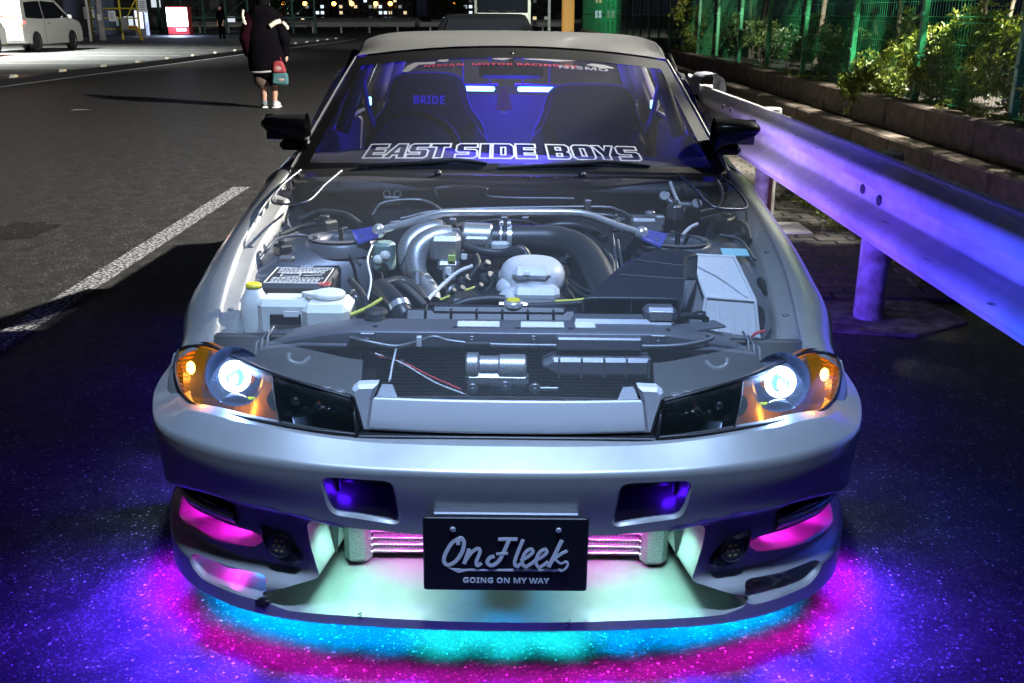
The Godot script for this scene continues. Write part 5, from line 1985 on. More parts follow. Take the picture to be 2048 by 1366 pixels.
func car_shell(root: Node3D) -> void:
	for s in [-1.0, 1.0]:
		var wing := flank(s, -0.405, -1.535, 24, "wing", root, -0.80)
		# inner seat of the bonnet along the wing
		var g := Geo.new()
		var rows := []
		for i in 25:
			var z := lerpf(-0.415, -1.50, i / 24.0)
			var e := hood_edge(z)
			var r := PackedVector3Array()
			for q in [Vector2(0.0, -0.012), Vector2(-0.006, -0.022), Vector2(-0.034, -0.030 - 0.004 * sin(i * 0.9)), Vector2(-0.048, -0.036), Vector2(-0.054, -0.075)]:
				r.append(Vector3(s * (e.x + q.x), e.y + q.y, z))
			rows.append(r)
		g.grid(rows)
		var rail := part("bonnet_seat", g, M.paint, wing)
		for z in [-0.62, -0.98, -1.3]:
			g = Geo.new()
			var e := hood_edge(z)
			g.cyl(Vector3(s * (e.x - 0.022), e.y - 0.028, z), Vector3(s * (e.x - 0.022), e.y - 0.021, z), 0.008, 10, 0.002)
			part("bolt", g, M.steel, wing)
		# doors and rear quarter
		var d := flank(s, -1.545, -2.48, 12, "door", root)
		g = Geo.new()
		g.box(Vector3(s * 0.872, 0.73, -2.32), Vector3(0.03, 0.03, 0.16), 0.01)
		part("handle", g, M.paint, d)
		d = flank(s, -2.49, -3.30, 10, "door", root)
		g = Geo.new()
		g.box(Vector3(s * 0.872, 0.74, -3.12), Vector3(0.03, 0.03, 0.16), 0.01)
		part("handle", g, M.paint, d)
		flank(s, -3.31, -4.62, 16, "rear_quarter", root, -3.52)
		# sill skirt
		g = Geo.new()
		g.box(Vector3(s * 0.80, 0.19, -2.16), Vector3(0.10, 0.09, 1.9), 0.03)
		part("side_skirt", g, M.paint, root)
	# see-through bonnet
	var g := Geo.new()
	var rows := []
	for i in 29:
		var r := PackedVector3Array()
		for j in 41:
			r.append(hood_at(lerpf(-1.0, 1.0, j / 40.0), i / 28.0))
		rows.append(r)
	g.grid(rows)
	var hood := part("bonnet", g, M.ghost_paint, root, "see-through bonnet with the engine bay visible below")
	g = Geo.new()
	rows = [PackedVector3Array(), PackedVector3Array(), PackedVector3Array()]
	for j in 41:
		var u := lerpf(-1.0, 1.0, j / 40.0)
		var p := hood_at(u, 1.0)
		rows[0].append(p + Vector3(0, 0.0005, 0))
		rows[1].append(p + Vector3(0, -0.014, 0.008))
		rows[2].append(p + Vector3(0, -0.026, -0.004))
	g.grid(rows)
	part("front_lip", g, M.ghost_edge, hood)
	for s in [-1.0, 1.0]:
		g = Geo.new()
		rows = []
		for i in 7:
			var r := PackedVector3Array()
			for j in 19:
				r.append(hood_at(s * lerpf(0.44, 1.0, j / 18.0), lerpf(0.915, 1.0, i / 6.0)) + Vector3(0, 0.003, 0))
			rows.append(r)
		g.grid(rows)
		part("nose_edge", g, M.ghost_edge, hood)
		# louvred vent in each rear corner of the bonnet
		g = Geo.new()
		var loop := []
		for q in [Vector2(0.94, 0.03), Vector2(0.97, 0.15), Vector2(0.955, 0.27), Vector2(0.86, 0.30), Vector2(0.78, 0.28), Vector2(0.76, 0.15), Vector2(0.735, 0.03)]:
			loop.append(hood_at(s * q.x, q.y) + Vector3(0, 0.003, 0))
		g.tube(curve(loop, 5), 0.004, 6)
		part("vent_rim", g, M.steel, hood)
		for k in 5:
			g = Geo.new()
			var t := 0.05 + 0.05 * k
			var a := hood_at(s * 0.945, t) + Vector3(0, 0.002, 0)
			var b := hood_at(s * 0.915, t + 0.035) + Vector3(0, 0.002, 0)
			var c := hood_at(s * 0.90, t + 0.005) + Vector3(0, -0.004, 0)
			g.flat(a, b, c)
			g.flat(a + Vector3(0, -0.004, 0), b + Vector3(0, -0.004, 0), c + Vector3(0, -0.004, 0))
			part("slat", g, M.plastic, hood)
		g = Geo.new()
		var pz := hood_at(s * 0.30, 0.05)
		g.ball(pz + Vector3(0, 0.006, 0), Vector3(0.012, 0.010, 0.012), 12, 8)
		part("washer_jet", g, M.gloss_black, hood)
	# flat grille bar between the lamps, with upturned angular ends
	g = Geo.new()
	rows = []
	for i in 25:
		var t := lerpf(-1.0, 1.0, i / 24.0)
		var r := PackedVector3Array()
		for q in [Vector3(0.270, 0.628, -0.104), Vector3(0.272, 0.637, -0.094), Vector3(0.272, 0.638, -0.089), Vector3(0.274, 0.634, -0.085), Vector3(0.279, 0.596, -0.079), Vector3(0.282, 0.576, -0.077), Vector3(0.283, 0.569, -0.080), Vector3(0.283, 0.566, -0.088), Vector3(0.283, 0.566, -0.115)]:
			r.append(Vector3(q.x * t, q.y, q.z + plan_at(absf(q.x * t)).y))
		rows.append(r)
	g.grid(rows)
	var bar := part("grille_bar", g, M.silver, root)
	for s in [-1.0, 1.0]:
		g = Geo.new()
		var pr := PackedVector2Array([Vector2(0.283, 0.566), Vector2(0.298, 0.564), Vector2(0.307, 0.605), Vector2(0.316, 0.641), Vector2(0.315, 0.656), Vector2(0.303, 0.666), Vector2(0.262, 0.668), Vector2(0.270, 0.642), Vector2(0.273, 0.637)])
		if s < 0.0:
			pr = mirror(pr)
		g.prism(pr, Transform3D(Basis(), Vector3(0, 0, -0.092)), 0.03, 0.007)
		part("end_piece", g, M.silver, bar)
		g = Geo.new()
		g.prism(mirror(PackedVector2Array([Vector2(0.300, 0.566), Vector2(0.311, 0.566), Vector2(0.321, 0.625), Vector2(0.318, 0.640), Vector2(0.309, 0.605)])) if s < 0.0 else PackedVector2Array([Vector2(0.300, 0.566), Vector2(0.311, 0.566), Vector2(0.321, 0.625), Vector2(0.318, 0.640), Vector2(0.309, 0.605)]), Transform3D(Basis(), Vector3(0, 0, -0.090)), 0.05, 0.002)
		part("side_gap", g, M.trim, bar)
		g = Geo.new()
		plate_quad(g, Vector3(s * 0.258, 0.656, -0.13), Vector3(s * 0.237, 0.655, -0.13), Vector3(s * 0.223, 0.638, -0.100), Vector3(s * 0.267, 0.640, -0.100), 0.003)
		part("clip_plate", g, M.steel, bar)
	g = Geo.new()
	g.box(Vector3(0, 0.560, -0.115), Vector3(0.62, 0.008, 0.08), 0.002)
	part("gap_strip", g, M.trim, bar)
	# roof
	g = Geo.new()
	rows = []
	for i in 25:
		var r := PackedVector3Array()
		for j in 33:
			r.append(roof_at(lerpf(-1.0, 1.0, j / 32.0), i / 24.0))
		rows.append(r)
	g.grid(rows)
	part("roof", g, M.paint, root)
	g = Geo.new()
	rows = []
	for i in 25:
		var r := PackedVector3Array()
		for j in 33:
			r.append(roof_at(lerpf(-0.97, 0.97, j / 32.0), i / 24.0) - Vector3(0, 0.025, 0))
		rows.append(r)
	g.grid(rows)
	part("headlining", g, M.cabin_pale, root)
	for s in [-1.0, 1.0]:
		# windscreen pillars, roof rails
		g = Geo.new()
		rows = []
		for i in 20:
			var v := i / 19.0
			var e := glass_at(s, v * 1.03)
			var r := PackedVector3Array()
			for q in [Vector3(-0.006, -0.006, -0.012), Vector3(0.003, 0.003, 0.0), Vector3(0.013, 0.002, -0.012), Vector3(0.024, -0.012, -0.045), Vector3(0.022, -0.024, -0.075), Vector3(-0.005, -0.024, -0.075)]:
				r.append(e + Vector3(s * q.x, q.y, q.z))
			rows.append(r)
		g.grid(rows)
		part("pillar", g, M.paint, root)
		g = Geo.new()
		rows = []
		for i in 20:
			var w := i / 19.0
			var e := roof_at(s, w)
			var r := PackedVector3Array()
			for q in [Vector3(0.0, 0.0, 0), Vector3(0.016, -0.014, 0), Vector3(0.026, -0.038, 0), Vector3(0.022, -0.052, 0), Vector3(-0.02, -0.052, 0)]:
				r.append(e + Vector3(s * q.x, q.y, q.z))
			rows.append(r)
		g.grid(rows)
		part("roof_rail", g, M.paint, root)
		g = Geo.new()
		g.tube([Vector3(s * 0.79, 0.90, -2.49), Vector3(s * 0.66, 1.215, -2.62)], 0.028, 8)
		part("door_pillar", g, M.trim, root)
		g = Geo.new()
		g.tube([Vector3(s * 0.76, 0.91, -3.75), Vector3(s * 0.60, 1.20, -3.32)], [0.06, 0.04], 8)
		part("rear_pillar", g, M.paint, root)
		# door mirror: a smooth black shell on a short foot
		var mir := Node3D.new()
		put("door_mirror", mir, root)
		g = Geo.new()
		rows = []
		for i in 23:
			var t := 1.0 - pow(1.0 - i / 22.0, 2.0)
			var ln := PackedVector3Array()
			# sections along the shell from the foot outwards
			var w := sqrt(maxf(0.0, 1.0 - pow(t, 4.5)))
			var cx := 0.690 + 0.158 * t
			var top := 1.054 - 0.004 * t
			var bot := lerpf(0.930, 0.985, sqrt(t))
			var hh := (top - bot) * 0.5 * w
			var cy := (top + bot) * 0.5
			for k in 18:
				var a := TAU * k / 18.0
				ln.append(Vector3(s * cx, cy + sin(a) * hh, -1.63 + cos(a) * 0.055 * w))
			rows.append(ln)
		g.grid(rows, true)
		part("shell", g, M.gloss_black, mir)
		g = Geo.new()
		g.box(Vector3(s * 0.735, 0.945, -1.655), Vector3(0.11, 0.035, 0.06), 0.012)
		part("foot", g, M.trim, mir)
		g = Geo.new()
		g.box(Vector3(s * 0.78, 1.00, -1.688), Vector3(0.13, 0.085, 0.006), 0.002)
		part("mirror_glass", g, M.chrome, mir)
	# boot and tail
	g = Geo.new()
	g.patch(func(u: float, w: float) -> Vector3: return Vector3(0.715 * u * (1.0 - 0.03 * w), 0.93 + 0.015 * (1 - u * u) - 0.02 * w * w, lerpf(-3.86, -4.60, w)), Vector2(-1, 0), Vector2(1, 1), 16, 8)
	part("boot_lid", g, M.paint, root)
	g = Geo.new()
	g.patch(func(u: float, w: float) -> Vector3: return Vector3(0.80 * u, lerpf(0.18, 0.93, w), -4.60 - 0.10 * (1 - u * u) * (1.0 - 0.5 * w)), Vector2(-1, 0), Vector2(1, 1), 16, 8)
	var tail := part("tail_panel", g, M.paint, root)
	for s in [-1.0, 1.0]:
		for x in [0.62, 0.42]:
			g = Geo.new()
			g.cyl(Vector3(s * x, 0.76, -4.62), Vector3(s * x, 0.76, -4.70), 0.075, 20, 0.01)
			part("tail_lamp", g, mat(0.3, 0.01, 0.01, 0.2), tail)

func car_glass(root: Node3D) -> void:
	var g := Geo.new()
	var rows := []
	for i in 21:
		var r := PackedVector3Array()
		for j in 33:
			r.append(glass_at(lerpf(-0.985, 0.985, j / 32.0), lerpf(0.0, 1.0, i / 20.0)))
		rows.append(r)
	g.grid(rows)
	var wind := part("windscreen", g, M.glass, root)
	# black printed edge
	var lift := Vector3(0, 0.5, 0.87) * 0.003
	for b in [["top", 0.91, 1.015, -0.995, 0.995], ["bottom", -0.01, 0.035, -0.995, 0.995], ["side", 0.035, 0.91, -0.995, -0.925], ["side", 0.035, 0.91, 0.925, 0.995]]:
		g = Geo.new()
		rows = []
		for i in 9:
			var r := PackedVector3Array()
			for j in 25:
				r.append(glass_at(lerpf(b[3], b[4], j / 24.0), lerpf(b[1], b[2], i / 8.0)) + lift)
			rows.append(r)
		g.grid(rows)
		part("border", g, M.trim, wind)
	# rear window and side windows
	g = Geo.new()
	g.patch(func(u: float, w: float) -> Vector3: return Vector3(lerpf(0.66, 0.57, w) * u, lerpf(0.945, 1.20, w) - 0.03 * u * u, lerpf(-3.84, -3.42, w) + 0.05 * u * u), Vector2(-1, 0), Vector2(1, 1), 12, 6)
	part("rear_window", g, M.rear_glass, root)
	for s in [-1.0, 1.0]:
		for d in [[-1.80, -2.46], [-2.53, -3.28]]:
			g = Geo.new()
			g.patch(func(z: float, w: float) -> Vector3:
				var b := belt(z)
				var zz := lerpf(z, lerpf(z, -2.6, 0.25), w)
				return Vector3(s * lerpf(b.x + 0.005, 0.64, w), lerpf(b.y, 1.175, w), zz), Vector2(d[1], 0), Vector2(d[0], 1), 8, 5)
			part("side_window", g, M.side_glass, root)
	# lettering across the foot of the windscreen, drawn as hollow outlines
	var letters := {
		"E": [[Vector2(0, 0), Vector2(1, 0), Vector2(1, .26), Vector2(.42, .26), Vector2(.42, .38), Vector2(.95, .38), Vector2(.95, .62), Vector2(.42, .62), Vector2(.42, .74), Vector2(1, .74), Vector2(1, 1), Vector2(0, 1)]],
		"A": [[Vector2(0, 0), Vector2(.38, 0), Vector2(.44, .2), Vector2(.66, .2), Vector2(.68, 0), Vector2(1.05, 0), Vector2(.95, 1), Vector2(.45, 1)], [Vector2(.5, .42), Vector2(.64, .42), Vector2(.62, .74)]],
		"S": [[Vector2(0, 0), Vector2(.85, 0), Vector2(1, .12), Vector2(1, .5), Vector2(.88, .6), Vector2(.4, .6), Vector2(.4, .74), Vector2(1, .74), Vector2(1, 1), Vector2(.15, 1), Vector2(0, .88), Vector2(0, .5), Vector2(.12, .4), Vector2(.6, .4), Vector2(.6, .26), Vector2(0, .26)]],
		"T": [[Vector2(.3, 0), Vector2(.7, 0), Vector2(.7, .74), Vector2(1, .74), Vector2(1, 1), Vector2(0, 1), Vector2(0, .74), Vector2(.3, .74)]],
		"I": [[Vector2(0, 0), Vector2(1, 0), Vector2(1, 1), Vector2(0, 1)]],
		"D": [[Vector2(0, 0), Vector2(.82, 0), Vector2(1, .18), Vector2(1, .82), Vector2(.82, 1), Vector2(0, 1)], [Vector2(.4, .24), Vector2(.6, .24), Vector2(.6, .76), Vector2(.4, .76)]],
		"B": [[Vector2(0, 0), Vector2(.85, 0), Vector2(1, .14), Vector2(1, .42), Vector2(.9, .5), Vector2(1, .58), Vector2(1, .86), Vector2(.85, 1), Vector2(0, 1)], [Vector2(.4, .2), Vector2(.62, .2), Vector2(.62, .38), Vector2(.4, .38)], [Vector2(.4, .62), Vector2(.62, .62), Vector2(.62, .8), Vector2(.4, .8)]],
		"O": [[Vector2(.15, 0), Vector2(.85, 0), Vector2(1, .15), Vector2(1, .85), Vector2(.85, 1), Vector2(.15, 1), Vector2(0, .85), Vector2(0, .15)], [Vector2(.4, .24), Vector2(.6, .24), Vector2(.6, .76), Vector2(.4, .76)]],
		"Y": [[Vector2(.3, 0), Vector2(.7, 0), Vector2(.7, .35), Vector2(1.05, 1), Vector2(.65, 1), Vector2(.5, .66), Vector2(.35, 1), Vector2(-.05, 1), Vector2(.3, .35)]],
	}
	var layout := [["E", 240, 350], ["A", 348, 462], ["S", 474, 585], ["T", 592, 700], ["S", 735, 850], ["I", 864, 920], ["D", 932, 1046], ["E", 1056, 1163], ["B", 1224, 1345], ["O", 1360, 1478], ["Y", 1484, 1592], ["S", 1608, 1728]]
	for l in layout:
		g = Geo.new()
		for loop in letters[l[0]]:
			var pts := []
			for p in loop:
				var cx := lerpf(l[1], l[2], p.x)
				var slant := 24.0 * clampf((900.0 - cx) / 600.0, -0.9, 1.0)
				pts.append(Vector2((cx + slant * (p.y - 0.5) - 1027.0) / 1192.0, lerpf(TEXT_V0, TEXT_V1, p.y)))
			var m := pts.size()
			var inn := []
			var outp := []
			for i in m:
				var a: Vector2 = pts[(i - 1 + m) % m]
				var b: Vector2 = pts[i]
				var c: Vector2 = pts[(i + 1) % m]
				var k := Vector2(1.0, 0.85)
				var d1 := ((b - a) / k).normalized()
				var d2 := ((c - b) / k).normalized()
				var nn := (Vector2(-d1.y, d1.x) + Vector2(-d2.y, d2.x))
				nn = nn / maxf(0.35, nn.length_squared() * 0.5) * 0.0044
				inn.append(b + nn * k)
				outp.append(b - nn * k)
			for i in m:
				var j := (i + 1) % m
				var q := []
				for e in [inn[i], inn[j], outp[j], outp[i]]:
					q.append(glass_at(e.x, e.y) + lift * 0.8)
				g.quad(q[0], q[1], q[2], q[3], lift)
		part("lettering", g, M.sticker, wind)
	# sun strip lettering along the top, its large grey letters cut by the black edge
	g = Geo.new()
	g.add_mesh(text_mesh("NISSAN  MOTOR RACING BY", 0.017), Transform3D(Basis().scaled(Vector3(1.95, 1, 1)), Vector3(-0.045, 0, 0)), func(w: Vector3) -> Vector3: return glass_at(w.x * 1.48, 0.845 + w.y * 1.3) + lift * (0.7 + w.z * 50.0))
	part("lettering", g, M.sticker_red, wind)
	g = Geo.new()
	g.add_mesh(text_mesh("NISMO", 0.022), Transform3D(Basis().scaled(Vector3(2.0, 1, 1)), Vector3(0.285, 0, 0)), func(w: Vector3) -> Vector3: return glass_at(w.x * 1.48, 0.835 + w.y * 1.3) + lift * (0.7 + w.z * 50.0))
	part("lettering", g, M.sticker_grey, wind)
	for shp in [[[Vector2(-0.64, 0.80), Vector2(-0.60, 0.795), Vector2(-0.55, 0.865), Vector2(-0.46, 0.86), Vector2(-0.42, 0.93), Vector2(-0.37, 0.93), Vector2(-0.38, 0.88), Vector2(-0.46, 0.885), Vector2(-0.58, 0.89), Vector2(-0.62, 0.86)]], [[Vector2(-0.12, 0.90), Vector2(-0.05, 0.885), Vector2(0.02, 0.91), Vector2(-0.05, 0.92)]], [[Vector2(0.06, 0.90), Vector2(0.28, 0.885), Vector2(0.40, 0.91), Vector2(0.2, 0.92)]], [[Vector2(0.44, 0.87), Vector2(0.53, 0.85), Vector2(0.62, 0.86), Vector2(0.56, 0.885), Vector2(0.48, 0.89)]]]:
		g = Geo.new()
		g.patch(func(a: float, b: float) -> Vector3: return glass_at(a, b) + lift * 0.6, Vector2(-0.7, 0.75), Vector2(0.7, 0.95), 40, 6, rounded(shp[0], 0.01))
		part("strip_letter", g, M.sticker_grey, wind)
	# wipers and the black cowl under the glass
	g = Geo.new()
	rows = []
	for i in 25:
		var u := lerpf(-0.99, 0.99, i / 24.0)
		var a := hood_at(u, 0.0)
		var b := glass_at(u, 0.0)
		var r := PackedVector3Array()
		r.append(a + Vector3(0, -0.012, 0.02)); r.append(a + Vector3(0, -0.010, -0.004)); r.append(b + Vector3(0, -0.012, 0.004)); r.append(b + Vector3(0, -0.002, 0.0))
		rows.append(r)
	g.grid(rows)
	var cowl := part("cowl", g, M.trim, root)
	for w in [[-0.42, -0.10, 0.30], [0.20, 0.62, 0.30]]:
		g = Geo.new()
		var ln := []
		for k in 9:
			var t := k / 8.0
			ln.append(glass_at(lerpf(w[0], w[1], t) , 0.030 + 0.02 * sin(PI * t)) + lift * 2.6)
		g.tube(ln, [0.006, 0.007, 0.008, 0.008, 0.008, 0.008, 0.007, 0.006, 0.004], 6)
		part("wiper_blade", g, M.rubber, cowl)
		g = Geo.new()
		g.tube([glass_at(w[0] - 0.25, 0.0) + lift * 3.0, glass_at(lerpf(w[0], w[1], 0.25), 0.03) + lift * 5.0, glass_at(lerpf(w[0], w[1], 0.5), 0.045) + lift * 5.0], [0.010, 0.007, 0.005], 6)
		part("wiper_arm", g, M.gloss_black, cowl)

const TEXT_V0 = 0.07
const TEXT_V1 = 0.172

func bucket(s: float, at: Vector3, h: float, w_head: float, w_sh: float) -> Array:
	# front outline of a seat back, standing at `at`
	return [Vector2(-w_sh * 0.46, 0.0), Vector2(w_sh * 0.46, 0.0), Vector2(w_sh * 0.52, h * 0.42), Vector2(w_sh * 0.47, h * 0.62), Vector2(w_head * 0.56, h * 0.74), Vector2(w_head * 0.5, h * 0.95), Vector2(w_head * 0.3, h), Vector2(-w_head * 0.3, h), Vector2(-w_head * 0.5, h * 0.95), Vector2(-w_head * 0.56, h * 0.74), Vector2(-w_sh * 0.47, h * 0.62), Vector2(-w_sh * 0.52, h * 0.42)]

func car_cabin(root: Node3D) -> void:
	var g := Geo.new()
	g.box(Vector3(0, 0.30, -2.7), Vector3(1.5, 0.04, 2.5), 0.0)
	part("floor_pan", g, M.cabin, root)
	# dashboard
	g = Geo.new()
	var rows := []
	for i in 17:
		var x := lerpf(-0.70, 0.70, i / 16.0)
		var r := PackedVector3Array()
		var hump := 0.035 * exp(-pow((x + 0.36) / 0.2, 2.0))
		var zb := -1.34 - 0.2 * pow(x / 0.7, 2.0)
		for q in [Vector2(zb, 0.895), Vector2(-1.60, 0.905 + hump * 0.5), Vector2(-1.74, 0.905 + hump), Vector2(-1.80, 0.87 + hump), Vector2(-1.80, 0.70), Vector2(-1.70, 0.45)]:
			r.append(Vector3(x, q.y, minf(q.x, zb)))
		rows.append(r)
	g.grid(rows)
	part("dashboard", g, M.cabin, root)
	# steering wheel on the driver's side
	var sw := Node3D.new()
	put("steering_wheel", sw, root)
	sw.position = Vector3(-0.36, 0.86, -1.92)
	sw.rotation = Vector3(-0.42, 0, 0)
	g = Geo.new()
	var ring := []
	for k in 37:
		var a := TAU * k / 36.0
		ring.append(Vector3(cos(a) * 0.175, sin(a) * 0.175, 0))
	g.tube(ring, 0.014, 8, false)
	part("rim", g, M.seat, sw)
	g = Geo.new()
	for a in [0.0, PI * 0.5 * 3.0, PI]:
		g.box(Vector3(cos(a) * 0.09, sin(a) * 0.09, 0.01), Vector3(0.16, 0.035, 0.01), 0.003, Basis(Vector3(0, 0, 1), a))
	g.cyl(Vector3(0, 0, -0.02), Vector3(0, 0, 0.05), 0.045, 18, 0.008)
	part("spokes", g, M.steel, sw)
	# seats
	for q in [[-0.352, 0.62, 0.54, 0.31, 0.50, "driver"], [0.335, 0.60, 0.50, 0.36, 0.50, "passenger"]]:
		var seat := Node3D.new()
		put("seat", seat, root)
		seat.position = Vector3(q[0], 0.60, -2.48)
		seat.rotation = Vector3(-0.10, 0, 0)
		var out := rounded(bucket(1.0, Vector3.ZERO, q[2], q[3], q[4]), 0.06, 5)
		g = Geo.new()
		g.prism(out, Transform3D(Basis(), Vector3(0, 0, 0.06)), 0.12, 0.025)
		part("backrest", g, M.seat, seat)
		g = Geo.new()
		var pip := []
		for p in out:
			pip.append(Vector3(p.x * 1.0, p.y, 0.036))
		pip.append(pip[0])
		g.tube(pip, 0.0045, 5, false)
		part("painted_lit_edge", g, M.seat_edge, seat)  # pale tube paints the light caught along the seat edge
		g = Geo.new()
		for s in [-1.0, 1.0]:
			g.prism(rounded([Vector2(s * 0.16, 0.02), Vector2(s * 0.25, 0.02), Vector2(s * 0.26, 0.26), Vector2(s * 0.20, 0.33), Vector2(s * 0.15, 0.26)], 0.03), Transform3D(Basis(), Vector3(0, 0, 0.14)), 0.12, 0.03)
		part("side_bolster", g, M.seat, seat)
		g = Geo.new()
		g.box(Vector3(0, -0.12, 0.28), Vector3(0.46, 0.14, 0.48), 0.04)
		part("cushion", g, M.seat, seat)
		if q[5] == "driver":
			g = Geo.new()
			g.add_mesh(text_mesh("BRIDE", 0.034, true), Transform3D(Basis(), Vector3(0.008, 0.428, 0.0625)))
			part("lettering", g, M.sticker, seat)
	g = Geo.new()
	g.box(Vector3(0, 0.78, -3.35), Vector3(1.25, 0.5, 0.16), 0.05, Basis(Vector3(1, 0, 0), -0.2))
	g.box(Vector3(0, 0.50, -3.1), Vector3(1.25, 0.16, 0.5), 0.05)
	part("rear_bench", g, M.cabin, root)
	g = Geo.new()
	g.box(Vector3(0, 0.94, -3.62), Vector3(1.3, 0.02, 0.45), 0.005)
	part("parcel_shelf", g, M.cabin_pale, root)
	for s in [-1.0, 1.0]:
		g = Geo.new()
		g.box(Vector3(s * 0.755, 0.66, -2.4), Vector3(0.04, 0.46, 1.7), 0.015)
		part("door_card", g, M.cabin, root)
		g = Geo.new()
		g.tube([Vector3(s * 0.715, 0.90, -2.46), Vector3(s * 0.615, 1.19, -2.58)], 0.03, 8)
		part("pillar_cover", g, M.cabin, root)
		g = Geo.new()
		g.tube([Vector3(s * 0.635, 1.12, -2.56), Vector3(s * 0.60, 1.0, -2.45), Vector3(s * 0.56, 0.86, -2.46)], 0.012, 5)
		part("belt", g, M.seat_edge, root)
		g = Geo.new()
		g.tube([Vector3(s * 0.66, 0.96, -3.70), Vector3(s * 0.55, 1.19, -3.36)], 0.035, 8)
		part("pillar_cover", g, M.cabin_pale, root)
		# long LED bar slung from the roof
		var led := Node3D.new()
		put("led_bar_light", led, root)
		led.position = Vector3(0.133 * s - 0.022, 1.062, -2.72)
		g = Geo.new()
		g.box(Vector3.ZERO, Vector3(0.165, 0.020, 0.02), 0.006)
		part("diffuser", g, glow(0.10, 0.50, 1.0, 12.0), led)
		g = Geo.new()
		g.box(Vector3(0, 0.016, -0.006), Vector3(0.19, 0.012, 0.03), 0.003)
		g.cyl(Vector3(-0.06, 0.02, -0.006), Vector3(-0.06, 0.2, -0.006), 0.004, 6)
		g.cyl(Vector3(0.06, 0.02, -0.006), Vector3(0.06, 0.2, -0.006), 0.004, 6)
		part("housing", g, M.trim, led)
		omni("cabin_light", led, Vector3(0, -0.03, 0.05), Color(0.18, 0.10, 1.0), CABIN_E * 1.3, 0.06)
		# small side lights by the doors
		g = Geo.new()
		g.box(Vector3(s * 0.60, 1.02, -2.52), Vector3(0.012, 0.035, 0.012), 0.003)
		part("side_light", g, glow(0.2, 0.6, 1.0, 6.0), root)
	# added violet strip under the rear of the roof, tints the headlining
	g = Geo.new()
	g.box(Vector3(0, 1.205, -2.98), Vector3(0.9, 0.012, 0.02), 0.003)
	part("added_strip_light", g, glow(0.16, 0.08, 1.0, 5.0), root)
	omni("cabin_light", root, Vector3(0.0, 1.18, -2.95), Color(0.22, 0.10, 1.0), CABIN_E * 1.8, 0.1)
	omni("cabin_light", root, Vector3(0.0, 0.80, -1.95), Color(0.10, 0.06, 1.0), CABIN_E * 0.8, 0.1)
	# mirror inside
	g = Geo.new()
	g.box(Vector3(-0.0, 1.178, -1.99), Vector3(0.24, 0.055, 0.03), 0.014)
	g.cyl(Vector3(0, 1.20, -1.995), Vector3(0, 1.235, -2.03), 0.012, 8)
	part("rear_view_mirror", g, M.trim, root)

const CABIN_E = 0.42

func build_freshener() -> void:
	# cardboard tree on a thread from the inside mirror
	var root := thing("air_freshener", "pink tree shaped air freshener hanging between the two blue light bars", "air freshener", Vector3(-0.03, 1.075, -3.70))
	var g := Geo.new()
	var half := [Vector2(0.010, -0.052), Vector2(0.010, -0.034), Vector2(0.034, -0.034), Vector2(0.024, -0.012), Vector2(0.030, -0.012), Vector2(0.019, 0.010), Vector2(0.024, 0.010), Vector2(0.012, 0.034), Vector2(0.004, 0.046)]
	var poly := PackedVector2Array()
	for p in half: poly.append(p)
	for i in half.size(): poly.append(Vector2(-half[half.size() - 1 - i].x, half[half.size() - 1 - i].y))
	g.prism(poly, Transform3D(Basis(), Vector3.ZERO), 0.002)
	part("card", g, M.fresh, root)
	g = Geo.new()
	g.rod(Vector3(0, 0.045, 0), Vector3(0.02, 0.095, -0.01), 0.001, 4)
	part("thread", g, M.white_wire, root)
	g = Geo.new()
	g.box(Vector3(0, -0.044, 0.0015), Vector3(0.026, 0.012, 0.001))
	part("label", g, M.white_label, root)

func plate_quad(g: Geo, a: Vector3, b: Vector3, c: Vector3, d: Vector3, thick: float) -> void:
	var n := (b - a).cross(c - a).normalized()
	if n.y < 0.0:
		n = -n
	var e := n * thick
	g.quad(a, b, c, d, n)
	g.quad(a - e, b - e, c - e, d - e, -n)
	for s in [[a, b], [b, c], [c, d], [d, a]]:
		g.quad(s[0], s[1], s[1] - e, s[0] - e)

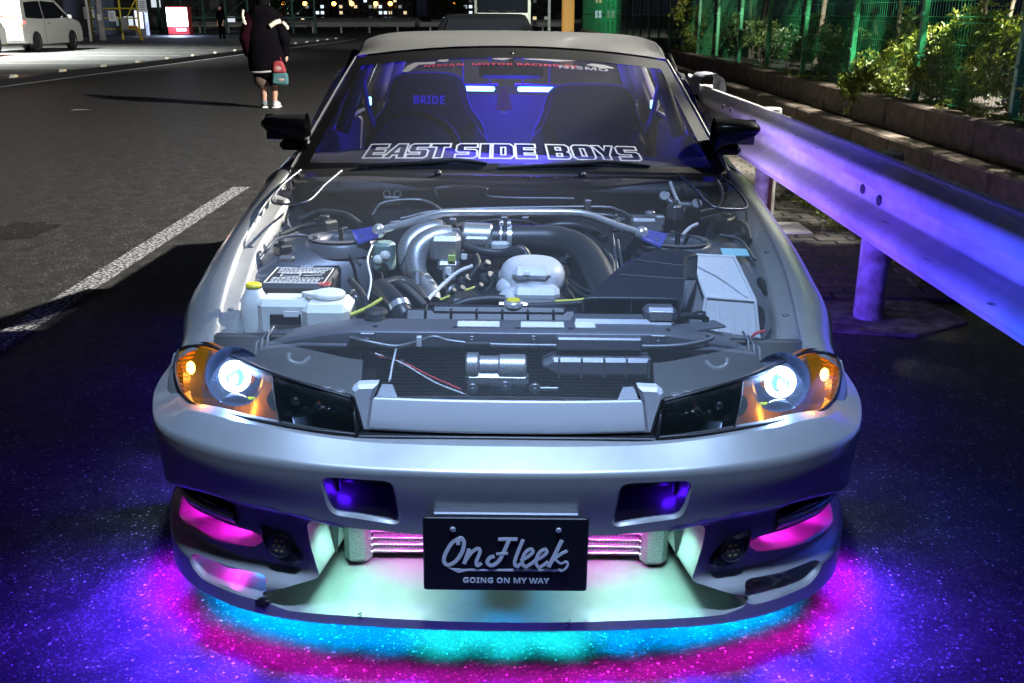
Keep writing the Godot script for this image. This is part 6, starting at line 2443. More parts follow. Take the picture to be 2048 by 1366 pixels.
func car_bay(root: Node3D) -> void:
	var bay := Node3D.new()
	put("engine_bay", bay, root)
	var g := Geo.new()
	# shell: floor, inner walls, firewall
	g.box(Vector3(0, 0.34, -0.85), Vector3(1.36, 0.02, 1.0))
	g.box(Vector3(0, 0.60, -1.40), Vector3(1.40, 0.52, 0.03))
	part("bay_floor", g, M.bay_dark, bay)
	g = Geo.new()
	var rows := []
	for i in 21:
		var x := lerpf(-0.70, 0.70, i / 20.0)
		var zz := 0.10 * pow(x / 0.7, 2.0)
		var r := PackedVector3Array()
		for q in [Vector2(-1.36, 0.62), Vector2(-1.34, 0.80), Vector2(-1.32, 0.845), Vector2(-1.30, 0.855), Vector2(-1.31, 0.875), Vector2(-1.335, 0.885), Vector2(-1.36, 0.892)]:
			r.append(Vector3(x, q.y - 0.03 * pow(absf(x) / 0.7, 2.0), q.x - zz))
		rows.append(r)
	g.grid(rows)
	var fw := part("firewall", g, M.bay, bay)
	g = Geo.new()
	for k in 46:
		g.box(Vector3(-0.29 + k * 0.0125, 0.893, -1.345), Vector3(0.005, 0.004, 0.02))
	part("cowl_vent", g, M.trim, fw).set_meta("kind", "stuff")
	g = Geo.new()
	g.tube(curve([Vector3(-0.23, 0.838, -1.300), Vector3(-0.22, 0.862, -1.297), Vector3(-0.08, 0.862, -1.297), Vector3(-0.055, 0.835, -1.298), Vector3(0.2, 0.832, -1.298)], 5), 0.005, 6)
	part("pressed_bead", g, M.bay, fw)
	for s in [-1.0, 1.0]:
		# inner wing with the strut tower standing out of it
		g = Geo.new()
		rows = []
		for i in 17:
			var z := lerpf(-0.46, -1.40, i / 16.0)
			var e := hood_edge(clampf(z, -1.5, -0.5))
			var tw := exp(-pow((z + 1.04) / 0.17, 4.0))
			var r := PackedVector3Array()
			for q in [Vector2(e.x - 0.045, e.y - 0.06), Vector2(lerpf(e.x - 0.09, 0.58, tw), lerpf(e.y - 0.10, 0.745, tw)), Vector2(lerpf(0.60, 0.40, tw), lerpf(0.56, 0.735, tw)), Vector2(lerpf(0.57, 0.36, tw), lerpf(0.50, 0.60, tw)), Vector2(0.55, 0.36)]:
				r.append(Vector3(s * q.x, q.y, z))
			rows.append(r)
		g.grid(rows)
		var inner := part("inner_wing", g, M.bay, bay)
		var c := Vector3(s * 0.487, 0.752, -1.03)
		g = Geo.new()
		g.lathe([Vector2(0.105, -0.03), Vector2(0.10, 0.0), Vector2(0.088, 0.006), Vector2(0.088, 0.006), Vector2(0.066, 0.006), Vector2(0.060, -0.004), Vector2(0.056, -0.02)], Transform3D(Basis(), c), 30)
		part("strut_tower", g, M.bay, inner)
		g = Geo.new()
		g.lathe([Vector2(0.056, -0.018), Vector2(0.03, -0.018), Vector2(0.02, -0.006), Vector2(0.0, -0.004)], Transform3D(Basis(), c), 24)
		g.cyl(c, c + Vector3(0, 0.035, 0), 0.008, 8, 0.001)
		part("strut_top", g, M.rubber, inner)
		for k in 3:
			g = Geo.new()
			var a := TAU * k / 3.0 + 0.5
			g.cyl(c + Vector3(cos(a) * 0.078, 0.006, sin(a) * 0.078), c + Vector3(cos(a) * 0.078, 0.022, sin(a) * 0.078), 0.009, 6, 0.001)
			part("nut", g, M.steel, inner)
		# lower dark apron between lamp and tower
		g = Geo.new()
		plate_quad(g, Vector3(s * 0.70, 0.585, -0.50), Vector3(s * 0.47, 0.655, -0.40), Vector3(s * 0.47, 0.62, -0.62), Vector3(s * 0.70, 0.60, -0.78), 0.01)
		part("apron", g, M.bay_dark, inner)
	# strut brace
	var brace := Node3D.new()
	put("strut_brace", brace, bay)
	g = Geo.new()
	var pts := [Vector3(-0.374, 0.787, -1.000), Vector3(-0.298, 0.809, -1.000), Vector3(-0.224, 0.833, -1.000), Vector3(-0.191, 0.841, -1.000), Vector3(-0.134, 0.843, -1.000), Vector3(0.143, 0.846, -1.000), Vector3(0.200, 0.844, -1.000), Vector3(0.235, 0.836, -1.000), Vector3(0.308, 0.809, -1.000), Vector3(0.377, 0.788, -1.000)]
	g.tube(pts, 0.0115, 12)
	part("bar", g, M.polished, brace)
	for s in [-1.0, 1.0]:
		var e: Vector3 = pts[0] if s < 0.0 else pts[-1]
		g = Geo.new()
		g.ball(e, Vector3(0.021, 0.021, 0.021), 14, 10)
		part("joint", g, M.polished, brace)
		g = Geo.new()
		var c := Vector3(s * 0.487, 0.764, -1.03)
		plate_quad(g, e + Vector3(0, -0.006, 0.035), e + Vector3(0, -0.006, -0.03), c + Vector3(-s * 0.06, 0, -0.085), c + Vector3(-s * 0.06, 0.0, 0.085), 0.006)
		g.quad(e + Vector3(0, -0.02, 0.03), e + Vector3(0, 0.016, 0.0), c + Vector3(-s * 0.03, 0.018, 0.0), c + Vector3(-s * 0.06, 0, 0.085))
		part("bracket", g, M.blue_bracket, brace)
		g = Geo.new()
		g.lathe([Vector2(0.094, 0.0), Vector2(0.072, 0.001), Vector2(0.072, 0.001), Vector2(0.072, -0.006)], Transform3D(Basis(), c), 26)
		part("ring_plate", g, M.bay, brace)
	# battery with its printed top
	var bat := Node3D.new()
	put("battery", bat, bay)
	var bc := Vector3(-0.563, 0.705, -0.820)
	bat.position = bc
	g = Geo.new()
	g.box(Vector3(0, -0.10, 0), Vector3(0.185, 0.20, 0.235), 0.008)
	part("case", g, M.plastic, bat)
	g = Geo.new()
	var fr := [Vector2(-0.078, -0.098), Vector2(0.078, -0.098), Vector2(0.078, 0.062), Vector2(-0.078, 0.062)]
	for i in 4:
		var a: Vector2 = fr[i]
		var b: Vector2 = fr[(i + 1) % 4]
		g.tube([Vector3(a.x, 0.001, -a.y), Vector3(b.x, 0.001, -b.y)], 0.0016, 4)
	for j in 11:
		var x := -0.066
		var z := 0.085 - j * 0.0135
		if j in [4, 5, 6]:
			continue
		while x < 0.062:
			var w := rng.randf_range(0.004, 0.013)
			g.box(Vector3(x + w * 0.5, 0.001, z), Vector3(w, 0.001, 0.0045))
			x += w + 0.003
	for q in [[-0.05, 0.03, -0.05, 0.0], [-0.05, 0.0, 0.0, 0.0], [0.0, 0.0, 0.0, 0.03], [-0.02, -0.008, 0.045, -0.022], [0.01, 0.02, 0.06, 0.012], [0.0, 0.03, -0.05, 0.03]]:
		g.tube([Vector3(q[0], 0.001, q[1]), Vector3(q[2], 0.001, q[3])], 0.0012, 4)
	part("label_print", g, M.sticker, bat)
	g = Geo.new()
	g.lathe([Vector2(0.018, 0.0), Vector2(0.018, 0.002), Vector2(0.015, 0.002), Vector2(0.015, 0.0)], Transform3D(Basis(), Vector3(0.0, 0.0, -0.085)), 20)
	g.box(Vector3(0, 0.001, -0.085), Vector3(0.018, 0.002, 0.005))
	part("minus_mark", g, M.sticker, bat)
	g = Geo.new()
	g.lathe([Vector2(0.017, 0.0), Vector2(0.017, 0.002), Vector2(0.014, 0.002), Vector2(0.014, 0.0)], Transform3D(Basis(), Vector3(0.082, 0.0, 0.10)), 20)
	g.box(Vector3(0.082, 0.001, 0.10), Vector3(0.018, 0.002, 0.004)); g.box(Vector3(0.082, 0.0012, 0.10), Vector3(0.004, 0.002, 0.018))
	part("plus_mark", g, M.red_label, bat)
	g = Geo.new()
	g.box(Vector3(-0.06, 0.012, -0.105), Vector3(0.045, 0.024, 0.03), 0.004)
	part("terminal", g, M.steel, bat)
	# pale expansion tank
	var tank := Node3D.new()
	put("coolant_tank", tank, bay)
	g = Geo.new()
	var tz := -0.50
	var p0 := Vector3(-0.605, 0.712, -0.550)
	var p1 := Vector3(-0.383, 0.718, -0.520)
	var top_y := p1.y - 0.006
	var mid_x := lerpf(p0.x, p1.x, 0.48)
	g.box(Vector3((p0.x + mid_x) * 0.5, top_y - 0.075, -0.575), Vector3(mid_x - p0.x + 0.02, 0.15, 0.085), 0.014)
	g.box(Vector3((p1.x + mid_x) * 0.5, top_y - 0.078, -0.555), Vector3(p1.x - mid_x, 0.155, 0.125), 0.016)
	part("body", g, M.tank, tank)
	g = Geo.new()
	var cc := Vector3(lerpf(p0.x, p1.x, 0.73), top_y, -0.575)
	g.lathe([Vector2(0.036, 0.0), Vector2(0.040, 0.003), Vector2(0.040, 0.010), Vector2(0.036, 0.014), Vector2(0.0, 0.016)], Transform3D(Basis(), cc), 26)
	g.prism(PackedVector2Array([Vector2(-0.055, -0.004), Vector2(-0.02, -0.025), Vector2(-0.02, 0.025), Vector2(-0.055, 0.004)]), Transform3D(Basis(Vector3(1, 0, 0), -PI / 2), cc + Vector3(-0.012, 0.012, 0)), 0.010, 0.001)
	part("cap", g, M.tank, tank)
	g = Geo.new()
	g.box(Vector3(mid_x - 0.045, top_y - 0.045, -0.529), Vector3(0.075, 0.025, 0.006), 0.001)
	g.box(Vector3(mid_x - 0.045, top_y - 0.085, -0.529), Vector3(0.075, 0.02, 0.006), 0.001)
	part("painted_recess_shade", g, M.trim, tank)  # black slabs paint the shade of recesses on the tank front
	g = Geo.new()
	g.box(Vector3(mid_x - 0.03, top_y - 0.030, -0.5255), Vector3(0.035, 0.014, 0.004), 0.0)
	part("label", g, M.white_label, tank)
	# washer bottle with yellow cap
	var wb := Node3D.new()
	put("washer_bottle", wb, bay)
	var wp := Vector3(-0.640, 0.721, -0.620)
	g = Geo.new()
	g.lathe([Vector2(0.034, -0.14), Vector2(0.036, -0.05), Vector2(0.032, -0.025), Vector2(0.022, -0.008), Vector2(0.020, 0.0)], Transform3D(Basis(), wp), 20)
	part("bottle", g, M.tank, wb)
	g = Geo.new()
	g.cyl(wp, wp + Vector3(0, 0.012, 0), 0.020, 18, 0.004)
	part("cap", g, M.yellow_cap, wb)
	# radiator: tank, cap, neck; dark fins below; front panel
	var rad := Node3D.new()
	put("radiator", rad, bay)
	g = Geo.new()
	var ra := Vector3(-0.241, 0.700, -0.450)
	var rb := Vector3(0.156, 0.698, -0.450)
	g.box((ra + rb) * 0.5 + Vector3(0, -0.006, 0), Vector3(rb.x - ra.x + 0.03, 0.055, 0.055), 0.020)
	g.box((ra + rb) * 0.5 + Vector3(0.02, 0.020, -0.004), Vector3((rb.x - ra.x) * 0.8, 0.02, 0.036), 0.008)
	part("top_tank", g, M.duct_plastic, rad)
	for k in 6:
		g = Geo.new()
		g.box(Vector3(lerpf(ra.x, rb.x, 0.12 + 0.15 * k), ra.y - 0.003, -0.45), Vector3(0.006, 0.060, 0.060), 0.012)
		part("tank_rib", g, M.duct_plastic, rad)
	var cp := Vector3(0.011, 0.728, -0.460)
	g = Geo.new()
	g.cyl(cp + Vector3(0, -0.04, 0), cp, 0.022, 16, 0.002)
	part("filler_neck", g, M.hose, rad)
	g = Geo.new()
	g.lathe([Vector2(0.0, 0.014), Vector2(0.018, 0.014), Vector2(0.024, 0.010), Vector2(0.026, 0.002), Vector2(0.024, 0.0)], Transform3D(Basis(), cp), 22)
	g.box(cp + Vector3(0, 0.005, 0), Vector3(0.07, 0.008, 0.018), 0.003)
	part("radiator_cap", g, M.polished, rad)
	g = Geo.new()
	g.cyl(cp + Vector3(0, 0.012, 0), cp + Vector3(0, 0.0165, 0), 0.0165, 18, 0.001)
	part("cap_label", g, M.yellow_cap, rad)
	g = Geo.new()
	var nk := Vector3(-0.257, 0.710, -0.470)
	g.tube(curve([nk + Vector3(0.02, -0.03, 0.0), nk + Vector3(-0.005, 0.0, -0.03), Vector3(-0.296, 0.717, -0.580), Vector3(-0.326, 0.714, -0.660)], 5), 0.024, 14)
	part("top_hose", g, M.hose, rad)
	g = Geo.new()
	g.tube([nk + Vector3(0.0, -0.004, -0.022), nk + Vector3(-0.006, 0.006, -0.034)], 0.0265, 14)
	part("hose_clamp", g, M.polished, rad)
	g = Geo.new()
	g.tube(curve([Vector3(-0.322, 0.718, -0.660), Vector3(-0.282, 0.719, -0.700), Vector3(-0.242, 0.703, -0.680), Vector3(-0.215, 0.681, -0.640)], 5), 0.016, 10)
	part("heater_hose", g, M.hose, rad)
	g = Geo.new()
	g.tube(curve([Vector3(-0.382, 0.683, -0.520), Vector3(-0.349, 0.695, -0.530), Vector3(-0.323, 0.709, -0.540), Vector3(-0.303, 0.718, -0.560)], 4), 0.0055, 8)
	part("overflow_hose", g, M.yellow_hose, rad)
	# fan shroud arc behind the tank
	g = Geo.new()
	g.tube(curve([Vector3(-0.142, 0.701, -0.520), Vector3(-0.100, 0.717, -0.530), Vector3(-0.040, 0.721, -0.540), Vector3(-0.009, 0.719, -0.540)], 4), 0.012, 8)
	part("fan_shroud", g, M.plastic, rad)
	g = Geo.new()
	g.box(Vector3(0.02, 0.50, -0.42), Vector3(0.66, 0.34, 0.03), 0.002)
	part("core", g, M.fins, rad)
	g = Geo.new()
	for k in 22:
		g.box(Vector3(0.02, 0.49 + k * 0.0085, -0.40), Vector3(0.64, 0.0028, 0.012))
	part("cooling_fins", g, M.brown, rad).set_meta("kind", "stuff")
	# front panel (bonnet slam panel)
	var panel := Node3D.new()
	put("slam_panel", panel, bay)
	g = Geo.new()
	rows = []
	for i in 41:
		var t := lerpf(-1.0, 1.0, i / 40.0)
		var x := t * 0.66
		var drop := 0.078 * sm(0.50, 1.0, absf(t))
		var zf := -0.335 - 0.12 * sm(0.55, 1.0, absf(t))
		var r := PackedVector3Array()
		for q in [Vector2(-0.085, 0.690), Vector2(-0.08, 0.708), Vector2(-0.01, 0.708), Vector2(0.0, 0.702), Vector2(0.004, 0.700), Vector2(0.004, 0.670), Vector2(-0.004, 0.664), Vector2(-0.03, 0.662)]:
			r.append(Vector3(x, q.y - drop, zf + q.x))
		rows.append(r)
	g.grid(rows)
	part("cross_member", g, M.bay, panel)
	for q in [[735, 678, 0], [943, 680, 1], [1068, 680, 1], [1316, 683, 0]]:
		var p: Vector3 = {735: Vector3(-0.315, 0.686, -0.329), 943: Vector3(-0.082, 0.686, -0.329), 1068: Vector3(0.057, 0.688, -0.329), 1316: Vector3(0.335, 0.688, -0.329)}[q[0]]
		g = Geo.new()
		if q[2] == 0:
			g.box(p, Vector3(0.034, 0.03, 0.006), 0.002)
		else:
			g.cyl(p, p + Vector3(0, 0, 0.004), 0.011, 14, 0.001)
		g.cyl(p + Vector3(0, 0, 0.003), p + Vector3(0, 0, 0.011), 0.0065, 6, 0.001)
		part("bolt", g, M.steel, panel)
	for q in [[Vector3(-0.068, 0.697, -0.372), 0.095], [Vector3(0.077, 0.699, -0.372), 0.098], [Vector3(0.174, 0.698, -0.372), 0.045]]:
		g = Geo.new()
		g.box(Vector3(q[0].x, 0.7105, -0.372), Vector3(q[1], 0.002, 0.040), 0.0)
		part("label", g, M.white_label, panel)
	for x in [-0.30, -0.12, 0.02, 0.14, 0.36]:
		g = Geo.new()
		g.cyl(Vector3(x, 0.7085, -0.352), Vector3(x, 0.7095, -0.352), 0.006, 10)
		part("hole", g, M.trim, panel)
	# thin rod across the front of the panel
	g = Geo.new()
	g.tube(curve([Vector3(-0.354, 0.688, -0.330), Vector3(-0.313, 0.684, -0.315), Vector3(-0.252, 0.674, -0.315), Vector3(-0.202, 0.685, -0.315), Vector3(-0.165, 0.697, -0.315), Vector3(-0.124, 0.687, -0.315), Vector3(-0.018, 0.680, -0.315), Vector3(0.204, 0.680, -0.315), Vector3(0.349, 0.681, -0.315), Vector3(0.417, 0.686, -0.325), Vector3(0.459, 0.694, -0.340), Vector3(0.445, 0.701, -0.345)], 6), 0.0056, 8)
	part("prop_rod", g, M.steel, panel)
	for q in [[Vector3(-0.198, 0.688, -0.312), 0.0], [Vector3(-0.068, 0.682, -0.312), 1.0], [Vector3(0.206, 0.681, -0.312), 1.0]]:
		g = Geo.new()
		if q[1] == 0.0:
			g.box(q[0], Vector3(0.012, 0.024, 0.014), 0.002)
		else:
			g.tube([q[0] - Vector3(0.028, 0, 0), q[0] + Vector3(0.028, 0, 0)], 0.008, 8)
		part("rod_clip", g, M.grey_plastic if q[1] == 0.0 else M.rubber, panel)
	# ribs at the ends of the panel
	for s in [-1.0, 1.0]:
		for k in 3:
			g = Geo.new()
			var x: float = s * (0.555 + 0.014 * k)
			g.tube([Vector3(x, 0.672 - 0.01 * k, -0.455), Vector3(x + s * 0.004, 0.664 - 0.01 * k, -0.415), Vector3(x + s * 0.006, 0.640 - 0.01 * k, -0.405)], 0.0035, 6)
			part("pressed_rib", g, M.bay, panel)
		g = Geo.new()
		g.tube(curve([Vector3(s * 0.44, 0.648, -0.31), Vector3(s * 0.46, 0.635, -0.30), Vector3(s * 0.485, 0.64, -0.305), Vector3(s * 0.49, 0.655, -0.315)], 4), 0.007, 8)
		part("hook", g, M.steel, panel)
		g = Geo.new()
		g.tube([Vector3(s * 0.36, 0.672, -0.322), Vector3(s * 0.46, 0.668, -0.335), Vector3(s * 0.56, 0.645, -0.37)], 0.006, 6)
		part("edge_flange", g, M.bay, panel)
	for s in [-1.0, 1.0]:
		g = Geo.new()
		g.box(Vector3(s * 0.52, 0.575, -0.435), Vector3(0.34, 0.17, 0.02), 0.004)
		g.tube([Vector3(s * 0.40, 0.62, -0.42), Vector3(s * 0.46, 0.60, -0.41), Vector3(s * 0.50, 0.56, -0.42)], 0.012, 8)
		part("side_panel", g, M.trim, panel)
	# round rubber mount in a cup
	var mt := Vector3(-0.306, 0.705, -0.410)
	g = Geo.new()
	g.cyl(mt + Vector3(0, -0.02, 0), mt + Vector3(0, 0.018, 0), 0.021, 18, 0.003)
	g.box(mt + Vector3(0, -0.02, 0.012), Vector3(0.05, 0.008, 0.05), 0.002)
	part("mount_cup", g, M.alu, panel)
	g = Geo.new()
	g.lathe([Vector2(0.028, 0.0), Vector2(0.026, 0.007), Vector2(0.016, 0.010), Vector2(0.007, 0.013), Vector2(0.0, 0.016)], Transform3D(Basis(), mt + Vector3(0, 0.018, 0)), 20)
	part("mount_rubber", g, M.rubber, panel)
	# parts before the radiator: pump body, ribbed cover, wires
	var pump := Node3D.new()
	put("pump_unit", pump, bay)
	var pa := Vector3(-0.094, 0.634, -0.300)
	var pb := Vector3(0.071, 0.636, -0.300)
	g = Geo.new()
	g.cyl(pa, pa + Vector3(0.03, 0, 0), 0.032, 18, 0.004)
	g.cyl(pa + Vector3(0.03, 0, 0), pa + Vector3(0.075, 0, 0), 0.025, 18, 0.002)
	g.cyl(pa + Vector3(0.072, -0.002, 0), pa + Vector3(0.135, -0.002, 0), 0.031, 18, 0.004)
	g.box(pa + Vector3(0.07, -0.022, 0.015), Vector3(0.14, 0.03, 0.03), 0.008)
	part("body", g, M.alu, pump)
	for q in [Vector3(-0.078, 0.592, -0.280), Vector3(0.060, 0.593, -0.280), Vector3(-0.006, 0.598, -0.280)]:
		g = Geo.new()
		g.cyl(q, q + Vector3(0, 0, 0.012), 0.013, 14, 0.002)
		g.cyl(q + Vector3(0, 0, 0.012), q + Vector3(0, 0, 0.02), 0.007, 6, 0.001)
		part("bolt", g, M.steel, pump)
	g = Geo.new()
	g.prism(rounded([Vector2(-0.06, -0.012), Vector2(0.015, -0.012), Vector2(0.03, 0.004), Vector2(0.03, 0.03), Vector2(0.0, 0.022), Vector2(-0.02, 0.034), Vector2(-0.05, 0.02)], 0.005), Transform3D(Basis(), Vector3(0.016, 0.587, -0.285)), 0.006, 0.001)
	g.box(Vector3(0.088, 0.588, -0.285), Vector3(0.05, 0.010, 0.006), 0.002)
	part("bracket", g, M.steel, pump)
	var cov := Node3D.new()
	put("ribbed_cover", cov, bay)
	var ca := Vector3(0.088, 0.655, -0.305)
	var cb := Vector3(0.315, 0.622, -0.305)
	g = Geo.new()
	g.prism(rounded([Vector2(ca.x - 0.012, cb.y + 0.012), Vector2(ca.x + 0.02, cb.y - 0.006), Vector2(cb.x, cb.y - 0.006), Vector2(cb.x, ca.y + 0.004), Vector2(ca.x + 0.012, ca.y + 0.004), Vector2(ca.x - 0.012, ca.y - 0.01)], 0.004), Transform3D(Basis(), Vector3(0, 0, -0.288)), 0.05, 0.008)
	part("body", g, M.bay, cov)
	for k in 5:
		g = Geo.new()
		var x := lerpf(ca.x + 0.025, cb.x - 0.003, k / 4.0)
		g.box(Vector3(x, (ca.y + cb.y) * 0.5, -0.288), Vector3(0.0045, ca.y - cb.y + 0.014, 0.012), 0.001)
		part("rib", g, M.bay, cov)
	g = Geo.new()
	g.box(Vector3((ca.x + cb.x) * 0.5, ca.y + 0.032, -0.318), Vector3(0.19, 0.03, 0.03), 0.004)
	part("upper_ledge", g, M.bay, cov)
	g = Geo.new()
	g.tube(curve([Vector3(-0.299, 0.642, -0.340), Vector3(-0.243, 0.636, -0.325), Vector3(-0.176, 0.603, -0.320), Vector3(-0.106, 0.571, -0.320)], 4), 0.0022, 6)
	part("red_wire", g, M.red_wire, bay)
	g = Geo.new()
	g.tube(curve([Vector3(-0.312, 0.651, -0.340), Vector3(-0.248, 0.638, -0.320), Vector3(-0.164, 0.589, -0.315), Vector3(-0.088, 0.558, -0.315)], 4), 0.0020, 6)
	part("white_wire", g, M.white_wire, bay)
	g = Geo.new()
	g.tube([Vector3(-0.248, 0.674, -0.300), Vector3(-0.256, 0.639, -0.290), Vector3(-0.252, 0.636, -0.200)], 0.0026, 6)
	part("cable_tie", g, M.white_wire, bay)
	g = Geo.new()
	g.ball(Vector3(-0.239, 0.633, -0.318), Vector3(0.008, 0.010, 0.004), 8, 6)
	part("wire_joint", g, M.lens_clear, bay)
	bay_engine(bay)

func bay_engine(bay: Node3D) -> void:
	var eng := Node3D.new()
	put("engine", eng, bay)
	var g := Geo.new()
	g.box(Vector3(0.0, 0.56, -0.92), Vector3(0.36, 0.26, 0.62), 0.04)
	part("block", g, M.bay_dark, eng)
	# intake manifold: box, curved runners, throttle
	g = Geo.new()
	g.box(Vector3(-0.176, 0.764, -0.930), Vector3(0.085, 0.075, 0.13), 0.012)
	g.box(Vector3(-0.166, 0.724, -0.860), Vector3(0.06, 0.03, 0.05), 0.008)
	part("plenum", g, M.alu, eng)
	for q in [[0.0, 0.0], [-0.03, -0.075]]:
		g = Geo.new()
		var o := Vector3(q[0], 0.0, q[1])
		g.tube(curve([Vector3(-0.159, 0.790, -0.930) + o, Vector3(-0.210, 0.783, -0.920) + o, Vector3(-0.252, 0.754, -0.890) + o, Vector3(-0.249, 0.710, -0.830) + o, Vector3(-0.211, 0.675, -0.770) + o, Vector3(-0.199, 0.654, -0.720) + o], 6), [0.030, 0.032, 0.033, 0.034, 0.034, 0.034, 0.034, 0.034, 0.034, 0.034, 0.033, 0.033, 0.032, 0.031, 0.030, 0.029, 0.028, 0.028, 0.027, 0.026, 0.026, 0.026, 0.026, 0.026, 0.025, 0.025, 0.025, 0.025, 0.025, 0.025, 0.025], 14)
		part("runner", g, M.alu, eng)
	g = Geo.new()
	g.tube([Vector3(-0.166, 0.713, -0.850), Vector3(-0.159, 0.677, -0.800), Vector3(-0.154, 0.647, -0.760)], [0.02, 0.017, 0.015], 10)
	part("runner", g, M.alu, eng)
	g = Geo.new()
	g.cyl(Vector3(-0.246, 0.718, -0.800), Vector3(-0.245, 0.682, -0.780), 0.020, 12, 0.004)
	part("sensor", g, M.steel, eng)
	g = Geo.new()
	g.box(Vector3(-0.156, 0.750, -0.835), Vector3(0.02, 0.018, 0.008), 0.002)
	part("green_tag", g, mat(0.35, 0.5, 0.1, 0.5), eng)
	for p in [Vector3(-0.123, 0.751, -0.850), Vector3(-0.163, 0.726, -0.800)]:
		g = Geo.new()
		g.box(p, Vector3(0.015, 0.016, 0.004), 0.001)
		part("white_tag", g, M.white_label, eng)
	g = Geo.new()
	var ta := Vector3(-0.132, 0.781, -0.960)
	var tb := Vector3(-0.048, 0.779, -0.960)
	g.cyl(ta, tb, 0.042, 20, 0.006)
	g.box((ta + tb) * 0.5 + Vector3(0, -0.01, 0.035), Vector3(0.07, 0.045, 0.03), 0.006)
	g.cyl((ta + tb) * 0.5 + Vector3(0.012, 0.0, 0.05), (ta + tb) * 0.5 + Vector3(0.012, 0.0, 0.062), 0.010, 12, 0.002)
	part("throttle_body", g, M.alu, eng)
	g = Geo.new()
	g.box((ta + tb) * 0.5 + Vector3(0.0, -0.03, 0.04), Vector3(0.09, 0.012, 0.03), 0.003)
	part("throttle_lever", g, M.plastic, eng)
	g = Geo.new()
	g.box(Vector3(-0.026, 0.764, -0.920), Vector3(0.05, 0.03, 0.03), 0.006)
	part("connector", g, M.grey_plastic, eng)
	# big intake pipe, clamped
	g = Geo.new()
	g.tube(curve([Vector3(-0.048, 0.777, -0.960), Vector3(0.002, 0.777, -0.960), Vector3(0.079, 0.779, -0.955), Vector3(0.142, 0.777, -0.940), Vector3(0.195, 0.764, -0.890), Vector3(0.228, 0.735, -0.810), Vector3(0.246, 0.701, -0.730), Vector3(0.255, 0.674, -0.660)], 7), range(50).map(func(k): return 0.036 + 0.010 * k / 49.0), 20)
	part("intake_pipe", g, M.hose, eng)
	for p in [[Vector3(-0.027, 0.778, -0.960), Vector3(-0.021, 0.778, -0.960)], [Vector3(-0.006, 0.777, -0.960), Vector3(0.006, 0.777, -0.960)]]:
		g = Geo.new()
		g.tube([p[0], p[1]], 0.0405, 20)
		g.box(p[0] + Vector3(0.004, 0.044, 0), Vector3(0.012, 0.012, 0.03), 0.002)
		part("clamp", g, M.polished, eng)
	g = Geo.new()
	g.tube(curve([Vector3(-0.123, 0.769, -0.900), Vector3(-0.074, 0.759, -0.880), Vector3(-0.019, 0.757, -0.870), Vector3(0.029, 0.771, -0.860), Vector3(0.047, 0.755, -0.850), Vector3(0.047, 0.732, -0.830)], 6), 0.0125, 12)
	part("breather_hose", g, M.hose, eng)
	g = Geo.new()
	g.tube([Vector3(0.046, 0.743, -0.840), Vector3(0.047, 0.729, -0.830)], 0.0145, 12)
	part("hose_clip", g, M.yellow_cap, eng)
	# silver cast cover with rounded humps
	var cov := Node3D.new()
	put("cast_cover", cov, eng)
	g = Geo.new()
	var c0 := Vector3(0.065, 0.685, -0.660)
	g.box(Vector3(c0.x + 0.004, c0.y - 0.012, -0.70), Vector3(0.125, 0.085, 0.09), 0.016)
	var tp := Vector3(0.063, 0.735, -0.800)
	g.ball(Vector3(tp.x, tp.y - 0.025, -0.79), Vector3(0.088, 0.055, 0.095), 26, 14, Basis(), 0.75)
	g.box(Vector3(tp.x - 0.005, tp.y + 0.006, -0.755), Vector3(0.10, 0.03, 0.13), 0.014)
	for q in [Vector3(-0.008, 0.723, -0.790), Vector3(-0.013, 0.705, -0.740), Vector3(-0.007, 0.689, -0.690)]:
		g.ball(q + Vector3(0.012, -0.012, 0), Vector3(0.034, 0.032, 0.036), 16, 10)
	part("casting", g, M.grey_plastic, cov)
	g = Geo.new()
	g.box(Vector3(0.101, 0.736, -0.745), Vector3(0.060, 0.010, 0.032), 0.004, Basis(Vector3(0, 1, 0), -0.5))
	part("slot", g, M.trim, cov)
	g = Geo.new()
	for k in 4:
		g.box(Vector3(0.044, 0.747, -0.700) + Vector3(0.0, 0.004, 0.0 + 0.007 * k), Vector3(0.018 - 0.004 * (k % 2), 0.003, 0.003), 0.0)
	part("cast_letters", g, M.white_label, cov)
	# plug leads, connectors, loom between the runners and the cover
	var loom := Node3D.new()
	put("wiring_loom", loom, eng)
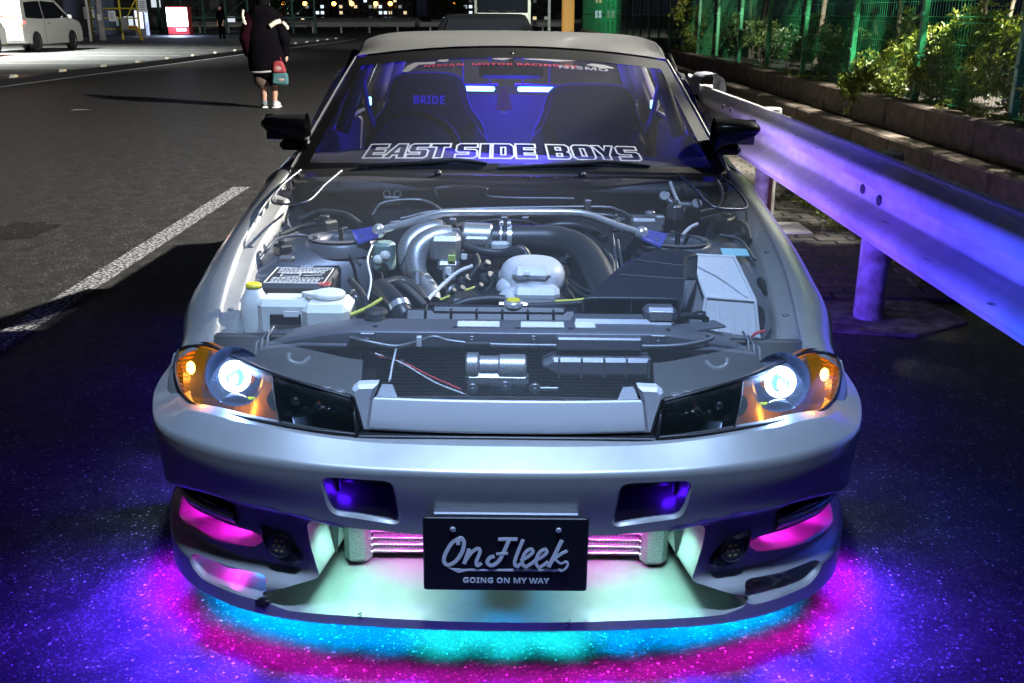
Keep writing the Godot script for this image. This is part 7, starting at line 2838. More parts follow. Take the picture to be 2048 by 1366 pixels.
	for q in [[M.white_wire, 0.006, [Vector3(-0.212, 0.670, -0.700), Vector3(-0.176, 0.695, -0.760), Vector3(-0.138, 0.719, -0.800), Vector3(-0.099, 0.732, -0.820)]], [M.yellow_hose, 0.004, [Vector3(-0.179, 0.671, -0.700), Vector3(-0.141, 0.682, -0.720), Vector3(-0.089, 0.695, -0.740)]], [M.plastic, 0.008, [Vector3(-0.091, 0.753, -0.860), Vector3(-0.083, 0.735, -0.820), Vector3(-0.104, 0.711, -0.780)]], [M.plastic, 0.007, [Vector3(-0.038, 0.713, -0.800), Vector3(-0.024, 0.695, -0.740), Vector3(-0.016, 0.678, -0.680)]], [M.plastic, 0.006, [Vector3(-0.204, 0.663, -0.680), Vector3(-0.125, 0.675, -0.660), Vector3(-0.081, 0.685, -0.700)]], [M.plastic, 0.006, [Vector3(0.162, 0.712, -0.760), Vector3(0.191, 0.705, -0.700), Vector3(0.227, 0.700, -0.660)]], [M.plastic, 0.006, [Vector3(0.161, 0.704, -0.740), Vector3(0.190, 0.694, -0.680), Vector3(0.219, 0.693, -0.640)]], [M.rubber, 0.007, [Vector3(-0.181, 0.693, -0.560), Vector3(-0.083, 0.700, -0.550), Vector3(-0.009, 0.706, -0.540)]], [M.rubber, 0.008, [Vector3(0.034, 0.701, -0.550), Vector3(0.113, 0.705, -0.550), Vector3(0.212, 0.711, -0.560)]], [M.yellow_hose, 0.0045, [Vector3(0.114, 0.708, -0.570), Vector3(0.164, 0.708, -0.580), Vector3(0.227, 0.712, -0.600)]], [M.steel, 0.004, [Vector3(0.297, 0.778, -1.020), Vector3(0.299, 0.729, -0.920), Vector3(0.300, 0.682, -0.800)]], [M.steel, 0.004, [Vector3(0.312, 0.764, -1.020), Vector3(0.315, 0.722, -0.920), Vector3(0.315, 0.684, -0.820)]], [M.rubber, 0.010, [Vector3(-0.329, 0.707, -0.660), Vector3(-0.273, 0.732, -0.620), Vector3(-0.208, 0.690, -0.580)]], [M.steel, 0.003, [Vector3(-0.297, 0.780, -0.980), Vector3(-0.284, 0.751, -0.920), Vector3(-0.299, 0.723, -0.860)]], [M.plastic, 0.005, [Vector3(-0.058, 0.720, -0.800), Vector3(-0.044, 0.703, -0.760), Vector3(-0.069, 0.680, -0.720)]]]:
		g = Geo.new()
		g.tube(curve(q[2], 6), q[1], 8)
		part("cable", g, q[0], loom)
	for q in [[Vector3(-0.118, 0.697, -0.780), 0.030], [Vector3(-0.132, 0.680, -0.740), 0.024], [Vector3(-0.068, 0.729, -0.820), 0.026], [Vector3(-0.058, 0.702, -0.790), 0.034], [Vector3(-0.083, 0.688, -0.740), 0.022], [Vector3(-0.154, 0.679, -0.720), 0.02], [Vector3(0.149, 0.744, -0.840), 0.022]]:
		g = Geo.new()
		g.box(q[0], Vector3(q[1], q[1] * 0.8, q[1] * 1.2), 0.005, Basis(Vector3(0.3, 1, 0.2).normalized(), 0.6 + q[1] * 40.0))
		g.cyl(q[0], q[0] + Vector3(0.012, 0.018, 0.01), q[1] * 0.4, 10, 0.002)
		part("connector", g, M.hose, loom)
	# more hoses and harness between the engine and the wings
	for q in [[M.rubber, 0.011, [Vector3(-0.636, 0.779, -1.180), Vector3(-0.578, 0.799, -1.200), Vector3(-0.499, 0.796, -1.180), Vector3(-0.445, 0.778, -1.120)]], [M.rubber, 0.008, [Vector3(-0.668, 0.761, -1.050), Vector3(-0.620, 0.773, -1.100), Vector3(-0.549, 0.785, -1.120)]], [M.steel, 0.0045, [Vector3(-0.698, 0.718, -0.920), Vector3(-0.672, 0.757, -1.000), Vector3(-0.610, 0.761, -1.050), Vector3(-0.551, 0.750, -1.040)]], [M.rubber, 0.007, [Vector3(-0.324, 0.776, -1.100), Vector3(-0.281, 0.795, -1.120), Vector3(-0.206, 0.793, -1.100), Vector3(-0.171, 0.773, -1.020)]], [M.hose, 0.012, [Vector3(0.082, 0.778, -1.080), Vector3(0.149, 0.789, -1.100), Vector3(0.221, 0.787, -1.080), Vector3(0.274, 0.768, -1.000)]], [M.plastic, 0.009, [Vector3(0.270, 0.750, -0.950), Vector3(0.288, 0.720, -0.900), Vector3(0.277, 0.684, -0.820), Vector3(0.248, 0.664, -0.740)]], [M.rubber, 0.008, [Vector3(0.569, 0.801, -1.140), Vector3(0.648, 0.810, -1.160), Vector3(0.700, 0.791, -1.120), Vector3(0.704, 0.759, -1.060)]], [M.steel, 0.0045, [Vector3(0.620, 0.769, -1.080), Vector3(0.670, 0.763, -1.040), Vector3(0.696, 0.726, -0.950)]], [M.plastic, 0.010, [Vector3(0.691, 0.692, -0.860), Vector3(0.703, 0.663, -0.760), Vector3(0.688, 0.625, -0.660), Vector3(0.656, 0.604, -0.600)]], [M.rubber, 0.006, [Vector3(0.714, 0.703, -0.900), Vector3(0.734, 0.672, -0.780), Vector3(0.725, 0.633, -0.680)]], [M.white_wire, 0.003, [Vector3(-0.362, 0.680, -0.660), Vector3(-0.360, 0.717, -0.720), Vector3(-0.379, 0.751, -0.800), Vector3(-0.376, 0.773, -0.880)]], [M.rubber, 0.009, [Vector3(-0.414, 0.717, -0.720), Vector3(-0.374, 0.694, -0.660), Vector3(-0.351, 0.671, -0.580)]], [M.steel, 0.004, [Vector3(0.165, 0.793, -1.120), Vector3(0.163, 0.737, -1.000)]], [M.plastic, 0.006, [Vector3(-0.087, 0.794, -1.100), Vector3(-0.029, 0.798, -1.120), Vector3(0.060, 0.796, -1.100), Vector3(0.103, 0.782, -1.060)]], [M.rubber, 0.012, [Vector3(-0.160, 0.782, -1.080), Vector3(-0.117, 0.789, -1.100), Vector3(-0.057, 0.788, -1.060)]], [M.steel, 0.005, [Vector3(-0.540, 0.734, -0.980), Vector3(-0.464, 0.735, -0.950), Vector3(-0.412, 0.717, -0.880)]]]:
		g = Geo.new()
		g.tube(curve(q[2], 6), q[1], 8)
		part("hose", g, q[0], loom)
	for q in [[Vector3(-0.550, 0.769, -1.120), Vector3(0.07, 0.05, 0.05), M.plastic], [Vector3(-0.647, 0.733, -0.980), Vector3(0.05, 0.035, 0.04), M.bay_dark], [Vector3(0.645, 0.786, -1.140), Vector3(0.06, 0.05, 0.05), M.plastic], [Vector3(0.500, 0.815, -1.180), Vector3(0.045, 0.05, 0.04), M.steel], [Vector3(0.314, 0.787, -1.120), Vector3(0.03, 0.04, 0.03), M.steel], [Vector3(0.184, 0.728, -0.920), Vector3(0.04, 0.03, 0.03), M.plastic], [Vector3(-0.393, 0.692, -0.620), Vector3(0.03, 0.03, 0.01), M.steel], [Vector3(0.720, 0.642, -0.740), Vector3(0.03, 0.05, 0.06), M.plastic], [Vector3(-0.263, 0.774, -1.080), Vector3(0.035, 0.05, 0.035), M.steel]]:
		g = Geo.new()
		g.box(q[0], q[1], 0.006, Basis(Vector3.UP, q[0].x * 1.3))
		g.cyl(q[0] + Vector3(0, q[1].y * 0.5, 0), q[0] + Vector3(0, q[1].y * 0.5 + 0.012, 0), q[1].x * 0.22, 10, 0.002)
		part("unit", g, q[2], loom)
	# lines and clips along the firewall
	for q in [[Vector3(-0.330, 0.790, -1.160), Vector3(-0.182, 0.811, -1.200), Vector3(0.244, 0.825, -1.200), Vector3(0.326, 0.820, -1.180), Vector3(0.362, 0.807, -1.140)], [Vector3(-0.361, 0.778, -1.160), Vector3(-0.181, 0.796, -1.180), Vector3(0.243, 0.807, -1.180), Vector3(0.345, 0.798, -1.140)], [Vector3(-0.418, 0.793, -1.200), Vector3(-0.382, 0.828, -1.220), Vector3(-0.261, 0.830, -1.240), Vector3(-0.172, 0.788, -1.160)]]:
		g = Geo.new()
		g.tube(curve(q, 6), 0.0055, 6)
		part("brake_line", g, M.steel, loom)
	for q in [Vector3(0.235, 0.825, -1.190), Vector3(-0.170, 0.778, -1.120), Vector3(-0.017, 0.786, -1.120), Vector3(0.046, 0.787, -1.120)]:
		g = Geo.new()
		g.box(q, Vector3(0.022, 0.05, 0.02), 0.004)
		part("clip", g, M.steel, loom)
	# right: fluid pots, solenoids, a bracket with washers; left: reservoir in shade
	var side := Node3D.new()
	put("side_units", side, bay)
	g = Geo.new()
	var bo := Vector3(0.407, 0.727, -0.980)
	g.cyl(bo + Vector3(0, -0.12, 0), bo, 0.062, 24, 0.01)
	g.cyl(bo, bo + Vector3(0, 0.018, 0), 0.046, 22, 0.006)
	g.cyl(bo + Vector3(0, 0.018, 0), bo + Vector3(0, 0.034, 0), 0.03, 18, 0.004)
	part("fluid_pot", g, M.rubber, side)
	g = Geo.new()
	g.box(Vector3(0.411, 0.783, -1.160), Vector3(0.10, 0.045, 0.07), 0.008)
	g.cyl(Vector3(0.421, 0.805, -1.150), Vector3(0.420, 0.824, -1.150), 0.016, 12, 0.003)
	g.box(Vector3(0.447, 0.799, -1.140), Vector3(0.03, 0.03, 0.03), 0.004)
	part("brake_cylinder", g, M.alu, side)
	g = Geo.new()
	for p in [Vector3(0.473, 0.848, -1.240), Vector3(0.570, 0.829, -1.220)]:
		g.cyl(p, p + Vector3(0, 0.01, 0.012), 0.018, 16, 0.003)
	g.tube([Vector3(0.473, 0.848, -1.240), Vector3(0.505, 0.830, -1.220), Vector3(0.570, 0.829, -1.220)], 0.013, 8)
	part("wiper_bracket", g, M.steel, side)
	for q in [[Vector3(0.499, 0.886, -1.300), Vector3(0.510, 0.850, -1.240), Vector3(0.527, 0.820, -1.180)], [Vector3(0.659, 0.883, -1.360), Vector3(0.669, 0.853, -1.320), Vector3(0.649, 0.821, -1.260), Vector3(0.579, 0.813, -1.200)], [Vector3(0.504, 0.774, -1.050), Vector3(0.530, 0.790, -1.080), Vector3(0.555, 0.797, -1.100)]]:
		g = Geo.new()
		g.tube(curve(q, 6), 0.0055, 8)
		part("thin_hose", g, M.white_wire if q[0].x < 0.6 else M.steel, side)
	g = Geo.new()
	g.box(Vector3(0.644, 0.740, -0.980), Vector3(0.075, 0.004, 0.04), 0.0, Basis(Vector3(1, 0, 0), 0.3))
	part("blue_label", g, mat(0.25, 0.55, 0.65, 0.6), side)
	g = Geo.new()
	var lp := Vector3(-0.358, 0.729, -0.980)
	g.cyl(lp + Vector3(0, -0.05, 0), lp + Vector3(0, 0.03, 0), 0.034, 20, 0.006)
	part("filter_pot", g, mat(0.18, 0.26, 0.24, 0.5), side)
	for p in [Vector3(-0.366, 0.721, -0.920), Vector3(-0.347, 0.733, -0.920)]:
		g = Geo.new()
		g.ball(p, Vector3(0.016, 0.016, 0.012), 12, 8)
		part("white_knob", g, M.tank, side)
	g = Geo.new()
	for p in [Vector3(-0.380, 0.844, -1.260), Vector3(-0.347, 0.844, -1.260)]:
		g.lathe([Vector2(0.013, 0), Vector2(0.013, 0.008), Vector2(0.008, 0.008), Vector2(0.008, 0)], Transform3D(Basis(Vector3(1, 0, 0), 0.9), p), 16)
	g.box(Vector3(-0.364, 0.827, -1.250), Vector3(0.05, 0.03, 0.02), 0.004)
	part("bracket_eyes", g, M.steel, side)
	# air box, its lid and the dark duct
	var air := Node3D.new()
	put("air_box", air, bay)
	var a := Vector3(0.508, 0.746, -0.920)
	var b := Vector3(0.624, 0.746, -0.900)
	var c := Vector3(0.631, 0.689, -0.660)
	var d := Vector3(0.506, 0.695, -0.670)
	var e := Vector3(0.486, 0.693, -0.640)
	var low_y := 0.585
	g = Geo.new()
	var ring := [a, b, c, d]
	g.quad(a, b, c, d, Vector3.UP)
	var foot := [Vector3(a.x - 0.015, low_y, a.z - 0.01), Vector3(b.x + 0.02, low_y, b.z - 0.01), Vector3(c.x + 0.012, low_y, c.z + 0.035), Vector3(d.x - 0.016, low_y, d.z + 0.035)]
	for i in 4:
		var j := (i + 1) % 4
		g.quad(ring[i], ring[j], foot[j], foot[i], (ring[i] + ring[j] - a - c) * Vector3(1, 0, 1))
	for i in 4:
		g.tube([ring[i], ring[(i + 1) % 4]], 0.005, 8)
		g.tube([ring[i], foot[i]], 0.005, 8)
	part("lid", g, M.grey_plastic, air)
	g = Geo.new()
	g.tube([a.lerp(d, 0.30) + Vector3(0.004, 0.003, 0), a.lerp(d, 0.45).lerp(b.lerp(c, 0.6), 0.4) + Vector3(0, 0.004, 0), c + Vector3(-0.01, 0.003, 0.0)], 0.0035, 6)
	part("lid_crease", g, M.grey_plastic, air)
	for k in 3:
		g = Geo.new()
		var t := 0.28 + 0.28 * k
		g.tube([d.lerp(c, t) + Vector3(0, -0.012, 0.004), foot[3].lerp(foot[2], t) + Vector3(0, 0.01, 0.004)], [0.002, 0.005], 6)
		part("rib", g, M.grey_plastic, air)
	g = Geo.new()
	g.box(Vector3((c.x + d.x) * 0.5, low_y - 0.005, -0.76), Vector3(0.19, 0.02, 0.30), 0.006)
	part("base_flange", g, M.plastic, air)
	g = Geo.new()
	g.tube(curve([Vector3(c.x - 0.02, low_y + 0.01, c.z + 0.05), Vector3(c.x - 0.005, low_y + 0.035, c.z + 0.055), Vector3(c.x + 0.02, low_y + 0.04, c.z + 0.05)], 4), 0.004, 6)
	part("red_wire", g, M.red_wire, air)
	var duct := Node3D.new()
	put("air_duct", duct, bay)
	var secs := [[Vector3(0.287, 0.728, -0.455), 0.225, 0.046, 0.0], [Vector3(0.308, 0.734, -0.500), 0.215, 0.050, 0.02], [Vector3(0.334, 0.746, -0.570), 0.190, 0.055, 0.1], [Vector3(0.368, 0.757, -0.660), 0.150, 0.060, 0.25], [Vector3(0.421, 0.756, -0.760), 0.110, 0.070, 0.5], [Vector3(0.471, 0.749, -0.800), 0.090, 0.075, 0.8]]
	var rows := []
	for s in secs:
		var r := PackedVector3Array()
		var turn := Basis(Vector3.UP, -s[3] * 1.2)
		for p in rounded([Vector2(-0.5, -0.5), Vector2(0.5, -0.5), Vector2(0.5, 0.5), Vector2(-0.5, 0.5)], 0.16, 3):
			r.append(s[0] + turn * Vector3(p.x * s[1], p.y * s[2], 0))
		rows.append(r)
	g = Geo.new()
	g.grid(rows, true)
	for k in 3:
		var q: Array = rows[2 + k]
		g.tube([q[9] + Vector3(0, 0.002, 0), q[12] + Vector3(0, 0.002, 0)], 0.003, 6)
	part("funnel", g, M.duct_plastic, duct)
	g = Geo.new()
	var lipr := []
	for p in rows[0]: lipr.append(p)
	lipr.append(lipr[0])
	g.tube(lipr, 0.004, 6, false)
	g.box(secs[0][0] + Vector3(-0.001, 0, -0.01), Vector3(0.003, 0.042, 0.04), 0.0)
	part("mouth_lip", g, M.hose, duct)
	g = Geo.new()
	var fl := Vector3(0.264, 0.709, -0.420)
	g.box(fl + Vector3(0.0, -0.006, 0), Vector3(0.24, 0.028, 0.06), 0.010)
	g.box(fl + Vector3(0.085, 0.018, 0.0), Vector3(0.075, 0.035, 0.05), 0.010)
	part("duct_foot", g, M.bay, duct)
	g = Geo.new()
	g.box(fl + Vector3(0.085, 0.018, 0.0255), Vector3(0.05, 0.022, 0.003), 0.001)
	part("window_plate", g, M.alu, duct)
	g = Geo.new()
	g.tube(curve([Vector3(0.374, 0.701, -0.450), Vector3(0.412, 0.705, -0.470), Vector3(0.456, 0.702, -0.480), Vector3(0.467, 0.699, -0.460)], 4), 0.009, 8)
	g.cyl(Vector3(0.454, 0.705, -0.470), Vector3(0.453, 0.715, -0.470), 0.014, 14, 0.002)
	part("small_hose", g, M.plastic, duct)
	g = Geo.new()
	g.box(Vector3(0.455, 0.690, -0.440), Vector3(0.10, 0.006, 0.05), 0.002, Basis(Vector3(0, 1, 0), 0.4))
	g.box(Vector3(0.392, 0.729, -0.500), Vector3(0.03, 0.006, 0.016), 0.002)
	part("support_plate", g, M.bay, duct)

func car_under(root: Node3D) -> void:
	var g := Geo.new()
	g.box(Vector3(0, 0.20, -2.35), Vector3(1.5, 0.06, 4.2), 0.01)
	part("underbody", g, M.bay_dark, root)
	for z in [-0.80, -3.52]:
		for s in [-1.0, 1.0]:
			wheel(root, Vector3(s * 0.745, 0.31, z), 0.31, 0.215, 6)
	# intercooler in the mouth
	var ic := Node3D.new()
	put("intercooler", ic, root)
	g = Geo.new()
	g.box(Vector3(0, 0.293, -0.225), Vector3(0.60, 0.150, 0.05), 0.002)
	part("core", g, mat(0.25, 0.25, 0.27, 0.5, 0.6), ic)
	for k in 9:
		g = Geo.new()
		var y := 0.228 + k * 0.0165
		g.box(Vector3(0, y, -0.198), Vector3(0.60, 0.0045, 0.012), 0.0015)
		part("bar", g, M.alu, ic)
	g = Geo.new()
	for k in 8:
		for i in 70:
			var x := -0.297 + i * 0.0086
			var y := 0.2362 + k * 0.0165
			g.box(Vector3(x, y, -0.201), Vector3(0.0016, 0.0125, 0.008), 0.0, Basis(Vector3(0, 0, 1), 0.35 if i % 2 else -0.35))
	part("fins", g, M.alu, ic).set_meta("kind", "stuff")
	for s in [-1.0, 1.0]:
		g = Geo.new()
		g.box(Vector3(s * 0.333, 0.285, -0.215), Vector3(0.062, 0.17, 0.075), 0.014)
		part("end_tank", g, M.alu, ic)
		g = Geo.new()
		for k in 9:
			g.ball(Vector3(s * 0.301, 0.228 + k * 0.0165, -0.190), Vector3(0.004, 0.004, 0.004), 6, 4)
		part("weld_beads", g, M.polished, ic)
		g = Geo.new()
		g.prism(PackedVector2Array([Vector2(-0.013, 0.03), Vector2(0.013, 0.03), Vector2(0.004, -0.09), Vector2(-0.002, -0.09)]), Transform3D(Basis(Vector3(0, 1, 0), -s * 0.3), Vector3(s * 0.372, 0.345, -0.135)), 0.004, 0.001)
		part("bracket", g, M.trim, ic)
	# violet underglow; added mint, cyan and pink lamps stand in for its overexposed core
	var cyan := Color(0.08, 0.88, 0.95)
	var azure := Color(0.0, 0.62, 1.0)
	var mint := Color(0.62, 0.95, 0.86)
	var pink := Color(1.0, 0.10, 0.92)
	var violet := Color(0.30, 0.06, 1.0)
	var rail_violet := Color(0.48, 0.30, 1.0)
	g = Geo.new()
	for s in [-1.0, 1.0]:
		g.box(Vector3(s * 0.27, 0.396, -0.09), Vector3(0.22, 0.008, 0.014), 0.002)
	part("added_mouth_strip", g, glow(0.5, 0.95, 0.8, 3.0), root)
	for x in [-0.34, -0.22, 0.22, 0.34]:
		spot("mouth_light", root, Vector3(x, 0.380, -0.10), Vector3(x, 0.18, -0.07), mint, MINT_E * 0.5, 60.0, 0.8, 0.02)
	spot("mouth_light", root, Vector3(0.0, 0.380, -0.10), Vector3(0.0, 0.18, -0.05), azure, MINT_E * 0.9, 52.0, 0.8, 0.02)
	g = Geo.new()
	g.box(Vector3(0, 0.149, -0.11), Vector3(1.0, 0.006, 0.012), 0.001)
	part("added_nose_strip", g, glow(0.05, 0.8, 0.9, 2.0), root)
	for i in 15:
		var s := -1.05 + 0.15 * i
		var shift := 0.09 * sm(0.6, 1.05, absf(s)) - 0.0 * absf(s)
		spot("nose_light", root, nose(s, -0.23 + shift, 0.145), nose(s, -0.23 + shift, 0.0) + Vector3(0, 0, 0.001), cyan if absf(s) < 0.25 else azure, CYAN_E, 44.0, 0.8, 0.015)
	# added pink spots on the cooler and inside the side openings
	for s in [-1.0, 1.0]:
		spot("core_light", root, Vector3(s * 0.24, 0.372, -0.10), Vector3(s * 0.22, 0.29, -0.21), pink, PINK_E * 1.2, 52.0, 0.9, 0.015)
		for k in 2:
			var a: float = [0.66, 0.88][k]
			spot("slit_light", root, nose(s * a, -0.10, 0.318 - 0.010 * k), nose(s * (a + 0.03), -0.105, 0.25), pink, PINK_E * 0.40, 82.0, 0.9, 0.012)
		g = Geo.new()
		g.box(nose(s * 0.72, -0.112, 0.322), Vector3(0.10, 0.004, 0.006), 0.001, Basis(Vector3.UP, -s * 0.6))
		part("added_slit_strip", g, glow(1.0, 0.2, 1.0, 1.5), root)
		for k in 2:
			var a: float = [0.58, 0.68][k]
			spot("duct_light", root, nose(s * a, -0.055, 0.218), nose(s * a, -0.14, 0.226), azure, PINK_E * 0.42, 64.0, 1.0, 0.012)
		spot("duct_light", root, nose(s * 0.63, -0.040, 0.230), nose(s * 0.64, -0.06, 0.19), pink, PINK_E * 0.14, 82.0, 1.0, 0.012)
	for s in [-1.0, 1.0]:
		omni("slot_light", root, Vector3(s * 0.33, 0.452, -0.062), violet, SLOT_E, 0.008)  # added violet fill inside each upper slot
	# violet floods: a fan of small spots round the nose and along the sills
	g = Geo.new()
	for s in [-1.0, 1.0]:
		g.box(Vector3(s * 0.70, 0.158, -2.0), Vector3(0.014, 0.006, 1.9), 0.001)
	part("sill_led_strip", g, glow(0.35, 0.1, 1.0, 3.0), root)
	for i in 29:
		var s := -1.12 + 0.08 * i
		var shift := 0.09 * sm(0.6, 1.05, absf(s)) + 0.03 * (1.0 - sm(0.1, 0.5, absf(s)))
		spot("nose_light", root, nose(s, -0.085 + shift, 0.146), nose(s, -0.066 + shift, 0.0), pink, RING_E, 33.0, 1.0, 0.04)
	for i in 11:
		var s := -1.05 + 0.21 * i
		spot("nose_light", root, nose(s, -0.01, 0.142), nose(s, 0.62, -0.42), violet, VIOLET_E * 0.62, 66.0, 1.0, 0.03)
	for s in [-1.0, 1.0]:
		for i in 5:
			var z := -0.35 - 0.75 * i
			spot("sill_light", root, Vector3(s * 0.70, 0.15, z), Vector3(s * 1.7, -0.10 if s > 0 else -0.16, z + 0.35), violet, VIOLET_E * (0.9 if s < 0 else 0.35), 38.0, 0.8, 0.015)
	# wash towards the rail
	for i in 5:
		var z := -0.55 - 0.85 * i
		spot("rail_light", root, Vector3(0.90, 0.145, z), Vector3(1.7, 0.62, z - 0.25), [Color(0.16, 0.34, 1.0), Color(0.30, 0.24, 1.0), Color(0.42, 0.28, 1.0), Color(0.52, 0.36, 1.0), Color(0.60, 0.46, 1.0)][i], RAIL_E, 58.0, 0.9, 0.03)

const SLOT_E = 0.0006
const MINT_E = 0.28
const CYAN_E = 0.62
const RING_E = 0.25
const PINK_E = 0.10
const VIOLET_E = 2.6
const RAIL_E = 1.7

func flesh(bones: Array, cell: float, blend: float, m: Material, called: String, parent: Node3D) -> MeshInstance3D:
	# bones: [from, to, radius from, radius to, flatten along z]; one skin drawn round all of them
	var lo := Vector3.ONE * 1e9
	var hi := -lo
	for b in bones:
		var r: float = maxf(b[2], b[3]) + cell * 3.0
		lo = lo.min(b[0] - Vector3.ONE * r).min(b[1] - Vector3.ONE * r)
		hi = hi.max(b[0] + Vector3.ONE * r).max(b[1] + Vector3.ONE * r)
	var n := Vector3i(((hi - lo) / cell).ceil()) + Vector3i.ONE
	var f := PackedFloat32Array()
	f.resize(n.x * n.y * n.z)
	f.fill(1.0)
	for b in bones:
		var a: Vector3 = b[0]
		var ab: Vector3 = b[1] - a
		var l2 := maxf(ab.length_squared(), 1e-9)
		var sq: float = 1.0 / b[4] if b.size() > 4 else 1.0
		var r: float = maxf(b[2], b[3]) + cell * 2.5
		var i0 := Vector3i(((a.min(b[1]) - Vector3.ONE * r - lo) / cell).floor()).clamp(Vector3i.ZERO, n - Vector3i.ONE)
		var i1 := Vector3i(((a.max(b[1]) + Vector3.ONE * r - lo) / cell).ceil()).clamp(Vector3i.ZERO, n - Vector3i.ONE)
		for z in range(i0.z, i1.z + 1):
			for y in range(i0.y, i1.y + 1):
				for x in range(i0.x, i1.x + 1):
					var p := lo + Vector3(x, y, z) * cell - a
					var t := clampf(p.dot(ab) / l2, 0.0, 1.0)
					var q := p - ab * t
					q.z *= sq
					var d: float = q.length() - lerpf(b[2], b[3], t)
					var at := (z * n.y + y) * n.x + x
					var e := f[at]
					var h := maxf(blend - absf(d - e), 0.0) / blend
					f[at] = minf(d, e) - h * h * blend * 0.25
	var idx := {}
	var pts := PackedVector3Array()
	var nor := PackedVector3Array()
	for z in n.z - 1:
		for y in n.y - 1:
			for x in n.x - 1:
				var base := (z * n.y + y) * n.x + x
				var c := [f[base], f[base + 1], f[base + n.x], f[base + n.x + 1], f[base + n.x * n.y], f[base + n.x * n.y + 1], f[base + n.x * n.y + n.x], f[base + n.x * n.y + n.x + 1]]
				var inside := 0
				for k in 8:
					if c[k] < 0.0: inside += 1
				if inside == 0 or inside == 8:
					continue
				var sum := Vector3.ZERO
				var cnt := 0
				for e in [[0, 1], [2, 3], [4, 5], [6, 7], [0, 2], [1, 3], [4, 6], [5, 7], [0, 4], [1, 5], [2, 6], [3, 7]]:
					var u: float = c[e[0]]
					var w: float = c[e[1]]
					if (u < 0.0) != (w < 0.0):
						var t := u / (u - w)
						var p0 := Vector3(e[0] & 1, (e[0] >> 1) & 1, (e[0] >> 2) & 1)
						var p1 := Vector3(e[1] & 1, (e[1] >> 1) & 1, (e[1] >> 2) & 1)
						sum += p0.lerp(p1, t)
						cnt += 1
				idx[base] = pts.size()
				pts.append(lo + (Vector3(x, y, z) + sum / cnt) * cell)
				nor.append(Vector3(c[1] + c[3] + c[5] + c[7] - c[0] - c[2] - c[4] - c[6], c[2] + c[3] + c[6] + c[7] - c[0] - c[1] - c[4] - c[5], c[4] + c[5] + c[6] + c[7] - c[0] - c[1] - c[2] - c[3]).normalized())
	var g := Geo.new()
	var sx := 1
	var sy := n.x
	var sz := n.x * n.y
	for base in idx:
		for ax in [[sx, sy, sz], [sy, sx, sz], [sz, sx, sy]]:
			var nb: int = base + ax[0]
			if nb >= f.size() or (f[base] < 0.0) == (f[nb] < 0.0):
				continue
			var q := [base, base - ax[1], base - ax[1] - ax[2], base - ax[2]]
			if not (idx.has(q[1]) and idx.has(q[2]) and idx.has(q[3])):
				continue
			var a: int = idx[q[0]]
			var b: int = idx[q[1]]
			var c: int = idx[q[2]]
			var d: int = idx[q[3]]
			g.tri(pts[a], pts[b], pts[c], nor[a], nor[b], nor[c])
			g.tri(pts[a], pts[c], pts[d], nor[a], nor[c], nor[d])
	return part(called, g, m, parent)

func hand_bones(wrist: Vector3, down: Vector3, across: Vector3, curl: Vector3, k := 1.0) -> Array:
	var out := []
	var palm := wrist + down * 0.085 * k
	out.append([wrist, palm, 0.024 * k, 0.034 * k])
	for i in 4:
		var o := across * (0.030 - 0.020 * i) * k
		var l: float = [0.062, 0.075, 0.070, 0.055][i] * k
		var kn := palm + o
		var mid := kn + (down * 0.8 + curl * 0.5).normalized() * l * 0.5
		out.append([palm.lerp(wrist, 0.4) + o * 0.6, kn, 0.011 * k, 0.0105 * k])
		out.append([kn, mid, 0.0105 * k, 0.009 * k])
		out.append([mid, mid + (down * 0.3 + curl).normalized() * l * 0.5, 0.009 * k, 0.0075 * k])
	var tb := wrist + down * 0.03 * k + across * 0.026 * k
	out.append([tb, tb + (across * 0.8 + down + curl * 0.4).normalized() * 0.035 * k, 0.013 * k, 0.011 * k])
	out.append([tb + (across * 0.8 + down + curl * 0.4).normalized() * 0.035 * k, tb + (across * 0.5 + down * 1.6 + curl * 0.7).normalized() * 0.065 * k, 0.011 * k, 0.009 * k])
	return out

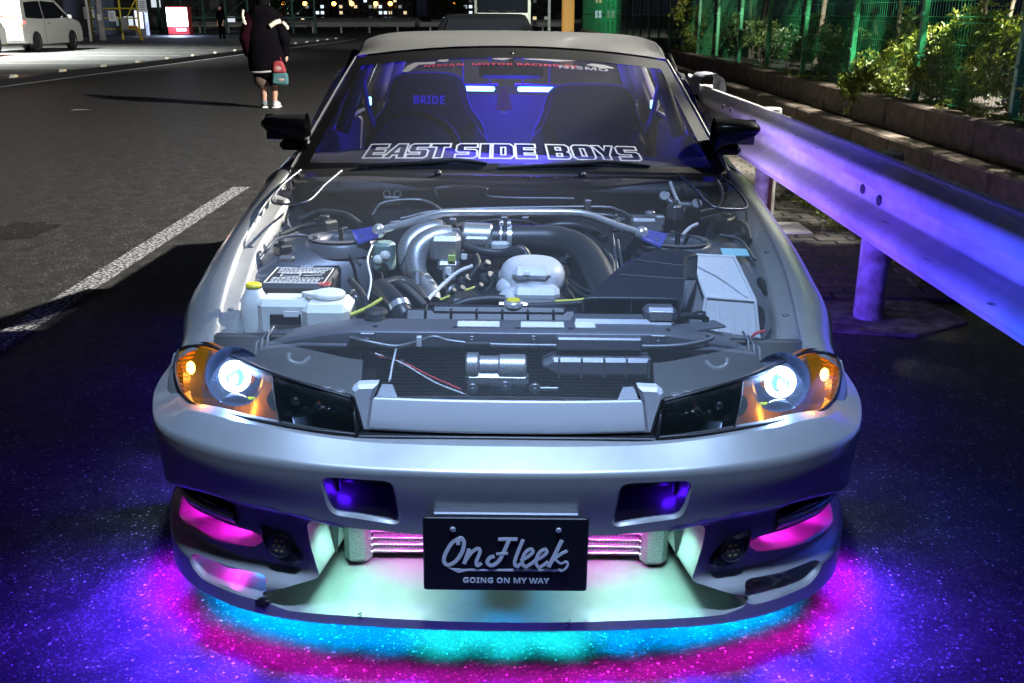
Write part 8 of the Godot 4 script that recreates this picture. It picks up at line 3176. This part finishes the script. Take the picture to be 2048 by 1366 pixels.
func build_people() -> void:
	var skin := mat(0.42, 0.24, 0.17, 0.6)
	var dark := mat(0.0035, 0.003, 0.0045, 0.9)
	var maroon := mat(0.010, 0.002, 0.004, 0.9)
	dark.metallic_specular = 0.1
	maroon.metallic_specular = 0.1
	var hair := mat(0.004, 0.0035, 0.004, 0.7)
	hair.metallic_specular = 0.1
	var cream := mat(0.55, 0.50, 0.42, 0.8)
	# person seen from behind on the road
	var p := thing("person", "person seen from behind in a big dark jacket, bare calves, holding a bag", "person", Vector3(-3.72, 0, -15.4), 0.12)
	var body := []
	for s in [-1.0, 1.0]:
		var hip := Vector3(s * 0.085, 0.80, 0)
		var knee := Vector3(s * 0.085 + 0.01, 0.44, -0.01 * s)
		var ank := Vector3(s * 0.08 - 0.01, 0.085, 0.02 * s)
		body.append([hip, knee, 0.082, 0.052])
		body.append([knee, knee.lerp(ank, 0.35), 0.050, 0.052])
		body.append([knee.lerp(ank, 0.35), ank, 0.052, 0.032])
		body.append([ank + Vector3(0, -0.04, 0.02), ank + Vector3(s * 0.03, -0.055, -0.14), 0.034, 0.028])
		var sh := Vector3(s * 0.185, 1.29, 0)
		var el := Vector3(s * 0.27, 1.02, 0.06)
		var wr := Vector3(s * 0.26 + (0.02 if s > 0 else 0.0), 0.80, -0.02)
		body.append([sh, el, 0.048, 0.038])
		body.append([el, wr, 0.037, 0.026])
		body.append_array(hand_bones(wr, Vector3(0, -1, 0), Vector3(0, 0, -1), Vector3(-s, 0, 0), 0.95))
	body.append([Vector3(0, 0.84, 0), Vector3(0, 1.10, 0), 0.145, 0.125, 0.72])
	body.append([Vector3(0, 1.10, 0), Vector3(0, 1.28, 0), 0.135, 0.145, 0.66])
	body.append([Vector3(-0.11, 1.30, 0), Vector3(0.11, 1.30, 0), 0.06, 0.06])
	body.append([Vector3(0, 1.30, 0), Vector3(0, 1.42, -0.01), 0.052, 0.048])
	var hc := Vector3(0.0, 1.515, -0.02)
	body.append([hc + Vector3(0, -0.05, -0.02), hc + Vector3(0, 0.03, 0.0), 0.070, 0.082])
	body.append([hc + Vector3(0, -0.02, -0.095), hc + Vector3(0, 0.0, -0.09), 0.014, 0.010])
	for s in [-1.0, 1.0]:
		body.append([hc + Vector3(s * 0.078, -0.02, 0.0), hc + Vector3(s * 0.086, 0.015, 0.01), 0.014, 0.014])
	flesh(body, 0.0145, 0.03, skin, "body", p)
	flesh([[hc + Vector3(0, 0.012, 0.012), hc + Vector3(0, 0.035, 0.0), 0.092, 0.082], [hc + Vector3(0, -0.06, 0.04), hc + Vector3(0, 0.0, 0.03), 0.068, 0.085]], 0.012, 0.03, hair, "hair", p)
	# jacket: wide, hanging to the thigh, hood bunched at the neck
	var coat := [[Vector3(0, 0.66, 0), Vector3(0, 1.00, 0.01), 0.285, 0.27, 0.62], [Vector3(0, 1.00, 0.01), Vector3(0, 1.24, 0.0), 0.265, 0.215, 0.64], [Vector3(-0.15, 1.33, 0.0), Vector3(0.15, 1.33, 0.0), 0.105, 0.105], [Vector3(-0.07, 1.40, 0.05), Vector3(0.07, 1.40, 0.05), 0.10, 0.10]]
	flesh(coat, 0.016, 0.05, dark, "jacket", p)
	for s in [-1.0, 1.0]:
		flesh([[Vector3(s * 0.20, 1.31, 0), Vector3(s * 0.285, 1.02, 0.06), 0.098, 0.088], [Vector3(s * 0.285, 1.02, 0.06), Vector3(s * 0.27, 0.82, 0.0), 0.088, 0.070]], 0.016, 0.03, maroon if s < 0 else dark, "sleeve", p)
	var g := Geo.new()
	for k in 2:
		g.tube(curve([Vector3(-0.285, 1.43 - 0.1 * k, 0.06), Vector3(-0.295, 1.33 - 0.06 * k, 0.09), Vector3(-0.255, 1.22, 0.10)], 5), 0.018, 8)
	part("shoulder_stripe", g, cream, p)
	g = Geo.new()
	g.tube(curve([Vector3(0.10, 1.20, 0.165), Vector3(0.18, 1.25, 0.155), Vector3(0.25, 1.27, 0.12)], 5), 0.036, 8)
	g.tube(curve([Vector3(0.28, 1.26, 0.12), Vector3(0.33, 1.20, 0.10), Vector3(0.345, 1.16, 0.08)], 5), 0.026, 8)
	part("sleeve_stripe", g, cream, p)
	g = Geo.new()
	var hem := []
	for k in 33:
		var a := TAU * k / 32.0
		hem.append(Vector3(cos(a) * 0.252, 0.545 + 0.01 * sin(a * 2.0), sin(a) * 0.165))
	g.tube(hem, 0.016, 8, false)
	part("hem_band", g, mat(0.35, 0.34, 0.36, 0.8), p)
	# wide shorts: brown and black
	flesh([[Vector3(-0.075, 0.70, 0), Vector3(-0.10, 0.42, 0.0), 0.115, 0.125, 0.85]], 0.016, 0.03, mat(0.085, 0.055, 0.045, 0.85), "shorts_leg", p)
	flesh([[Vector3(0.075, 0.70, 0), Vector3(0.075, 0.42, -0.01), 0.11, 0.105, 0.85]], 0.016, 0.03, dark, "shorts_leg", p)
	for s in [-1.0, 1.0]:
		g = Geo.new()
		var f := Vector3(s * 0.085 - 0.005, 0.0, 0.02 * s)
		g.ball(f + Vector3(s * 0.012, 0.045, -0.045), Vector3(0.044, 0.045, 0.135), 14, 8, Basis(Vector3.UP, -s * 0.2), 0.8)
		g.tube([f + Vector3(0, 0.06, 0.03), f + Vector3(0, 0.11, 0.03)], 0.045, 12, false)
		part("shoe", g, mat(0.42, 0.40, 0.44, 0.7) if s > 0 else mat(0.12, 0.14, 0.17, 0.7), p)
		g = Geo.new()
		g.box(f + Vector3(s * 0.012, 0.012, -0.045), Vector3(0.088, 0.024, 0.26), 0.01, Basis(Vector3.UP, -s * 0.2))
		part("sole", g, M.white_label, p)
	# the bag in the right hand
	var bag := thing("shopping_bag", "small soft bag, red above and teal below, held by the person walking", "bag", Vector3(-3.72 + 0.20, 0.36, -15.27), 0.12)
	g = Geo.new()
	g.prism(PackedVector2Array(curve([Vector2(-0.105, 0.0), Vector2(0.10, -0.01), Vector2(0.125, 0.08), Vector2(0.10, 0.17), Vector2(-0.07, 0.17), Vector2(-0.115, 0.09)], 4, true)), Transform3D(Basis(), Vector3(0, 0, 0.05)), 0.10, 0.03)
	part("lower_half", g, mat(0.035, 0.11, 0.125, 0.8), bag)
	g = Geo.new()
	g.prism(PackedVector2Array(curve([Vector2(-0.08, 0.165), Vector2(0.09, 0.165), Vector2(0.085, 0.27), Vector2(0.04, 0.34), Vector2(-0.06, 0.33), Vector2(-0.10, 0.25)], 4, true)), Transform3D(Basis(), Vector3(0, 0, 0.055)), 0.10, 0.03)
	part("upper_half", g, mat(0.22, 0.022, 0.028, 0.8), bag)
	g = Geo.new()
	g.tube(curve([Vector3(-0.05, 0.32, 0), Vector3(0.0, 0.43, -0.06), Vector3(0.05, 0.33, 0)], 5), 0.007, 6)
	part("handle", g, mat(0.22, 0.022, 0.028, 0.8), bag)
	g = Geo.new()
	g.ball(Vector3(-0.005, 0.235, 0.055), Vector3(0.045, 0.032, 0.006), 14, 8)
	g.ball(Vector3(0.03, 0.07, 0.05), Vector3(0.05, 0.022, 0.006), 14, 8)
	part("print", g, mat(0.3, 0.2, 0.19, 0.7), bag)
	# bystander in the distance
	p = thing("person", "distant person in dark clothes and white shoes standing by the sheds", "person", Vector3(-15.2, 0.0, -53.6), 2.6)
	body = []
	for s in [-1.0, 1.0]:
		body.append([Vector3(s * 0.09, 0.88, 0), Vector3(s * 0.12, 0.48, 0), 0.085, 0.055])
		body.append([Vector3(s * 0.12, 0.48, 0), Vector3(s * 0.14, 0.08, 0), 0.054, 0.036])
		body.append([Vector3(s * 0.14, 0.06, 0.02), Vector3(s * 0.15, 0.04, -0.14), 0.04, 0.032])
		body.append([Vector3(s * 0.19, 1.40, 0), Vector3(s * 0.25, 1.10, 0), 0.055, 0.045])
		body.append([Vector3(s * 0.25, 1.10, 0), Vector3(s * 0.20, 0.88, -0.08), 0.044, 0.03])
		body.append_array(hand_bones(Vector3(s * 0.20, 0.88, -0.08), Vector3(0, -1, 0), Vector3(0, 0, -1), Vector3(-s, 0, 0)))
	body.append([Vector3(0, 0.92, 0), Vector3(0, 1.22, 0), 0.15, 0.135, 0.7])
	body.append([Vector3(0, 1.22, 0), Vector3(0, 1.40, 0), 0.14, 0.15, 0.65])
	body.append([Vector3(0, 1.40, 0), Vector3(0, 1.52, -0.01), 0.054, 0.05])
	body.append([Vector3(0, 1.58, -0.03), Vector3(0, 1.65, -0.01), 0.075, 0.088])
	flesh(body, 0.022, 0.03, skin, "body", p)
	flesh([[Vector3(0, 0.85, 0), Vector3(0, 1.40, 0), 0.185, 0.19, 0.68], [Vector3(-0.19, 1.40, 0), Vector3(-0.26, 1.08, 0), 0.075, 0.06], [Vector3(0.19, 1.40, 0), Vector3(0.26, 1.08, 0), 0.075, 0.06]], 0.025, 0.03, dark, "jacket", p)
	flesh([[Vector3(-0.09, 0.90, 0), Vector3(-0.14, 0.12, 0), 0.10, 0.06], [Vector3(0.09, 0.90, 0), Vector3(0.14, 0.12, 0), 0.10, 0.06]], 0.025, 0.03, dark, "trousers", p)
	flesh([[Vector3(0, 1.65, 0.015), Vector3(0, 1.68, 0), 0.095, 0.08]], 0.02, 0.03, hair, "hair", p)
	g = Geo.new()
	for s in [-1.0, 1.0]:
		g.ball(Vector3(s * 0.145, 0.045, -0.05), Vector3(0.055, 0.05, 0.15), 12, 8)
	part("shoes", g, M.white_label, p)
	# jacket added on the rail in place of a blurred figure
	var jk := thing("jacket", "pale jacket added on the rail in place of a blurred figure beyond the car's corner", "jacket", Vector3(1.60, 0, -8.25), 0.0)
	g = Geo.new()
	var rows := []
	for i in 15:
		var t := i / 14.0
		var row := PackedVector3Array()
		for k in 13:
			var u := k / 12.0
			var fold := 0.018 * sin(u * 11.0 + t * 2.0) + 0.010 * sin(u * 23.0 + 1.0)
			var y := 0.0
			var x := 0.0
			if t < 0.35:
				y = 0.50 + 0.36 * t / 0.35
				x = -0.12 + fold
			elif t < 0.6:
				var a := (t - 0.35) / 0.25 * PI
				y = 0.86 + 0.07 * sin(a)
				x = -0.02 - 0.10 * cos(a) + fold * 0.5
			else:
				y = 0.86 - 0.45 * (t - 0.6) / 0.4
				x = 0.08 + fold
			row.append(Vector3(x, y, 0.20 - 0.34 * u + 0.05 * sin(t * 3.0)))
		rows.append(row)
	g.grid(rows)
	part("body", g, mat(0.16, 0.16, 0.19, 0.9), jk)
	part("stripe", stripe_band(-0.126, 0.70, 0.76), dark, jk)
	g = Geo.new()
	g.tube(curve([Vector3(-0.10, 0.88, -0.10), Vector3(-0.135, 0.80, -0.13), Vector3(-0.15, 0.66, -0.16), Vector3(-0.14, 0.52, -0.15)], 5), [0.05, 0.055, 0.055, 0.055, 0.055, 0.055, 0.052, 0.05, 0.05, 0.05, 0.048, 0.046, 0.045, 0.045, 0.045, 0.044], 12)
	part("sleeve", g, mat(0.18, 0.18, 0.2, 0.9), jk)

func stripe_band(x: float, y0: float, y1: float) -> Geo:
	var g := Geo.new()
	var a := PackedVector3Array()
	var b := PackedVector3Array()
	for k in 13:
		var u := k / 12.0
		var f := 0.018 * sin(u * 11.0 + 0.5) + 0.010 * sin(u * 23.0 + 1.0)
		a.append(Vector3(x + f - 0.003, y0, 0.22 - 0.34 * u))
		b.append(Vector3(x + f - 0.003, y1, 0.22 - 0.34 * u))
	g.grid([a, b])
	return g

func build_litter() -> void:
	# scrap of paper on the road, small stones scattered over the asphalt
	var g := Geo.new()
	g.quad(Vector3(-0.14, 0.012, 0.06), Vector3(0.15, 0.02, 0.04), Vector3(0.13, 0.010, -0.07), Vector3(-0.11, 0.014, -0.05), Vector3.UP)
	g.quad(Vector3(-0.14, 0.008, 0.06), Vector3(0.15, 0.016, 0.04), Vector3(0.13, 0.006, -0.07), Vector3(-0.11, 0.010, -0.05), Vector3.DOWN)
	one("paper_scrap", g, M.white_label, "small white scrap of paper lying alone on the dark road", "paper", Vector3(-6.45, 0, -14.95))
	var st := Geo.new()
	st.ball(Vector3.ZERO, Vector3(1.0, 0.6, 0.8), 7, 5, Basis(), 0.8)
	var mm := MultiMesh.new()
	mm.transform_format = MultiMesh.TRANSFORM_3D
	mm.use_colors = true
	var sm_ := mat(1, 1, 1, 0.5)
	sm_.vertex_color_use_as_albedo = true
	mm.mesh = st.mesh(sm_)
	var r := RandomNumberGenerator.new()
	r.seed = 55
	mm.instance_count = 1500
	for i in 1500:
		var p := Vector3(r.randf_range(-4.5, 2.4), 0.002, r.randf_range(-9.0, -0.9))
		if i < 500:
			p = Vector3(r.randf_range(-1.6, 1.6), 0.002, r.randf_range(-2.6, -1.0))
		var k := 0.0007 + 0.0016 * pow(r.randf(), 4.0)
		mm.set_instance_transform(i, Transform3D(Basis(Vector3.UP, r.randf() * TAU) * Basis().scaled(Vector3.ONE * k), p))
		var v := r.randf_range(0.05, 0.2)
		mm.set_instance_color(i, Color(v, v * 0.97, v * 0.92))
	var mi := MultiMeshInstance3D.new()
	mi.multimesh = mm
	put("gravel", mi, self).set_meta("kind", "stuff")
	tag(mi, "loose pale grit scattered over the dark asphalt round the car", "gravel")
